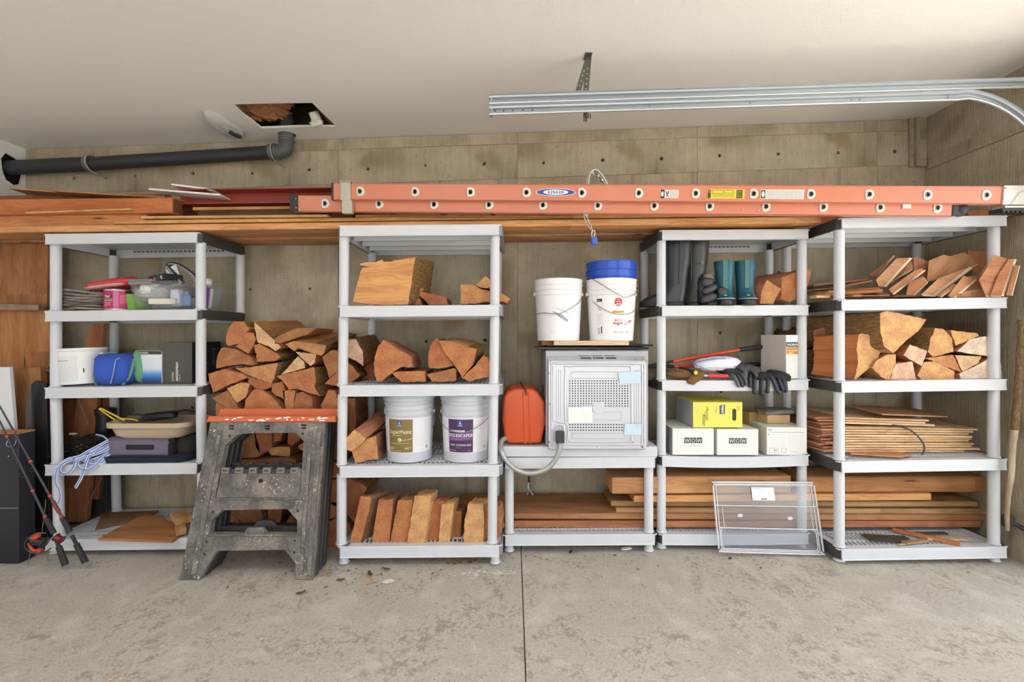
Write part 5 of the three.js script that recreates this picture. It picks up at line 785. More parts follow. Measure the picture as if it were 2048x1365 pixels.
// fishing rods
{
  const z = 0.665, bk = M(0x2a2b2c, { rough: 0.7 }), rd = M(0xc23c30, { rough: 0.4 }), gy = M(0x3a3a3c, { rough: 0.4 });
  const mk = (label, pts, bands, print2) => { const t = thing('fishing_rod', label, 'fishing rod'), q = pts.map(([a, b, zz]) => P(a, b, zz ?? z)); mesh('blank', rod(q[0], q[1], 0.0035, 0.0065), gy, t); const dir = q[3].clone().sub(q[2]);
    mesh('grip', join([rod(q[1], q[2], 0.012, 0.013, 14), rod(q[2].clone().addScaledVector(dir, 0.12), q[2].clone().addScaledVector(dir, 0.42), 0.0085, 0.0085, 14), rod(q[2].clone().addScaledVector(dir, 0.4), q[3], 0.0135, 0.0155, 14)]), bk, t);
    for (const f of bands) { const c = q[0].clone().lerp(q[1], f); mesh('band', rod(c.clone().addScaledVector(q[1].clone().sub(q[0]), -0.008), c.clone().addScaledVector(q[1].clone().sub(q[0]), 0.008), 0.008, 0.0085, 12), rd, t); }
    if (print2) mesh('printed_wrap', rod(q[0].clone().lerp(q[1], 0.87), q[0].clone().lerp(q[1], 0.96), 0.0088, 0.009, 12), M(0x7a2c24, { rough: 0.4 }), t);
    const gd = q[0].clone().lerp(q[1], 0.62); mesh('line_guide', at(new THREE.TorusGeometry(0.011, 0.0016, 6, 16), gd.x - 0.012, gd.y - 0.004, gd.z, 0.3, 0.6), gy, t);
    return [t, q]; };
  mk('fishing rod with a red printed band, right one of the leaning pair', [[-20, 778, .70], [124, 1036], [140, 1064], [171, 1126, 0.672]], [0.33, 0.56, 0.83, 0.99], true);
  const [t, q] = mk('fishing rod with the orange reel, left one of the leaning pair', [[-20, 802, .70], [92, 1038], [108, 1068], [131, 1131, 0.672]], [0.3, 0.76, 0.98]);
  const c = P(80, 1082, z + 0.01), or = M(0xd8542a, { rough: 0.35 });
  const reel = mesh('reel', at(lathe([[0, -0.03], [0.026, -0.03], [0.03, -0.022], [0.022, -0.016], [0.022, 0.016], [0.03, 0.022], [0.026, 0.03], [0, 0.034]], 24), c.x + 0.008, c.y, c.z + 0.01, 0.3, 0, 1.2), M(0x3a3436, { rough: 0.35, metal: 0.4 }), t); void q;
  mesh('bail', at(new THREE.TorusGeometry(0.058, 0.0035, 8, 36, 4.4), c.x + 0.02, c.y - 0.004, c.z + 0.02, 0.2, 0.5, 1.0), metal(0x6a6660, 0.3), reel.parent); mesh('crank', tube([P(58, 1086, z + .03), P(62, 1097, z + .03), P(70, 1102, z + .03), P(84, 1096, z + .02)], 0.0075, 20, 8), or, t);
  mesh('crank_knob', at(new THREE.SphereGeometry(0.014, 14, 10), P(90, 1096, z).x, P(90, 1096, z).y, z + 0.03), M(0xb8382c, { rough: 0.35 }), t); mesh('spool_cap', at(lump(0.05, 0.03, 0.03), P(82, 1069, z).x, P(82, 1069, z).y, z + 0.03, 0, 0, 0.5), or, t);
  mesh('line_stand', [rod(P(62, 1098, z), P(56, 1132, z), 0.0022), rod(P(95, 1105, z), P(96, 1124, z), 0.0022), rod(P(92, 1000, z), P(84, 1065, z), 0.002)], metal(0x9a9484), t);
  mesh('spool', at(lathe([[0, -0.018], [0.022, -0.018], [0.016, -0.01], [0.016, 0.01], [0.022, 0.018], [0, 0.018]], 20), P(118, 1078, z).x, P(118, 1078, z).y, z + 0.0, 0, 0, 1.1), M(0x8a3040, { rough: 0.3, metal: 0.5 }), t);
}
// ---------------------------------------------------------------- sawhorses: two folded, leaning on the pile
{
  const zf = 0.79, lean = 0.17, speck = M(0xffffff, { rough: 0.6, map: T.speck, bump: T.floorBump, bs: 0.0008 }), dkp = M(0x3c3b3a, { rough: 0.5, map: T.scuff }), ora = M(0xcd6a40, { rough: 0.5 });
  const cosL = 1 / Math.hypot(1, lean);
  const pl = ([a, b]) => { const t = (HORIZON - b) / F, d = (DIST - zf + lean * EYE) / (1 - lean * t); return [(a - 1024) * d / F, Math.max(0, (EYE + t * d) / cosL)]; };
  const cx = -1.4, loc = (pts) => pts.map(pl).map(([x, v]) => [x - cx, v]);
  const outer = loc([[419, 844], [648, 844], [646, 880], [624, 1161], [590, 1161], [589, 1129], [568, 1102], [434, 1104], [426, 1112], [402, 1153], [398, 1161], [357, 1161]]);
  const w1 = loc([[428, 997], [448, 891], [475, 868], [510, 865], [590.6, 865], [608, 882], [601, 996]]), w2 = loc([[416, 1070], [420.6, 1041], [442.6, 1020], [574.6, 1017.5], [595, 1041], [595, 1070]]);
  const leg = (t, name, z, back) => { const holes = [w1, w2]; for (const [a, b] of [[457, 873], [604, 868], [424, 1025], [594, 1023], [411, 1085], [588, 1083], [407, 1110], [587, 1107]]) { const [q] = loc([[a, b]]); holes.push(circ(q[0], q[1], 0.005, 8)); } for (const [a, b] of [[461, 856], [533, 856], [606, 854]]) for (const dy of [-3, 2.5]) { const [q] = loc([[a, b + dy]]); holes.push(rrect(0.028, 0.006, 0.0028, 2, q[0], q[1])); }
    const g = extr(outer, 0.035, 0.004, holes); g.translate(0, 0, z - 0.035); const m = mesh(name, boxUV(g, 'y'), back ? dkp : speck, t);
    if (!back) { const rib = (pts, dz = 0.008) => { const r = extr(loc(pts), 0.02, 0.003); r.translate(0, 0, z + dz - 0.02); return boxUV(r, 'y'); };
      mesh('leg_rib', rib([[436, 862], [444, 862], [392, 1150], [382, 1150]]), speck, m); mesh('leg_rib', rib([[618, 862], [625, 862], [606, 1150], [597, 1150]]), speck, m); mesh('leg_rib', rib([[634, 862], [643, 862], [622, 1152], [613, 1152]]), speck, m);
      mesh('cross_rib', rib([[424, 997], [603, 996], [603, 999.5], [423, 1000.5]], 0.006), speck, m); mesh('cross_rib', rib([[414, 1070], [596, 1070], [596, 1074], [413, 1074]], 0.006), speck, m); }
    return m; };
  const make = (label, dz, front) => {
    const t = thing('sawhorse', label, 'sawhorse', [cx, 0, zf - dz]); t.rotation.x = -Math.atan(lean);
    const a = leg(t, 'front_frame', 0, !front), b = leg(t, 'rear_frame', -0.048, true); void b;
    const [q0, q1, q2, q3] = loc([[432, 996], [443, 940], [602, 938], [600, 996]]); const tr = extr([q0, q3, q2, q1], 0.016, 0.002); tr.translate(0, 0, -0.012); const tray = mesh('hinged_tray', boxUV(tr, 'x'), front ? speck : dkp, t);
    const yt = q1[1], xa = q1[0], xb = q2[0]; for (let i = 0; i < 6; i++) { const x = xa + 0.022 + (xb - xa - 0.03) * i / 5.35; mesh('hinge_tooth', join([box(0.042, 0.032, 0.022, x, yt - 0.004, -0.004, 0.003)]), front ? M(0x77736c, { rough: 0.6 }) : dkp, tray); if (i < 5) mesh('hinge_gap', box(0.044, 0.026, 0.008, x + 0.045, yt - 0.008, 0.0, 0.002), M(0x2e3232), tray); mesh('hinge_slot', box(0.022, 0.006, 0.002, x, yt - 0.004, 0.0075, 0), M(0x24211f), tray); }
    if (front) { const [h] = loc([[522, 962]]); mesh('peg_hole', at(new THREE.CylinderGeometry(0.011, 0.011, 0.003, 18), h[0], h[1], 0.0035, Math.PI / 2), M(0x16120e), tray); }
    const tab = extr(loc([[481, 1071], [492, 1057], [522, 1057], [535, 1071]]), 0.02, 0.003); tab.translate(0, 0, -0.03); mesh('lock_tab', boxUV(tab, 'x'), front ? speck : M(0x4a4c4c, { rough: 0.5 }), a);
    const [c0, c1] = loc([[412, 844], [667, 843]]), cap = extr([[c0[0], c0[1] - 0.002], [c1[0], c0[1] - 0.002], [c1[0], c0[1] + (front ? 0.03 : 0.056)], [c0[0] + 0.012, c0[1] + (front ? 0.03 : 0.056)]], 0.085, 0.004); cap.translate(0, 0, -0.078);
    const cm = mesh('top_cap', boxUV(cap, 'x'), ora, t); const sp = []; for (let i = 0; i < 26; i++) { const x = c0[0] + 0.1 + rnd() ** 0.8 * (c1[0] - c0[0] - 0.14), y = c0[1] + rr(0.004, 0.024), w = rr(0.004, 0.03), k = []; for (let j = 0; j < 9; j++) { const a2 = j / 9 * 6.283; k.push([x + w * Math.cos(a2) * rr(0.4, 1), y + rr(0.002, 0.006) * Math.sin(a2)]); } const e = extr(k, 0.0008, 0); e.translate(0, 0, 0.0068); sp.push(e); } if (front) mesh('paint_splash', join(sp), M(0xf2ece4), cm).userData.kind = 'stuff';
    return t; };
  make('paint-spattered grey sawhorse folded flat, in front of the firewood pile', 0, true);
  make('second folded sawhorse, dark, standing right behind the paint-spattered one', 0.095, false);
}

// ---------------------------------------------------------------- paint buckets on the second unit
{
  const ys = U2.t[3] + 0.003, grey = 0xc6cad0;
  const mk = (label, px, draw, bail) => { const x = X(px, 0.49), t = bucket('paint_bucket', label, 0.128, 0.143, 0.366, [x, ys, 0.47], grey, [0.72, 0.8, 0.88], { rough: 0.35, wrap: [-1.25, 1.25, 0.055, 0.25, draw, 1024], bail });
    mesh('lid', toCreasedNormals(lathe([[0, 0.37], [0.13, 0.37], [0.135, 0.378], [0.149, 0.378], [0.15, 0.345], [0.146, 0.343], [0.146, 0.366], [0, 0.366]], 48), 0.5), M(grey, { rough: 0.4 }), t); return t; };
  const common = (c, w, h, x0, x1, base) => { c.fillStyle = '#e4e4e6'; c.fillRect(0, 0, w, h); scribble(c, 8, h * 0.08, w * 0.16, 18, h * 0.05, '#a8a8ac', 3); scribble(c, x1 + 18, h * 0.06, w - x1 - 40, 16, h * 0.05, '#b0b0b6', 3); c.fillStyle = '#666'; for (let i = 0; i < 12; i++) c.fillRect(w * 0.88 + i * 4, h * 0.82, rnd() > 0.5 ? 3 : 1, h * 0.1); c.fillStyle = base; c.fillRect(x0, h * 0.03, x1 - x0, h * 0.95); c.strokeStyle = '#3a3a3a'; c.lineWidth = 3; c.strokeRect(x0, h * 0.03, x1 - x0, h * 0.95); };
  const badge = (c, x, y, s) => { c.fillStyle = '#3450a0'; c.fillRect(x - s / 2, y, s, s * 0.95); c.fillStyle = '#aebee6'; c.beginPath(); c.moveTo(x - s * 0.24, y + s * 0.8); c.lineTo(x - s * 0.1, y + s * 0.3); c.arc(x, y + s * 0.28, s * 0.12, Math.PI, 0); c.lineTo(x + s * 0.24, y + s * 0.8); c.fill(); c.fillStyle = '#8c9cc8'; c.fillRect(x - s / 2, y + s * 0.95, s, s * 0.28); };
  mk('grey paint bucket with a gold-brown label, left one of the pair', 818, (c, w, h) => { const x0 = w * 0.2, x1 = w * 0.635, m = (x0 + x1) / 2; common(c, w, h, x0, x1, '#86703e'); c.fillStyle = '#efe6d2'; text(c, 'SHARE', w * 0.09, h * 0.05, 30, '#444'); badge(c, m, h * 0.07, 74); text(c, 'SuperPaint', m, h * 0.395, 84, '#f4f0e4', { weight: 'normal', sx: 0.98 }); scribble(c, x0 + 70, h * 0.49, 300, 1, 8, '#e8d8a8', 9, 30); c.fillStyle = '#efe8d8'; c.beginPath(); c.arc(m, h * 0.62, 32, 0, 7); c.fill(); c.fillStyle = '#8a7440'; c.fillRect(m - 12, h * 0.6, 24, 26); c.strokeStyle = '#e6dcc0'; c.lineWidth = 8; c.beginPath(); c.moveTo(m + 20, h * 0.62); c.quadraticCurveTo(m + 150, h * 0.64, x1, h * 0.57); c.stroke(); scribble(c, x0 + 50, h * 0.71, 340, 2, 18, '#d8cca4', 6, 26); scribble(c, x0 + 10, h * 0.84, 110, 3, 18, '#efe6cc', 7); scribble(c, x1 - 130, h * 0.84, 110, 2, 18, '#efe6cc', 8); scribble(c, x0 + 20, h * 0.94, 380, 1, 10, '#e8dfc4', 6, 30); },
    [0.27, [[0.14, 0.27, 0], [0.15, 0.25, 0.02], [0.146, 0.2, 0.04], [0.13, 0.17, -0.02]]]);
  mk('grey paint bucket with a purple label and wire handle, right one of the pair', 931, (c, w, h) => { const x0 = w * 0.23, x1 = w * 0.66, m = (x0 + x1) / 2; common(c, w, h, x0, x1, '#4c3158'); c.fillStyle = '#6c4c7c'; c.beginPath(); c.moveTo(x0, h * 0.55); c.lineTo(x1, h * 0.3); c.lineTo(x1, h * 0.62); c.lineTo(x0, h * 0.66); c.fill(); badge(c, m, h * 0.06, 80); c.fillStyle = '#e9e4ea'; c.fillRect(x0 + 40, h * 0.34, 260, 30); c.fillStyle = '#5a3a64'; c.fillRect(x0 + 60, h * 0.355, 200, 4); text(c, 'DECKSCAPES', m, h * 0.49, 74, '#f0eaf2', { font: 'serif', sx: 0.86 }); scribble(c, x0 + 40, h * 0.58, 360, 2, 16, '#b8a4c0', 5, 22); text(c, 'SOLID · ULTRADEEP BASE', m, h * 0.77, 36, '#e8e0ea', { sx: 0.9 }); scribble(c, x0 + 140, h * 0.84, 160, 1, 10, '#c8b8d0', 6); scribble(c, x0 + 14, h * 0.92, 220, 1, 10, '#d8ccdc', 7, 26); scribble(c, x1 - 80, h * 0.92, 60, 1, 10, '#d8ccdc', 8); },
    [0.27, [[-0.145, 0.27, 0], [-0.15, 0.25, 0.03], [-0.11, 0.2, 0.11], [-0.04, 0.175, 0.14], [0.03, 0.18, 0.142], [0.1, 0.215, 0.115], [0.148, 0.255, 0.03], [0.145, 0.27, 0]]]);
}

// ---------------------------------------------------------------- oven on the low unit, and what stands on it
{
  const zb = 0.535, L = X(1097, zb), R = X(1293, zb), B = U3.t[0] + 0.004, TP = Y(722, zb), W = R - L, H = TP - B, cx = (L + R) / 2, t = thing('built_in_oven', 'silver built-in oven standing with its perforated back plate facing out', 'oven', [cx, B, 0.3]);
  const st = M(0xcfd1d6, { rough: 0.36, metal: 0.55 }), stD = M(0xa7a8ac, { rough: 0.45, metal: 0.5 }), O = (x, y) => [x, y];
  mesh('body', box(0.6, H + 0.055, 0.42, 0.005, (H + 0.055) / 2, -0.02, 0.004), stD, t);
  const f = (z) => z - 0.3;
  mesh('back_plate', [box(W, H + 0.0, 0.012, 0, H / 2, f(0.527), 0.003), box(W - 0.03, 0.02, 0.03, 0, -0.006, f(0.52), 0.006)], st, t);
  { const g = new THREE.BufferGeometry(); const ys = [H, H + 0.058], zz = [f(0.53), f(0.44)], xs = [[-W / 2, W / 2], [-0.3, 0.3]]; const hs = []; void hs; const pos = [xs[0][0], ys[0], zz[0], xs[0][1], ys[0], zz[0], xs[1][1] - 0.01, ys[1], zz[1], xs[1][0] + 0.01, ys[1], zz[1]]; g.setAttribute('position', new THREE.Float32BufferAttribute(pos, 3)); g.setAttribute('uv', new THREE.Float32BufferAttribute([0, 0, 1, 0, 1, 1, 0, 1], 2)); g.setIndex([0, 1, 2, 0, 2, 3]); g.computeVertexNormals(); const m = mesh('vent_hood', g, M(0xc4c5c8, { rough: 0.4, metal: 0.4, side: THREE.DoubleSide, key: 2 }), t);
    for (let r = 0; r < 3; r++) for (let c = 0; c < 3; c++) { const fr = 0.22 + 0.27 * r, y = ys[0] + (ys[1] - ys[0]) * (1 - fr), z = zz[0] + (zz[1] - zz[0]) * (1 - fr); mesh('vent_slot', at(box(0.062, 0.011, 0.003, 0, 0, 0, 0.001), -0.075 + c * 0.073 + r * 0.006, y, z + 0.002, -1.0), M(0x3a3c40), m); } }
  const u = (px) => X(px, zb) - cx, v = (py) => Y(py, zb) - B, ridge = (pts, h = 0.006, r = 0.005, name = 'pressed_ridge') => mesh(name, tube(pts.map(([a, b]) => V(u(a), v(b), f(0.5335))), r, Math.max(40, pts.length * 6), 6, true), st, t);
  const rr2 = (x0, y0, x1, y1, r) => { const o = []; for (const [cx2, cy2, a0] of [[x1 - r, y0 + r, -90], [x1 - r, y1 - r, 0], [x0 + r, y1 - r, 90], [x0 + r, y0 + r, 180]]) for (let i = 0; i <= 4; i++) { const a = (a0 + i * 22.5) * Math.PI / 180; o.push([cx2 + r * Math.cos(a), cy2 + r * Math.sin(a)]); } return o; };
  ridge(rr2(1103, 725, 1289, 897, 8), 0, 0.006); ridge([[1112, 728], [1276, 728], [1284, 735], [1284, 883], [1278, 889], [1116, 889], [1107, 882], [1107, 862], [1112, 852], [1124, 850], [1128, 857], [1128, 880], [1134, 887], [1136, 860], [1134, 848], [1112, 843], [1107, 836], [1107, 735]], 0, 0.0062);
  ridge([[1138, 733], [1256, 733], [1262, 740], [1263, 876], [1256, 883], [1146, 884], [1137, 876], [1137, 862], [1130, 835], [1131, 742]], 0, 0.0055); ridge(rr2(1143, 744, 1262, 757, 6), 0, 0.003); ridge(rr2(1145, 866, 1250, 877, 5), 0, 0.003); ridge(rr2(1180, 824, 1244, 840, 4), 0, 0.003);
  for (const px of [1114, 1118, 1122, 1270, 1274, 1278]) mesh('pressed_rib', rod(V(u(px), v(740), f(0.534)), V(u(px), v(px < 1200 ? 836 : 872), f(0.534)), 0.0028, 0.0028, 6), st, t);
  mesh('knock_out', at(new THREE.CylinderGeometry(0.034, 0.036, 0.006, 28), u(1197), v(817), f(0.535), Math.PI / 2, 0, 0), st, t);
  const hs = []; const hole = (px, py, r) => hs.push(at(new THREE.CylinderGeometry(r, r, 0.0016, 8), u(px), v(py), f(0.5335), Math.PI / 2));
  for (let r = 0; r < 11; r++) for (let c = 0; c < 22; c++) { const px = 1139.5 + c * 5.52, py = 762.5 + r * 5.02; if (px > 1235 && py < 769) continue; if (Math.hypot(px - 1197, py - 817) < 13.5) continue; if (py > 812 && px < 1186 && py > 813) continue; hole(px, py, 0.0042); }
  for (let r = 0; r < 3; r++) for (let c = 0; c < 20; c++) hole(1139.5 + c * 5.5, 850 + r * 5.6, 0.0042); for (let r = 0; r < 3; r++) for (let c = 0; c < 4; c++) hole(1112 + c * 3.7, 854 + r * 3.4, 0.0026);
  const pat = mesh('vent_hole', hs, M(0x2c2d30), t); pat.userData.kind = 'stuff';
  for (const [a, b] of [[1099, 700], [1143, 697.5]]) void [a, b]; for (const [a, b] of [[1112, 718], [1191, 718], [1271, 718], [1286, 718], [1098, 748], [1099, 809], [1099, 885], [1194, 896], [1284, 894], [1287, 747], [1288, 806], [1289, 883]]) mesh('screw', at(new THREE.CylinderGeometry(0.004, 0.005, 0.004, 10), u(a), v(b), f(0.535), Math.PI / 2), metal(0x8e8e92), t);
  const stick = (name, pts, col, rough, z = 0.541) => { const g = extr(pts.map(([a, b]) => [u(a), v(b)]), 0.0008, 0); g.translate(0, 0, f(z)); return mesh(name, g, M(col, { rough }), t); };
  const sk = stick('paper_label', [[1136, 814], [1184, 812.5], [1184.5, 845], [1136.5, 846.5]], 0xf0efe9, 0.7); const pf = mesh('print', new THREE.PlaneGeometry(0.134, 0.09), print(canvasTex(384, 256, (c, w, h) => { c.fillStyle = '#efeee8'; c.fillRect(0, 0, w, h); scribble(c, 14, 40, 130, 6, 24, '#dcdcd8', 4); c.strokeStyle = '#cfcfca'; c.lineWidth = 3; c.strokeRect(196, 30, 150, 190); for (let i = 0; i < 9; i++) { c.beginPath(); c.moveTo(230 + rnd() * 80, 50 + rnd() * 150); c.lineTo(230 + rnd() * 80, 50 + rnd() * 150); c.stroke(); } }), 0.7), sk); pf.position.set(u(1160.2), v(829.6), f(0.5422));
  stick('blue_tape', [[1236, 744.5], [1281, 744], [1281, 767], [1239, 768]], 0xc3dbe8, 0.35); stick('blue_tape', [[1249, 848], [1283, 847], [1282, 871], [1247, 869]], 0xc3dbe8, 0.35); stick('blue_tape', [[1270, 848], [1285, 848], [1274, 858]], 0xb4d2e2, 0.35, 0.542);
  mesh('connector', [box(0.05, 0.066, 0.03, u(1119.5), v(873.5), f(0.548), 0.004)], plastic(0x33343a), t); mesh('connector_collar', rod(V(u(1120), v(884), f(0.552)), V(u(1120), v(890), f(0.552)), 0.017, 0.015, 16), metal(0xa8a8a8), t);
  mesh('side_label', box(0.003, 0.05, 0.04, -0.297, H * 0.62, 0.0, 0), M(0x3c3c40), t);
  hose([[1120, 888], [1119, 897], [1116, 909], [1108, 924], [1094, 938], [1076, 945], [1060, 947], [1042, 944], [1024, 934], [1011, 920], [1003, 905], [1001, 894], [1004, 886], [1010, 884]].map(([a, b], i) => { const p = P(a, b, 0.565); return V(p.x - cx, p.y - B, f(0.565) - (i > 10 ? (i - 10) * 0.03 : 0)); }), 0.0138, 0.0014, 150, M(0xb4b4b0, { rough: 0.4, metal: 0.5 }), 'conduit', t);
  { const w = thing('loose_wires', 'stripped wire ends with black tape hanging below the conduit', 'wire'), zz = 0.3; mesh('wire', rod(P(1058, 930, zz), P(1058, 957, zz), 0.0015), M(0xc8c6c0), w); mesh('tape', rod(P(1058, 953, zz), P(1058.5, 965, zz), 0.007, 0.008, 8), M(0x1c1a18), w); for (const [a, b, c2] of [[1056, 1062, 0xe6e2d8], [1061, 1060, 0x2a2826], [1058, 1056, 0xb8b4aa]]) mesh('wire', tube([P(1058, 963, zz), P(a, 975, zz + 0.01), P(b, 985, zz + 0.005), P(2 * b - 1058, 991, zz)], 0.0018, 16, 5), M(c2), w); }
  const yT = B + H + 0.056, yC = Y(685, 0.36);
  tag(mesh('cooktop', [box(0.66, 0.016, 0.36, X(1182, 0.36), yT + 0.013, 0.26, 0.003), box(0.64, 0.012, 0.34, X(1190, 0.36) + 0.02, yT + 0.03, 0.25, 0.003)], M(0x161616, { rough: 0.2 })), 'black glass cooktop lying flat on top of the silver oven', 'cooktop');
  { const b = thing('cutting_board', 'cream coloured board on top of the cooktop under the buckets', 'board', [X(1183, 0.46), yT + 0.038, 0.34]); mesh('board', box(0.445, 0.026, 0.24, 0, 0.006, 0, 0.004), M(0xead2ae, { rough: 0.6, map: T.wood }), b); mesh('end_block', box(0.07, 0.026, 0.2, -0.258, 0.006, -0.01, 0.004), wood(0x8a5c3c), b); }
  const yB = yT + 0.058, z0 = 0.335;
  const wt = bucket('bucket', 'plain white plastic bucket with a grey paint smear', 0.128, 0.147, 0.37, [X(1117.5, z0 + 0.03), yB, z0], 0xf1f0f0, [0.74, 0.82, 0.9], { wrap: [-1.3, 1.3, 0.02, 0.26, (c, w, h) => { c.fillStyle = '#f1f0f0'; c.fillRect(0, 0, w, h); c.fillStyle = '#9aa0ae'; c.beginPath(); c.moveTo(w * 0.36, h * 0.36); c.lineTo(w * 0.5, h * 0.42); c.lineTo(w * 0.63, h * 0.56); c.lineTo(w * 0.62, h * 0.63); c.lineTo(w * 0.48, h * 0.5); c.fill(); c.fillStyle = '#b4b8c2'; c.beginPath(); c.moveTo(w * 0.4, h * 0.26); c.quadraticCurveTo(w * 0.56, h * 0.32, w * 0.74, h * 0.5); c.lineTo(w * 0.6, h * 0.4); c.fill(); c.fillStyle = '#3a3a40'; for (let i = 0; i < 14; i++) c.fillRect(w * 0.36 + rnd() * 60, h * 0.36 + rnd() * 30, 6, 4); scribble(c, w * 0.84, h * 0.05, w * 0.1, 24, h * 0.035, '#b8b8bc', 3, 9); c.fillStyle = '#999'; c.fillRect(w * 0.32, h * 0.86, w * 0.06, 3); }, 768], bail: [0.285, [[0.145, 0.285, 0], [0.142, 0.27, 0.03], [0.11, 0.225, 0.1], [0.05, 0.185, 0.136], [0.0, 0.162, 0.146], [-0.03, 0.157, 0.146], [-0.1, 0.165, 0.11], [-0.144, 0.162, 0.02]]] }); void wt; void yC;
  const ace = bucket('bucket', 'white printed hardware-store bucket with red lettering', 0.13, 0.152, 0.37, [X(1224.5, z0 + 0.03), yB, z0], 0xf3f2f0, [0.74, 0.82, 0.9], { wrap: [-1.35, 1.35, 0.012, 0.27, (c, w, h) => { c.fillStyle = '#f3f2f0'; c.fillRect(0, 0, w, h);
      const bx = w * 0.2; c.strokeStyle = '#888'; c.lineWidth = 2; c.strokeRect(bx - 10, h * 0.08, 96, h * 0.84); c.fillStyle = '#2c2c2c'; c.fillRect(bx - 8, h * 0.08, 92, 48); scribble(c, bx, h * 0.11, 76, 2, 18, '#ddd', 6); c.fillStyle = '#333'; for (let i = 0; i < 8; i++) c.fillRect(bx + 10 + rnd() * 44, h * 0.25 + i * 10, 18, 6); scribble(c, bx, h * 0.42, 76, 14, 14, '#8c8c8c', 3, 10); for (let i = 0; i < 14; i++) { c.fillStyle = '#444'; c.fillRect(bx, h * 0.75 + i * 7, 30, rnd() > 0.5 ? 4 : 2); } c.fillRect(bx + 52, h * 0.72, 22, 110);
      const m = w * 0.53; c.fillStyle = '#b8242c'; c.beginPath(); c.arc(m, h * 0.16, 64, 0, 7); c.fill(); text(c, 'the', m, h * 0.105, 26, '#f6e8e6'); text(c, 'supply place', m, h * 0.145, 20, '#f6e8e6'); text(c, 'ACE', m, h * 0.205, 46, '#fff', { weight: 'italic bold' });
      c.fillStyle = '#c0a03c'; c.beginPath(); c.moveTo(m - 90, h * 0.385); for (let i = 0; i <= 20; i++) c.lineTo(m - 90 + i * 9.5, h * 0.36 + rr(-6, 6)); for (let i = 20; i >= 0; i--) c.lineTo(m - 90 + i * 9.5, h * 0.41 + rr(-8, 8)); c.fill();
      text(c, 'ACE', m, h * 0.575, 58, '#b02430', { sx: 1.2 }); c.fillStyle = '#b02430'; c.beginPath(); c.moveTo(m - 90, h * 0.625); c.lineTo(m + 90, h * 0.625); c.lineTo(m + 60, h * 0.665); c.lineTo(m - 60, h * 0.665); c.fill(); c.fillStyle = '#4a4a3a'; c.beginPath(); c.moveTo(m - 24, h * 0.66); c.lineTo(m + 24, h * 0.66); c.lineTo(m, h * 0.705); c.fill(); text(c, 'Hardware', m, h * 0.645, 22, '#f4e0dc');
      c.save(); c.translate(m + 190, h * 0.63); c.rotate(-0.35); c.fillStyle = '#b04450'; for (let i = 0; i < 5; i++) c.fillRect(-90 + i * 22, -12 + (i % 2) * 6, 14, 20); c.beginPath(); c.ellipse(50, -6, 50, 13, 0, 0, 7); c.fill(); c.restore();
      text(c, 'The', m - 70, h * 0.85, 32, '#3a3a3a', { align: 'left' }); text(c, 'helpful', m + 2, h * 0.85, 32, '#c0303a', { align: 'left' }); text(c, 'place.', m + 138, h * 0.85, 32, '#3a3a3a', { align: 'left' }); scribble(c, m + 150, h * 0.06, 60, 9, 16, '#9a9aa0', 3, 14); }, 1024],
    bail: [0.285, [[-0.148, 0.285, 0], [-0.143, 0.265, 0.03], [-0.1, 0.205, 0.112], [-0.03, 0.165, 0.146], [0.03, 0.156, 0.148], [0.09, 0.165, 0.126], [0.14, 0.2, 0.07], [0.163, 0.25, 0.02], [0.15, 0.285, 0]]] }); void ace;
  const bb = bucket('bucket', 'glossy blue bucket nested inside the printed white bucket', 0.125, 0.152, 0.368, [X(1224.5, z0 + 0.03), yB + 0.108, z0], 0x2c56c4, [0.74, 0.86], { rough: 0.18, bail: [0.3, [[-0.148, 0.28, 0.02], [-0.13, 0.262, 0.085], [-0.07, 0.21, 0.15], [0.0, 0.165, 0.168], [0.04, 0.146, 0.165], [0.09, 0.158, 0.14], [0.14, 0.18, 0.09], [0.16, 0.2, 0.03]]] }); void bb;
  { const zc = 0.47, pts = [[1014, 783], [1030, 777], [1066, 778], [1076, 785], [1089, 804], [1091.5, 845], [1083, 884], [1076, 889], [1042, 893], [1018, 889], [1010, 880], [1004.5, 840], [1007, 795]], t2 = thing('tool_case', 'glossy orange plastic tool case standing on end beside the oven', 'tool case', [0, 0, 0]), oc = M(0xcc5222, { rough: 0.36 });
    const g = new THREE.ExtrudeGeometry(shp(pts.map(([a, b]) => { const p = P(a, b, zc); return [p.x, Math.max(p.y, U3.t[0] + 0.012)]; })), { depth: 0.26, bevelEnabled: true, bevelThickness: 0.022, bevelSize: 0.016, bevelOffset: -0.016, bevelSegments: 4 }); g.translate(0, 0, zc - 0.27); mesh('shell', toCreasedNormals(g, 0.7), oc, t2);
    mesh('seam_rib', [rod(P(1046, 784, zc + 0.012), P(1050, 888, zc + 0.012), 0.004), rod(P(1057, 784, zc + 0.012), P(1061, 888, zc + 0.012), 0.004)], oc, t2); mesh('handle', tube([P(1052, 790, zc + 0.016), P(1051, 782, zc + 0.014), P(1046, 774, zc - 0.005), P(1041, 765, zc - 0.05)], 0.005, 20, 7), M(0x2a2420, { rough: 0.5 }), t2); mesh('latch', box(0.03, 0.018, 0.014, X(1050, zc), Y(787, zc), zc + 0.012, 0.004), oc, t2); }
}
// ---------------------------------------------------------------- boots, gloves and tools on the fourth unit
const ys4 = (i) => U4.t[i] + 0.003;
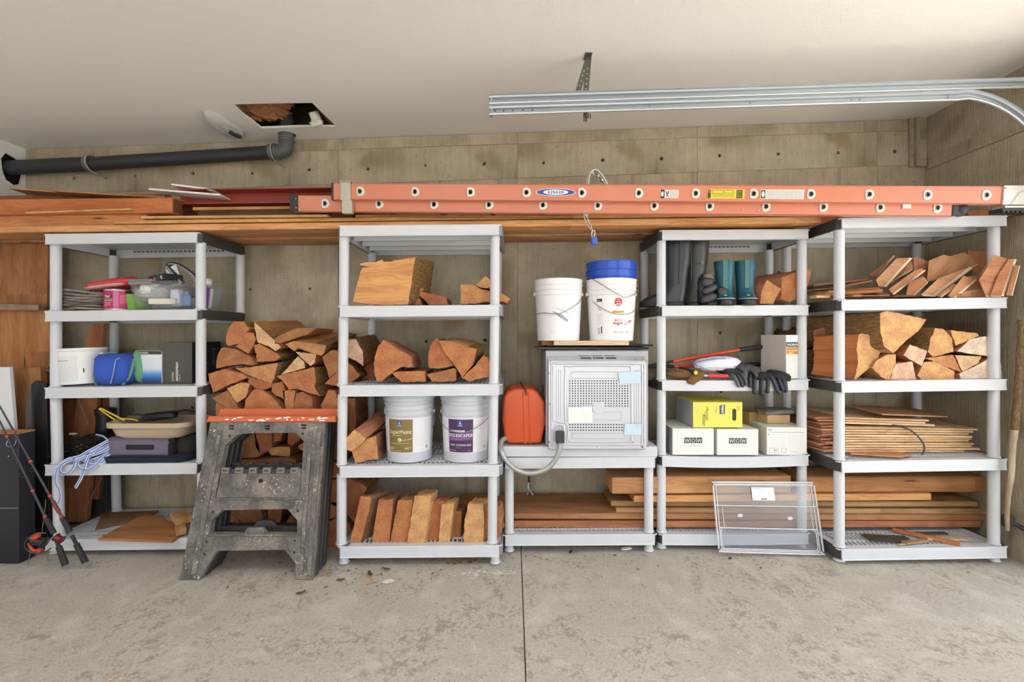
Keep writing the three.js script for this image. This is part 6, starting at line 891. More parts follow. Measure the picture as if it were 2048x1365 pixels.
// a boot as rings from the sole up: height, wide (across the toe line), long (along it), shift along it
function boot(name, label, rows, pos, ry, mat, o = {}) {
  const t = thing(name, label, 'boot', pos, o.group); t.rotation.y = ry;
  const ring = ([y, w, l, s], e = 0.8) => Array.from({ length: 28 }, (_, j) => { const a = -j / 28 * 2 * Math.PI, c = Math.cos(a), q = Math.sin(a); return V(Math.sign(c) * Math.abs(c) ** e * w / 2, y, Math.sign(q) * Math.abs(q) ** e * l / 2 + s); });
  const outer = rows.map((r) => ring(r)), last = rows[rows.length - 1], inner = [last, rows[rows.length - 2]].map((r, i) => ring([r[0] - (i ? 0.05 : 0), r[1] - 0.01, r[2] - 0.01, r[3]]));
  mesh('upper', loft([ring([rows[0][0], rows[0][1] * 0.2, rows[0][2] * 0.2, rows[0][3]]), ...outer, ...inner]), mat, t);
  const s0 = rows[0], sole = [[0, 0.98], [0.004, 1.02], [o.sole ?? 0.02, 1.03], [(o.sole ?? 0.02) + 0.002, 0.9]].map(([y, f]) => ring([y, s0[1] * f, s0[2] * f, s0[3]]));
  mesh('sole', loft([ring([0, 0.02, 0.02, s0[3]]), ...sole]), M(o.soleCol ?? 0x1e1e1e, { rough: 0.4 }), t);
  return t;
}
{
  const blk = M(0x333334, { rough: 0.32 }), rows = (k) => [[0.006, 0.098, 0.27, 0.08], [0.03, 0.1, 0.272, 0.08], [0.055, 0.1, 0.24, 0.06], [0.085, 0.098, 0.17, 0.02], [0.12, 0.1, 0.135, 0], [0.2, 0.112, 0.15, 0], [0.3, 0.128, 0.172, -0.004], [0.4 * k, 0.134, 0.182, -0.006]];
  const bootLine = (t) => { mesh('seam_strip', tube([V(0.057, 0.13, -0.03), V(0.062, 0.2, -0.03), V(0.069, 0.3, -0.035), V(0.071, 0.39, -0.035)], 0.004, 24, 6), blk, t); };
  const a = boot('rubber_boot', 'tall black rubber boot, left one, next to the front shelf leg', rows(1), [X(1354, 0.36), ys4(1), 0.33], -Math.PI / 2 - 0.45, blk, { soleCol: 0x242422, group: undefined }); bootLine(a);
  const b = boot('rubber_boot', 'tall black rubber boot with a metal eyelet, right one of the pair', rows(1.0), [X(1393, 0.36), ys4(1), 0.31], -Math.PI / 2 - 1.0, M(0x3b3b36, { rough: 0.32 }), { soleCol: 0x242422 }); bootLine(b);
  const e = P(1397, 486, 0.345); const q = mesh('eyelet', new THREE.TorusGeometry(0.006, 0.0025, 8, 16), metal(0xd8d8d4), b); b.updateMatrixWorld(true); q.position.copy(b.worldToLocal(e.clone())); q.rotation.y = -b.rotation.y;
  const teal = (r) => M(0x2f6678, { rough: 0.3, key: r }), g2 = [[0.01, 0.096, 0.22, 0.05], [0.03, 0.1, 0.222, 0.05], [0.045, 0.098, 0.205, 0.04], [0.075, 0.095, 0.15, 0.012], [0.11, 0.094, 0.118, 0], [0.17, 0.106, 0.128, -0.002], [0.235, 0.116, 0.14, -0.004], [0.268, 0.117, 0.142, -0.004], [0.272, 0.118, 0.144, -0.004]];
  const mk = (label, px, z, ry) => { const t = boot('rain_boot', label, g2, [X(px, z), ys4(1), z - 0.06], ry, teal(1), { soleCol: 0x262a2c, sole: 0.032 });
    mesh('trim_strip', box(0.026, 0.17, 0.006, 0, 0.19, 0.068, 0.002), M(0x3f7c74, { rough: 0.3 }), t).rotation.x = 0.045; mesh('pull_tab', box(0.024, 0.022, 0.006, 0.0, 0.262, 0.07, 0.002), M(0x9fd6c8, { rough: 0.4 }), t);
    mesh('collar', loft([0.246, 0.272, 0.274].map((y) => Array.from({ length: 28 }, (_, j) => { const a2 = -j / 28 * 6.2832, c = Math.cos(a2), s = Math.sin(a2); return V(Math.sign(c) * Math.abs(c) ** 0.8 * 0.0605, y, Math.sign(s) * Math.abs(s) ** 0.8 * 0.0735 - 0.004); })), false), M(0x2a5c66, { rough: 0.35, side: THREE.DoubleSide, key: 3 }), t);
    mesh('toe_line', tube(Array.from({ length: 15 }, (_, i) => { const a2 = -1.2 + 2.4 * i / 14; return V(0.051 * Math.sin(a2) * 1.05, 0.036, 0.05 + 0.113 * Math.cos(a2) ** 0.6); }), 0.0022, 40, 6), M(0xb8c8c4, { rough: 0.4 }), t);
    const tag2 = mesh('brand_patch', box(0.036, 0.012, 0.005, 0.004, 0.056, 0.137, 0.002), M(0x24302e), t), pf = mesh('print', new THREE.PlaneGeometry(0.033, 0.009), print(canvasTex(256, 70, (c, w, h) => { c.fillStyle = '#24302e'; c.fillRect(0, 0, w, h); scribble(c, 20, 20, 210, 1, 20, '#e8eeea', 30, 34); })), tag2); pf.position.set(0.004, 0.056, 0.1402); tag2.rotation.x = 0; return t; };
  mk('teal rubber rain boot, left and slightly shorter-looking one of the pair', 1458, 0.40, -0.38); mk('teal rubber rain boot, right one of the pair, beside the small log', 1500, 0.405, -0.32);
  const gl = M(0x3b3a3e, { rough: 0.42 });
  { const t = thing('work_glove', 'black coated glove balled up upright beside the tall boots', 'glove', [0, 0, 0]); const c = (px, py, w, h, z, rz) => { const p = P(px, py, z); lumpAt('finger', w, h, 0.06, p, gl, t, { e: 0.75, fold: 0.05, rz, nu: 18, nv: 12 }); }; const p = P(1414, 580, 0.4); lumpAt('palm', 0.085, 0.17, 0.07, V(p.x - 0.005, p.y - 0.0, p.z - 0.02), M(0x2c2b2e, { rough: 0.6 }), t, { fold: 0.12, freq: 7 }); c(1418, 579, 0.1, 0.045, 0.415, 0.5); c(1417, 597, 0.105, 0.05, 0.42, 0.3); c(1413, 566, 0.075, 0.06, 0.40, 0.2); mesh('cuff', at(lump(0.06, 0.05, 0.05, 0.7, 0.15), P(1417, 556, 0.4).x, P(1417, 556, 0.4).y, 0.39), M(0x7c6a62, { rough: 0.8 }), t); lumpAt('finger', 0.06, 0.022, 0.03, P(1424, 608, 0.43), M(0x202022), t, { rz: 0.1 }); }
  { const t = thing('work_glove', 'black coated glove crumpled low between the other glove and the teal boot', 'glove', [0, 0, 0]); for (const [a, b, w, h, rz] of [[1443, 586, 0.06, 0.07, 0.1], [1440, 600, 0.075, 0.04, 0.1], [1452, 601, 0.05, 0.035, 0.4], [1434, 604, 0.06, 0.025, 0], [1449, 593, 0.03, 0.03, 0.2]]) lumpAt('finger', w, h, 0.055, P(a, b, 0.4), gl, t, { e: 0.75, rz, nu: 18, nv: 12 }); }
  tag(mesh('white_strip', rod(P(1422, 547, 0.3), P(1442, 553, 0.3), 0.004), M(0xf0f0ee)), 'thin white rod lying behind the teal boot', 'rod'); tag(mesh('grey_carton', box(0.16, 0.12, 0.05, X(1438, 0.24), ys4(1) + 0.1, 0.24, 0.003), M(0x6e665a, { rough: 0.8 })), 'grey-brown carton standing in the shadow behind the gloves', 'box').rotation.z = -0.2 * 0;
}
{ // third shelf: cutting tools, bag, gloves, grout box
  const ys = ys4(2), z = 0.34, red = M(0xd04428, { rough: 0.35 }), bk = M(0x232324, { rough: 0.5 });
  { const t = thing('loppers', 'pair of orange-handled loppers with black grips lying on the shelf', 'loppers'); const a = P(1346, 723.5, 0.32), b = P(1478, 700, 0.28), c = P(1530, 693.5, 0.26); mesh('handle', rod(a, b, 0.0105, 0.0115, 14), red, t); mesh('grip', join([rod(b, b.clone().lerp(c, 0.5), 0.013, 0.017, 14), rod(b.clone().lerp(c, 0.5), c, 0.017, 0.013, 14)]), bk, t);
    const a2 = P(1347, 733, 0.3), b2 = P(1478, 731, 0.22), c2 = P(1518, 729, 0.2); mesh('handle', rod(a2, b2, 0.0105, 0.011, 14), red, t); mesh('grip', rod(b2, c2, 0.014, 0.016, 14), bk, t);
    mesh('head', [rod(P(1330, 725, 0.32), a, 0.006, 0.009), rod(P(1318, 733, 0.31), a2, 0.009, 0.011), at(lump(0.17, 0.04, 0.03, 0.7, 0.05), P(1312, 733, 0.31).x, P(1312, 733, 0.31).y, 0.31, 0, 0, 0.22)], bk, t); }
  { const t = thing('bag', 'white plastic bag with a blue stripe draped over the loppers', 'bag'); const p = P(1434, 728, 0.38); lumpAt('bag', 0.27, 0.085, 0.13, p, M(0xdfe2ea, { rough: 0.4 }), t, { e: 0.8, fold: 0.075, freq: 6, rz: 0.05, nu: 44, nv: 26 }); mesh('blue_stripe', tube([[1385, 729], [1400, 723.5], [1420, 719.5], [1440, 717.5], [1460, 717]].map(([a, b], i) => P(a, b, 0.405 + 0.02 * Math.sin(i / 4 * 3.14) + 0.013)), 0.0025, 40, 6), M(0x4a66b4), t); mesh('tag', box(0.022, 0.02, 0.003, X(1474, 0.4), Y(728, 0.4), 0.4, 0.001), M(0xe8e4d8), t).rotation.z = 0; }
  { const t = thing('leather_glove', 'crumpled tan leather glove hanging slightly over the shelf edge', 'glove'), le = M(0xa77a48, { rough: 0.75, bump: T.cloth, bs: 0.004 }); const L = (px, py, w, h, d, zz, rz, c2 = le) => lumpAt('fold', w, h, d, P(px, py, zz), c2, t, { e: 0.8, fold: 0.14, freq: 7, rz, nu: 26, nv: 16 }); L(1362, 749, 0.19, 0.06, 0.09, 0.40, -0.12); L(1388, 758, 0.075, 0.055, 0.05, 0.445, 0.4); L(1397, 752, 0.06, 0.045, 0.05, 0.44, 0.7); L(1382, 764, 0.05, 0.03, 0.03, 0.465, -0.3); L(1350, 743, 0.14, 0.03, 0.08, 0.40, -0.2, M(0x4a3626, { rough: 0.8 })); }
  { const t = thing('pouch', 'brown leather pouch at the left end of the tool shelf, behind the leg', 'pouch'); lumpAt('pouch', 0.11, 0.08, 0.12, P(1304, 748, 0.3), M(0x84705a, { rough: 0.8, bump: T.cloth, bs: 0.003 }), t, { e: 0.55, fold: 0.06 }); lumpAt('strap', 0.12, 0.02, 0.04, P(1304, 737, 0.32), bk, t, { rz: 0.15 }); }
  { const t = thing('marker', 'black tool with a round yellow end lying on the leather glove', 'tool'); const a = P(1390, 746, 0.45), b = P(1360, 737, 0.36); mesh('shaft', rod(b, a, 0.013, 0.013, 14), M(0x30221c, { rough: 0.6 }), t); const d = a.clone().sub(b).normalize(); mesh('yellow_end', rod(a, V(X(1392.6, 0.47), Y(746, 0.47), 0.466), 0.0115, 0.0115, 16), M(0xe0c838, { rough: 0.4 }), t); void d; }
  { const t = thing('hand_tool', 'hand tool with a bright red handle and silver ferrule', 'tool'); const a = P(1405, 752, 0.44), b = P(1416, 752, 0.445), c = P(1455, 752.5, 0.45); mesh('ferrule', rod(a, b, 0.006, 0.008, 14), metal(0xc8c8c4), t); mesh('handle', toCreasedNormals(rod(b, c, 0.0135, 0.0125, 16), 0.6), M(0xc8282c, { rough: 0.25, clear: 0.6 }), t); mesh('blade', rod(P(1398, 752, 0.43), a, 0.012, 0.007), bk, t); }
  // gloves: palm on the shelf, fingers over the edge
  const glove = (label, palm, fingers, col, cuffCol) => { const t = thing('work_glove', label, 'glove'), m = M(col, { rough: 0.5, bump: T.cloth, bs: 0.002 }); const [px, py, w, h, zz, rz] = palm; lumpAt('palm', w, h, 0.1, P(px, py, zz), m, t, { e: 0.7, fold: 0.1, freq: 6, rz }); if (cuffCol) lumpAt('cuff', w * 0.6, h * 0.8, 0.1, P(px - 14, py - 3, zz - 0.06), M(cuffCol, { rough: 0.8 }), t, { fold: 0.1 });
    for (const [pts, r, tip] of fingers) { const q = pts.map(([a, b, zq]) => P(a, b, zq)); mesh('finger', [tube(q, r, 16, 12), at(new THREE.SphereGeometry(r, 12, 8), q[q.length - 1].x, q[q.length - 1].y, q[q.length - 1].z), at(new THREE.SphereGeometry(r, 12, 8), q[0].x, q[0].y, q[0].z)], tip ? M(tip, { rough: 0.4 }) : m, t); } return t; };
  glove('black glove with grey-tipped fingers drooping over the shelf edge, leftmost', [1462, 744, 0.13, 0.045, 0.40, -0.1], [[[[1458, 748, .43], [1468, 753, .462], [1473, 762, .474], [1477, 772, .474]], 0.0105, 0x5c5b58], [[[1464, 746, .43], [1476, 752, .464], [1481, 762, .476], [1485, 772, .476]], 0.0105, 0x2e2e30], [[[1474, 745, .43], [1484, 750, .464], [1490, 759, .476], [1492, 769, .476]], 0.0105, 0x4c4b4a]], 0x37363a, 0x5a2a34);
  glove('grey-palmed black glove lying on top of the other hanging gloves', [1494, 739, 0.14, 0.06, 0.41, -0.2], [[[[1484, 737, .44], [1490, 745, .462], [1491, 753, .462]], 0.012, 0x55555a], [[[1496, 735, .44], [1508, 745, .466], [1512, 752, .47]], 0.013, 0x3c3c3e], [[[1500, 744, .44], [1500, 758, .47], [1500, 772, .476]], 0.0115, 0x26262c]], 0x56565a);
  glove('black glove with three long fingers hanging straight down over the shelf edge', [1521, 753, 0.12, 0.05, 0.42, 0], [[[[1508, 752, .44], [1509, 765, .474], [1509, 785, .478]], 0.0125, 0x2a2a30], [[[1522, 752, .44], [1523, 768, .478], [1523, 788, .48]], 0.0135, 0x26262a], [[[1532, 752, .44], [1536, 766, .474], [1535, 784, .476]], 0.0115, 0x2e2e30]], 0x2a2a2e);
  glove('black glove with a thick rounded cuff hanging beside the grout box, rightmost', [1556, 752, 0.13, 0.06, 0.43, -0.25], [[[[1540, 750, .45], [1547, 762, .47], [1554, 780, .476], [1558, 785, .476]], 0.013, 0x34343a], [[[1562, 752, .45], [1568, 764, .474], [1570, 781, .476]], 0.0155, 0x222228], [[[1555, 752, .45], [1560, 766, .475], [1565, 779, .476]], 0.013, 0x2a2a30], [[[1534, 748, .44], [1540, 743, .44], [1548, 747, .45]], 0.006, 0x26262a]], 0x2a2a30);
  carton('grout_box', 'white and grey carton with an orange and purple label, beside the hanging gloves', 'box', [0.118, 0.262, 0.19], [X(1587, 0.425), ys, 0.43], 0.26, 0xdedad4, {
    front: (c, w, h) => { c.fillStyle = '#efece6'; c.fillRect(0, 0, w, h); c.fillStyle = '#f6f4ef'; c.fillRect(0, 0, w, h * 0.14); c.fillStyle = '#555'; c.fillRect(w * 0.78, h * 0.05, w * 0.12, h * 0.04); c.fillStyle = '#4e5054'; c.fillRect(0, h * 0.16, w, h * 0.11); text(c, 'POLYBLEND', w * 0.46, h * 0.22, w * 0.135, '#fff'); c.fillStyle = '#d58a2a'; c.fillRect(w * 0.02, h * 0.28, w * 0.8, h * 0.16); text(c, 'NON-SANDED', w * 0.42, h * 0.355, w * 0.1, '#fbe8c4'); text(c, 'GROUT', w * 0.3, h * 0.41, w * 0.1, '#fbe8c4'); c.fillStyle = '#6a3a80'; c.fillRect(w * 0.83, h * 0.27, w * 0.15, h * 0.26); scribble(c, w * 0.86, h * 0.3, w * 0.09, 9, h * 0.024, '#c8a0d8', 4); scribble(c, w * 0.1, h * 0.48, w * 0.7, 6, h * 0.035, '#c4c4c4', 4); scribble(c, w * 0.4, h * 0.7, w * 0.45, 5, h * 0.04, '#c8c8cc', 3); },
    left: (c, w, h) => { c.fillStyle = '#cdc7c0'; c.fillRect(0, 0, w, h); scribble(c, 16, 30, w * 0.42, 24, h * 0.036, '#b4aea8', 3); scribble(c, w * 0.52, 40, w * 0.42, 22, h * 0.038, '#b8b2ac', 3); } });
  carton('storage_carton', 'plain cardboard strip lying behind the hanging gloves', 'box', [0.2, 0.03, 0.1], [X(1528, 0.3), ys, 0.3], 0, 0x8a5c3c, {});
}
{ // fourth shelf: boxes
  const ys = ys4(3) - 0.006, z = 0.445, wow = (c, w, h) => { c.fillStyle = '#e6e6e0'; c.fillRect(0, 0, w, h); const s = h * 0.215, x0 = w * 0.5 - s * 1.6, y0 = h * 0.34; c.fillStyle = '#3c3c38'; for (let i = 0; i < 3; i++) c.fillRect(x0 + i * s * 1.09, y0, s, s); const T3 = ['W', 'O', 'W']; T3.forEach((q, i) => text(c, q, x0 + i * s * 1.09 + s / 2, y0 + s * 0.54, s * 0.92, '#e6e6e0', { weight: 'normal' })); c.fillStyle = '#e6e6e0'; text(c, 'ceramic worlds', w * 0.5, h * 0.645, h * 0.055, '#777', { weight: 'normal', sx: 1.2 }); scribble(c, w * 0.36, h * 0.89, w * 0.28, 1, 6, '#b8b8b2', 2, 8); scribble(c, w * 0.05, h * 0.92, w * 0.08, 1, 6, '#a8a8a2', 4, 8); c.fillStyle = '#b8b4ac'; c.beginPath(); c.arc(w * 0.48, 0, 12, 0, 7); c.fill(); };
  const side = (c, w, h) => { c.fillStyle = '#a6a6a4'; c.fillRect(0, 0, w, h); c.fillStyle = '#3a3a3c'; for (let i = 0; i < 16; i++) c.fillRect(w * (0.3 + 0.6 * rnd()), h * rnd(), 10 + rnd() * 30, 6 + rnd() * 10); };
  carton('tile_box', 'white tile box with black WOW lettering, left one under the yellow box', 'box', [0.247, 0.158, 0.3], [X(1386.5, z), ys, z], 0, 0xdedcd4, { front: wow, left: side });
  carton('tile_box', 'white tile box with black WOW lettering, middle one next to the text-covered box', 'box', [0.247, 0.155, 0.3], [X(1475.5, z), ys - 0.001, z], 0, 0xdedcd4, { front: wow });
  carton('paint_box', 'bright yellow carton with sideways lettering and a dark hand slot, on the tile boxes', 'box', [0.296, 0.152, 0.275], [X(1435.5, 0.435), ys + 0.161, 0.435], 0, 0xe0d54e, { front: (c, w, h) => { c.fillStyle = '#e6dc62'; c.fillRect(0, 0, w, h); c.fillStyle = '#2e2c12'; const rx = w * 0.795, rw = w * 0.08; c.beginPath(); c.ellipse(rx + rw / 2, h * 0.33, rw / 2, rw / 2, 0, Math.PI, 0); c.ellipse(rx + rw / 2, h * 0.66, rw / 2, rw / 2, 0, 0, Math.PI); c.fill(); text(c, 'Through', w * 0.285, h * 0.18, h * 0.125, '#2e2c1a', { rot: Math.PI / 2, align: 'left', font: 'serif' }); text(c, 'the', w * 0.245, h * 0.36, h * 0.07, '#2e2c1a', { rot: Math.PI / 2, align: 'left', font: 'serif', weight: 'italic bold' }); text(c, 'ROOF!', w * 0.22, h * 0.46, h * 0.17, '#2e2c1a', { rot: Math.PI / 2 + 0.06, align: 'left', weight: 'italic bold', sx: 0.9 });
      c.save(); c.translate(w * 0.585, h * 0.28); c.rotate(0.04); c.fillStyle = '#54544e'; c.beginPath(); c.moveTo(-w * 0.055, -h * 0.16); c.lineTo(w * 0.06, -h * 0.2); c.lineTo(w * 0.065, h * 0.17); c.lineTo(-w * 0.045, h * 0.2); c.fill(); text(c, 'PAINT', w * 0.012, 0, h * 0.12, '#fff', { rot: Math.PI / 2, sx: 0.9 }); c.restore(); text(c, 'CAN', w * 0.468, h * 0.3, h * 0.1, '#8a842e', { rot: Math.PI / 2 }); c.save(); c.translate(w * 0.07, h * 0.2); c.rotate(Math.PI / 2); scribble(c, 0, -w * 0.1, h * 0.45, 4, w * 0.038, '#a8a03e', 4); c.restore(); c.strokeStyle = '#8a843a'; c.lineWidth = 4; c.strokeRect(w * 0.895, h * 0.16, w * 0.055, h * 0.17); scribble(c, w * 0.9, h * 0.2, w * 0.04, 4, 12, '#8a843a', 5); },
    left: (c, w, h) => { c.fillStyle = '#b0afb2'; c.fillRect(0, 0, w, h); scribble(c, w * 0.2, h * 0.14, w * 0.34, 4, h * 0.06, '#85848a', 5); c.fillStyle = '#6c6c78'; c.fillRect(w * 0.72, h * 0.12, 40, 18); c.fillRect(w * 0.7, h * 0.25, 44, 24); c.strokeStyle = '#6a6a6e'; c.lineWidth = 5; c.beginPath(); c.moveTo(w * 0.12, h * 0.95); c.lineTo(w * 0.2, h * 0.72); c.lineTo(w * 0.34, h * 0.76); c.lineTo(w * 0.42, h * 0.5); c.stroke(); } });
  carton('printed_box', 'white carton covered in fine printed text, right of the tile boxes', 'box', [0.232, 0.166, 0.3], [X(1571.5, 0.43), ys - 0.002, 0.44], -0.05, 0xe4e2da, { front: (c, w, h) => { c.fillStyle = '#e9e8e2'; c.fillRect(0, 0, w, h); text(c, 'WOW', w * 0.08, h * 0.09, h * 0.06, '#333'); c.fillStyle = '#44443e'; c.fillRect(w * 0.04, h * 0.17, w * 0.9, 4); scribble(c, w * 0.08, h * 0.25, w * 0.38, 10, h * 0.055, '#bdbdb6', 3); scribble(c, w * 0.52, h * 0.22, w * 0.24, 10, h * 0.05, '#c4c4bc', 3); scribble(c, w * 0.8, h * 0.3, w * 0.12, 6, h * 0.06, '#c8c8c0', 3); c.fillStyle = '#333'; c.fillRect(w * 0.03, h * 0.24, 14, 16); c.strokeStyle = '#555'; c.lineWidth = 3; c.strokeRect(w * 0.06, h * 0.76, w * 0.22, h * 0.16); text(c, 'A+', w * 0.21, h * 0.84, h * 0.1, '#222'); c.strokeRect(w * 0.36, h * 0.76, w * 0.12, h * 0.15); scribble(c, w * 0.56, h * 0.88, w * 0.38, 1, 6, '#777', 4, 8); },
    left: (c, w, h) => { c.fillStyle = '#dcd9cd'; c.fillRect(0, 0, w, h); scribble(c, w * 0.4, h * 0.06, w * 0.55, 26, h * 0.036, '#a39c8a', 3, 22); } });
  const yb = ys + 0.166; carton('small_carton', 'open tan cardboard box behind the printed carton', 'box', [0.15, 0.052, 0.12], [X(1556, 0.32), yb, 0.33], 0.1, 0xc9a878, {});
  tag(mesh('crumpled_sheet', at(lump(0.19, 0.03, 0.14, 0.5, 0.25, 7), X(1551, 0.27), yb + 0.068, 0.265, 0, 0, 0.06), M(0x8f8b84, { rough: 0.6 })), 'crumpled grey sheet lying on top of the open cardboard box', 'paper');
  carton('small_carton', 'olive-brown cardboard flap box further left behind the tile boxes', 'box', [0.1, 0.085, 0.1], [X(1515, 0.26), yb - 0.03, 0.24], 0.3, 0xa58a58, {});
}
// clear lid leaning against the unit
{
  const t = thing('bin_lid', 'clear plastic storage bin lid with a paper label, leaning against the shelving', 'lid'), zA = 0.535, zT = 0.482;
  const cl2 = new THREE.MeshPhysicalMaterial({ color: 0xf3f5f8, roughness: 0.14, transmission: 0.93, thickness: 0, ior: 1.45 }), rim = new THREE.MeshPhysicalMaterial({ color: 0xf4f6f8, roughness: 0.25, transmission: 0.35, thickness: 0 });
  const c = [P(1437, 1104, zA), P(1648, 1110, zA), P(1627, 965, zT), P(1424, 964, zT)], at2 = (u, v, dz = 0) => c[0].clone().lerp(c[1], u).lerp(c[3].clone().lerp(c[2], u), v).add(V(0, 0, dz));
  const sheet = (u0, v0, u1, v1, dz, th) => { const g = new THREE.BoxGeometry(1, 1, 1, 6, 6, 1), p = g.attributes.position; for (let i = 0; i < p.count; i++) { const q = at2(u0 + (u1 - u0) * (p.getX(i) + 0.5), v0 + (v1 - v0) * (p.getY(i) + 0.5), dz + (p.getZ(i) - 0.5) * th); p.setXYZ(i, q.x, q.y, q.z); } g.computeVertexNormals(); return g; };
  const line = (pts, r, name = 'rim', mat = rim) => mesh(name, tube(pts.map(([u, v, dz]) => at2(u, v, dz ?? 0.003)), r, Math.max(40, pts.length * 5), 8, true), mat, t);
  const rc = (u0, v0, u1, v1, r, dz) => { const o = []; for (const [cu, cv, a0] of [[u1 - r, v1 - r * 1.4, 0], [u0 + r, v1 - r * 1.4, 90], [u0 + r, v0 + r * 1.4, 180], [u1 - r, v0 + r * 1.4, 270]]) for (let i = 0; i <= 4; i++) { const a = (a0 + i * 22.5) * Math.PI / 180; o.push([cu + r * Math.cos(a), cv + r * 1.4 * Math.sin(a), dz]); } return o; };
  { const rp = rc(0, 0, 1, 1, 0.06, 0), g = loft([0.0, -0.0025].map((dz) => rp.map(([u, v]) => at2(u, v, dz))).reverse()); mesh('sheet', g, cl2, t); }
  line(rc(0.004, 0.004, 0.996, 0.996, 0.058), 0.005); line(rc(0.03, 0.03, 0.965, 0.97, 0.05), 0.0028, 'ridge'); line(rc(0.03, 0.66, 0.965, 0.955, 0.03), 0.0028, 'ridge'); line(rc(0.04, 0.05, 0.95, 0.34, 0.04), 0.0028, 'ridge'); line(rc(0.075, 0.345, 0.93, 0.655, 0.012), 0.002, 'ridge');
   for (const [u, v] of [[0.24, 0.52], [0.72, 0.49]]) mesh('moulded_dimple', at(lump(0.03, 0.02, 0.004, 0.8, 0.02), ...at2(u, v, 0.003).toArray()), rim, t);
  const lb = mesh('paper_label', sheet(0.375, 0.74, 0.595, 0.925, 0.005, 0.0008), M(0xf4f4f4, { rough: 0.5 }), t), pg = new THREE.PlaneGeometry(1, 1), pp = pg.attributes.position; for (let i = 0; i < 4; i++) { const q = at2(0.377 + 0.216 * (pp.getX(i) + 0.5), 0.743 + 0.18 * (pp.getY(i) + 0.5), 0.0062); pp.setXYZ(i, q.x, q.y, q.z); } pg.computeVertexNormals();
  mesh('print', pg, print(canvasTex(384, 240, (g, w, h) => { g.fillStyle = '#f4f4f4'; g.fillRect(0, 0, w, h); scribble(g, 14, 12, 190, 2, 14, '#555', 6); g.strokeStyle = '#888'; g.lineWidth = 3; for (let i = 0; i < 3; i++) { g.beginPath(); g.moveTo(60 + i * 40, 60); g.lineTo(110 + i * 30, 130); g.lineTo(70 + i * 30, 140); g.stroke(); } scribble(g, 250, 14, 110, 10, 15, '#bbb', 3); g.fillStyle = '#555'; for (const y of [14, 60, 104]) g.fillRect(240, y, 8, 8); g.fillRect(14, 170, 356, 3); scribble(g, 14, 186, 340, 1, 10, '#999', 5); g.fillStyle = '#444'; g.fillRect(150, 206, 100, 20); }), 0.5), lb);
}
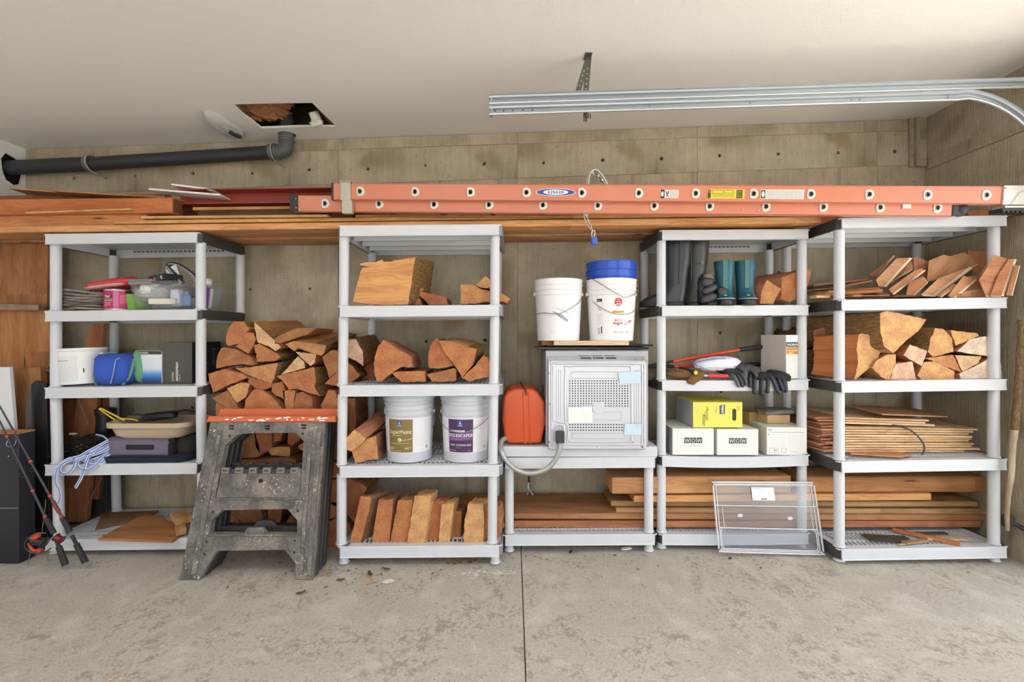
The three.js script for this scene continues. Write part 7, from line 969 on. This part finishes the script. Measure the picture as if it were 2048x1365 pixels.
// ---------------------------------------------------------------- right unit: shingles and the strapped bundle
{
  const edge = M(0xf4dcb8, { rough: 0.8 }), G = { group: 'loose shingles on the right shelving unit' }, faces = [0xc98f66, 0xc08660, 0xcc9870, 0xb97e58, 0xc48a62].map((c) => wood(c, 0.8));
  const sh = (label, pts, z, f, o = {}) => { const m = log(label, pts, z, 'tan', { len: o.len ?? 0.006, drift: o.drift ?? [0.012, -0.003], taper: 1, flat: true, side: edge, ...G }); m.name = numbered('shingle'); m.userData.category = 'shingle'; m.material = [faces[f % 5], ...m.material.slice(1)]; return m; };
  used.firewood_log -= 0; // shingles carry names of their own
  sh('narrow shingle propped steeply at the back, leftmost of the leaning ones', [[1738, 551], [1780, 517], [1787.5, 511], [1752, 553]], 0.36, 3);
  sh('wide shingle with a bright long right edge, second of the leaning ones', [[1752, 560], [1793, 517], [1820, 515.5], [1768, 573], [1757.6, 573]], 0.43, 2, { drift: [0.02, -0.004] });
  sh('reddish shingle with a slanted bright tip behind the second leaning one', [[1782, 566], [1820, 525], [1834, 514.6], [1824, 539], [1788, 559]], 0.40, 0);
  sh('long shingle lying low in front of the reddish one', [[1777.6, 579], [1827, 543], [1843, 537], [1849, 540], [1785, 588.4]], 0.48, 1, { drift: [0.013, -0.005] });
  sh('curled shingle with a split lower end in the middle of the pile', [[1812, 590], [1818, 566], [1845.6, 553.5], [1854.5, 564.6], [1826.7, 591]], 0.50, 3);
  sh('upright shingle with a square right corner behind the curled one', [[1826.7, 514.5], [1841, 517], [1878.5, 532], [1848, 561], [1829, 548]], 0.41, 0, { drift: [0.013, -0.004] });
  sh('broad pale-brown shingle with a dark streak, topmost in the middle', [[1853.4, 563.5], [1858, 522], [1887, 509.5], [1900, 513], [1930, 504.5], [1956, 528], [1940, 535]], 0.46, 2, { drift: [0.004, -0.006] });
  sh('long shingle with a bright white edge across the front of the pile', [[1842, 590], [1875.7, 558], [1940, 533.6], [1864.5, 591]], 0.53, 2, { drift: [0.022, -0.008] });
  sh('narrow reddish shingle in front, right of the white-edged one', [[1873.5, 592], [1908, 568], [1910, 573.5], [1881, 594]], 0.565, 3);
  sh('grey-brown shingle with a pointed top leaning out at the front', [[1896, 592], [1927, 552], [1951, 558], [1908, 595]], 0.575, 4, { drift: [0.015, -0.006] });
  sh('squarish shingle lying above the low front one at the right', [[1937, 553.5], [1987, 544.6], [1972.6, 574.7], [1928, 582.4]], 0.55, 1, { drift: [0.008, -0.012] });
  sh('low shingle at the front right, under the squarish one', [[1914, 588], [1973.7, 580], [1976, 593], [1914, 595]], 0.575, 0, { drift: [0.008, 0.004] });
  sh('big dark shingle standing at the back with a bright slanting edge', [[1936, 502], [1990, 503.5], [1960, 549], [1946, 545], [1940, 530]], 0.42, 3, { drift: [0.012, -0.002] });
  sh('dark reddish shingle behind the pale-edged ones at the right', [[1958, 560], [1989, 510], [2019, 519], [1996, 551], [1979, 592], [1972, 592]], 0.63, 4, { drift: [0.006, -0.004] });
  sh('tall shingle with a wide pale edge, second from the right', [[1980, 593], [1996, 551], [2018, 519], [2029, 518], [2003, 592]], 0.64, 1, { drift: [0.02, -0.002] });
  sh('narrow tall shingle with a pale edge, rightmost of all', [[2012, 590], [2030, 530], [2039, 531], [2023, 591]], 0.65, 3, { drift: [0.012, -0.002] });
  const strip = (label, a, b, z, h, d, col) => { const m = board('shingle', label, col, a, b, z, h, d, { end: 0xe0bc90, r: 0.001, group: G.group }); m.userData.category = 'shingle'; };
  [[1628, 573, 1738, 561, .35, .012, .1, 0xb0724a, 'grey-topped flat shingle at the back left of the loose pile'], [1626, 582, 1690, 577, .40, .008, .12, 0x8a5838, 'dark flat shingle low at the left behind the leg'], [1633, 596, 1660, 596, .53, .014, .06, 0xeacb9e, 'pale short offcut at the left front of the loose pile'], [1640, 587, 1760, 578, .44, .010, .12, 0xa8683f, 'long flat shingle in the middle of the left heap'], [1650, 593, 1766, 585, .50, .020, .12, 0xba7c4a, 'thick rounded shingle lying along the front of the heap'], [1690, 573, 1745, 563, .42, .006, .1, 0xc08a58, 'thin shingle tilted up at its right end, on the heap'], [1658, 586, 1690, 584, .47, .012, .05, 0xd2ae68, 'yellowish offcut beside the leg in the heap'], [1700, 594, 1780, 593, .54, .010, .1, 0x96603c, 'dark flat shingle lowest at the front of the heap'], [1708, 594, 1723, 594, .56, .013, .05, 0xc8965a, 'small square offcut in front of the heap'], [1720, 585, 1800, 592, .46, .01, .12, 0x8c5434, 'dark shingle running under the leaning ones'], [1626, 577, 1700, 570, .30, .01, .1, 0x9a8268, 'weathered grey shingle furthest back on the heap'], [1800, 594, 1900, 594, .5, .01, .12, 0x8a5636, 'flat shingle beneath the middle of the leaning row']].forEach(([a, b, c, d, z, h, dd, col, l]) => strip(l, [a, b], [c, d], z, h, dd, col));
  // bundle
  const ORD = ['lowest', 'second', 'third', 'fourth', 'fifth', 'sixth', 'seventh', 'eighth', 'ninth', 'tenth', 'eleventh', 'twelfth', 'thirteenth and uppermost'];
  const yb = U5.t[3] + 0.004, n = 13, gB = { group: 'shingles in the strapped bundle' };
  for (let i = 0; i < n; i++) { const f = i / (n - 1), z = 0.49 + rr(-0.012, 0.006) - 0.05 * f, x0 = X(1668 + rr(-8, 8) + 26 * Math.max(0, f - 0.75) * 4, z), x1 = X([1932, 1957, 1946, 1948, 1942, 1944, 1940, 1936, 1944, 1951, 1870, 1850, 1856][i], z), y = yb + 0.004 + i * 0.0148, tilt = i > 9 ? -0.03 : -0.004 * f * 3;
    const m = mesh('shingle', boxUV(box(x1 - x0, 0.0105 + rr(-0.001, 0.0012), 0.34, (x1 - x0) / 2, 0.005, -0.17, 0.001), 'z'), wood([0xf0d0a8, 0xe8c498, 0xf2d6b0, 0xe6c094][i % 4], 0.8)); m.position.set(x0, y + (i > 9 ? 0.012 : 0), z); m.rotation.z = tilt; m.rotation.y = rr(-0.02, 0.02); tag(m, `tan shingle, ${ORD[i]} layer up from the shelf in the strapped stack`, 'shingle', gB.group);
    const xl = X(1628 + rr(-4, 6), 0.4), k = mesh('shingle', boxUV(box(0.17 + rr(-0.02, 0.02), 0.011, 0.26, 0.085, 0.005, -0.13, 0.001), 'z'), wood([0xbd8660, 0xb27a56, 0xc69068][i % 3], 0.8)); k.position.set(xl, y + 0.004, 0.47 - 0.05 * f + rr(-0.03, 0.03)); k.rotation.y = 0.12 + rr(-0.12, 0.12); tag(k, `reddish shingle end at the left of the strapped stack, ${ORD[i]} from below`, 'shingle', 'reddish shingle ends of the bundle'); }
  const bt = mesh('shingle', boxUV(extr([[-0.2, 0.0], [0.02, -0.075], [0.13, -0.02], [0.1, 0.12], [-0.16, 0.14]].map(([a, b]) => [a, b]), 0.008, 0.001), 'x'), wood(0xd09a68, 0.8)); bt.rotation.x = -Math.PI / 2 - 0.04; bt.position.set(X(1775, 0.54), yb + 0.003, 0.53); tag(bt, 'loose pointed shingle lying at the foot of the strapped stack', 'shingle');
  const tp = mesh('shingle', boxUV(box(0.46, 0.009, 0.22, 0, 0, 0, 0.001), 'x'), wood(0xb98a62, 0.8)); tp.position.set(X(1800, 0.36), yb + 0.222, 0.34); tp.rotation.set(0.08, 0.15, -0.07); tag(tp, 'grey-brown shingle lying slanted on top of the strapped stack', 'shingle');
  tag(mesh('strap', tube([[1700, 846, .38], [1740, 846, .40], [1780, 850, .43], [1810, 856, .47], [1830, 868, .495], [1843, 882, .502], [1849, 896, .505], [1845, 909, .505], [1835, 915, .515], [1812, 921, .545], [1790, 925, .575]].map(([a, b, z]) => P(a, b, z)), 0.0045, 70, 7), M(0x4a4644, { rough: 0.6 })), 'dark cord wrapped round the strapped stack of shingles', 'cord');
  // bottom shelf litter
  const ys = U5.t[4] + 0.004, lay = (name, label, cat, px, py, w, h, d, ry, col) => { const dd = F * (EYE - ys) / (py - HORIZON), m = mesh(name, box(w, h, d, 0, h / 2, 0, 0.001), wood(col)); m.position.set((px - 1024) * dd / F, ys, DIST - dd); m.rotation.y = ry; tag(m, label, cat); };
  lay('dark_mat', 'dark grey mesh mat lying on the right bottom shelf', 'mat', 1775, 1078, 0.24, 0.004, 0.09, -0.1, 0x4a443c); lay('stick', 'orange-brown stick lying slanted across the right bottom shelf', 'stick', 1850, 1077, 0.29, 0.018, 0.024, -0.72, 0xc07a44); lay('stick', 'pale splintered strip lying behind the orange-brown stick', 'stick', 1890, 1080, 0.22, 0.012, 0.03, -0.04, 0xcdb08a);
  lay('stick', 'ragged grey splinter near the front of the right bottom shelf', 'stick', 1830, 1086, 0.16, 0.012, 0.03, 0.2, 0xa89070); lay('stick', 'light thin splinter at the front left of the ragged one', 'stick', 1806, 1090, 0.07, 0.006, 0.012, 0.25, 0xe0c090); lay('stick', 'thin dark strip along the mat edge on the right bottom shelf', 'stick', 1860, 1068, 0.2, 0.006, 0.03, 0.02, 0x5a5046);
}
// long-handled things in the right corner
{
  const pole = (name, label, cat, parts) => { const t = thing(name, label, cat); for (const [n2_, a, b, r0, r1, m] of parts) mesh(n2_, rod(a, b, r0, r1, 16), m, t); return t; };
  const z = 0.14; pole('shovel', 'long tool with a pale wooden handle standing in the right corner', 'shovel', [['handle', P(1937, 1010, z), P(1937, 788, z), 0.022, 0.021, wood(0xb48a58)], ['cap', P(1937, 790, z), P(1937, 766, z), 0.023, 0.02, M(0x2a2824)], ['blade', V(X(1937, z), 0.005, z), V(X(1937, z), 0.18, z), 0.05, 0.03, M(0x4a4844, { rough: 0.5 })]]);
  const z2 = 0.2; pole('digging_bar', 'long tool with a red grip standing in the right corner', 'tool', [['grip', P(1974, 856, z2), P(1966, 700, z2), 0.025, 0.024, M(0xa8242c, { rough: 0.4 })], ['shaft', V(X(1982, z2), 0.005, z2), P(1974, 850, z2), 0.024, 0.021, M(0x4c443c, { rough: 0.6 })]]);
  const z3 = 0.66, t = thing('driftwood_pole', 'bare pale tree pole with bark on its upper half, leaning beside the right unit', 'pole'), pts = [[2015, 1062], [2014, 1020], [2021, 960], [2025, 900], [2029, 860], [2033, 820], [2037, 770], [2040, 700], [2042, 640]].map(([a, b]) => P(a, b, z3));
  const sw = (p, r0, r1, name, mat) => { const cv = new THREE.CatmullRomCurve3(p), N = 30, rings = []; for (let i = 0; i <= N; i++) { const q = cv.getPointAt(i / N), r = (r0 + (r1 - r0) * i / N); rings.push(Array.from({ length: 12 }, (_, j) => { const a = -j / 12 * 6.2832, f = r * (1 + 0.22 * n3(Math.cos(a) + q.y * 9, Math.sin(a), q.y * 7)); return V(q.x + f * Math.cos(a), q.y, q.z + f * Math.sin(a)); })); } const g = loft(rings); const uv = g.attributes.uv; for (let i = 0; i < uv.count; i++) uv.setXY(i, uv.getY(i) * 0.7, uv.getX(i) * 0.13); mesh(name, g, mat, t); };
  sw(pts.slice(0, 5), 0.009, 0.016, 'bare_wood', wood(0xbcae96)); sw(pts.slice(4), 0.016, 0.015, 'bark', bark(0xa29078));
  const c = thing('clamp', 'dark bar clamp lying against the wall at the right edge', 'clamp'), dk = M(0x2e3034, { rough: 0.45 }); mesh('bar', rod(P(2014, 1040, 0.6), V(2.84, Y(1056, 0.6), 0.64), 0.011, 0.013), dk, c); mesh('jaw', at(lump(0.05, 0.07, 0.04, 0.5, 0.05), P(2016, 1042, 0.6).x, P(2016, 1042, 0.6).y, 0.6), M(0x4a3c34), c); mesh('wire', tube([P(2028, 1048, 0.6), P(2036, 1070, 0.6), V(2.82, 0.15, 0.63), V(2.83, 0.02, 0.66)], 0.0018, 20, 5), M(0x8a8a80), c);
}
// ---------------------------------------------------------------- litter on the floor
{
  const fl = (px, py, y = 0.0) => { const d = F * (EYE - y) / (py - HORIZON); return V((px - 1024) * d / F, y, DIST - d); };
  const g = []; const chip = (x, z, s) => { const k = 5, pts = []; const e = rr(0.15, 0.6); for (let j = 0; j < k; j++) { const a = j / k * 6.283; pts.push([s * Math.cos(a) * rr(0.6, 1), s * e * Math.sin(a) * rr(0.6, 1)]); } const c = extr(pts, 0.0012, 0); c.rotateX(-Math.PI / 2 + rr(-0.3, 0.3)); c.rotateY(rr(0, 6.28)); c.translate(x, 0.002, z); return c; };
  const sets = [[0xc9a26a, 150], [0x8a6a44, 120], [0xb98a58, 90], [0x5c4a30, 60]];
  sets.forEach(([col, n], si) => { const l = []; for (let i = 0; i < n; i++) { let x, z; const q = rnd(); if (q < 0.45) { x = rr(-1.3, 2.6); z = 0.5 + Math.abs(rnd() + rnd() - 1) * 0.28; } else if (q < 0.75) { x = -0.75 + (rnd() + rnd() - 1) * 0.75; z = 0.68 + rnd() * rnd() * 0.4; } else { x = rr(-3, 2.7); z = rr(0.55, 1.7); } l.push(chip(x, z, rr(0.003, q < 0.75 ? 0.014 : 0.006))); } tag(mesh('wood_chips', join(l), M(col, { rough: 0.9 })), ['pale wood chips scattered on the concrete floor', 'brown bark crumbs scattered on the concrete floor', 'orange wood shavings scattered on the concrete floor', 'dark dry litter scattered on the concrete floor'][si], 'litter', null, 'stuff'); });
  const leaf = (label, px, py, s, col, ry) => { const p = fl(px, py), t = thing('dry_leaf', label, 'leaf', [p.x, 0, p.z]); t.rotation.y = ry; const m = M(col, { rough: 0.8 }); const l = new THREE.PlaneGeometry(s, s * 0.55, 10, 6), q = l.attributes.position; for (let i = 0; i < q.count; i++) { const u = q.getX(i) / s * 2, w = Math.sqrt(Math.max(0, 1 - u * u)) * (0.8 - 0.2 * u); q.setXYZ(i, q.getX(i), 0.004 + 0.006 * Math.abs(q.getY(i)) / s * 4 + 0.006 * u * u, q.getY(i) * w); } l.computeVertexNormals(); const mm = M(col, { rough: 0.8, side: THREE.DoubleSide, key: 9 }); mesh('blade', l, mm, t); mesh('stem', rod(V(s * 0.45, 0.004, 0), V(s * 0.75, 0.006, 0.004), 0.0012, 0.0012, 5), m, t); };
  leaf('curled green-brown leaf on the floor in front of the sawhorse', 602, 1190, 0.045, 0x5a5a30, 0.6); leaf('small green leaf on the floor between the sawhorse and the second unit', 681, 1164, 0.04, 0x4a6034, 0.3); leaf('dark dry leaf on the floor near the foot of the second unit', 740, 1152, 0.05, 0x4c4228, 2.2); leaf('dark curled leaf on the floor in front of the low unit', 1141, 1108, 0.04, 0x3c3a24, 1.2); leaf('tiny dark leaf on the floor below the clear lid', 1460, 1121, 0.025, 0x2e2a20, 0.2); leaf('brown leaf lying at the foot of the second unit', 772, 1142, 0.05, 0x6a4a2c, 2.8);
  const bit = (name, label, cat, px, py, geo, mat, ry = 0) => { const p = fl(px, py), m = mesh(name, geo, mat); m.position.set(p.x, 0.002, p.z); m.rotation.y = ry; tag(m, label, cat); };
  const flat = (pts, h = 0.0015) => { const e = extr(pts, h, 0); e.rotateX(-Math.PI / 2); return e; };
  bit('torn_paper', 'torn scrap of pale paper on the floor in front of the second unit', 'paper', 777, 1164, flat([[-0.03, -0.015], [0.0, -0.025], [0.035, 0.0], [0.01, 0.022], [-0.02, 0.012]]), M(0xe2e0da)); bit('white_spatula', 'white plastic spoon end sticking out under the low unit', 'spoon', 1253, 1100, at(lump(0.075, 0.012, 0.035, 0.8, 0.02), 0, 0.006, 0), M(0xeeeeee), 0.35);
  bit('wood_shaving', 'cluster of pale wood shavings on the floor by the second unit', 'shaving', 737, 1163, join([...Array(12)].map(() => { const c = chip(rr(-0.04, 0.04), rr(-0.02, 0.03), rr(0.006, 0.02)); c.translate(0, rr(0, 0.006), 0); return c; })), M(0xd8a878, { rough: 0.9 })); bit('wood_shaving', 'small pale shavings on the floor at the bottom, left of the joint', 'shaving', 245, 1354, join([...Array(9)].map(() => chip(rr(-0.03, 0.03), rr(-0.02, 0.02), rr(0.004, 0.012)))), M(0xe0c48a, { rough: 0.9 }));
  bit('wood_shaving', 'reddish bark pieces under the front of the second unit', 'bark', 930, 1126, join([...Array(14)].map(() => chip(rr(-0.1, 0.1), rr(-0.02, 0.03), rr(0.006, 0.02)))), M(0x8a5434, { rough: 0.9 }));
  // dried white paint scrape on the slab in front of the second unit
  const sm = [], A = fl(905, 1150), B2 = fl(1035, 1146); for (let i = 0; i < 60; i++) { const f = rnd(), c = chip(0, 0, rr(0.006, 0.03)); const p = A.clone().lerp(B2, f); c.rotateY(0); c.scale(1, 0.05, 0.5); c.translate(p.x + rr(-0.02, 0.02), 0.0006, p.z + rr(-0.025, 0.025)); sm.push(c); } tag(mesh('paint_scrape', join(sm), M(0xdcd9d2, { rough: 0.9 })), 'flaky white paint scrape on the concrete in front of the second unit', 'paint mark', null, 'stuff');
}
renderer.render(scene, camera);
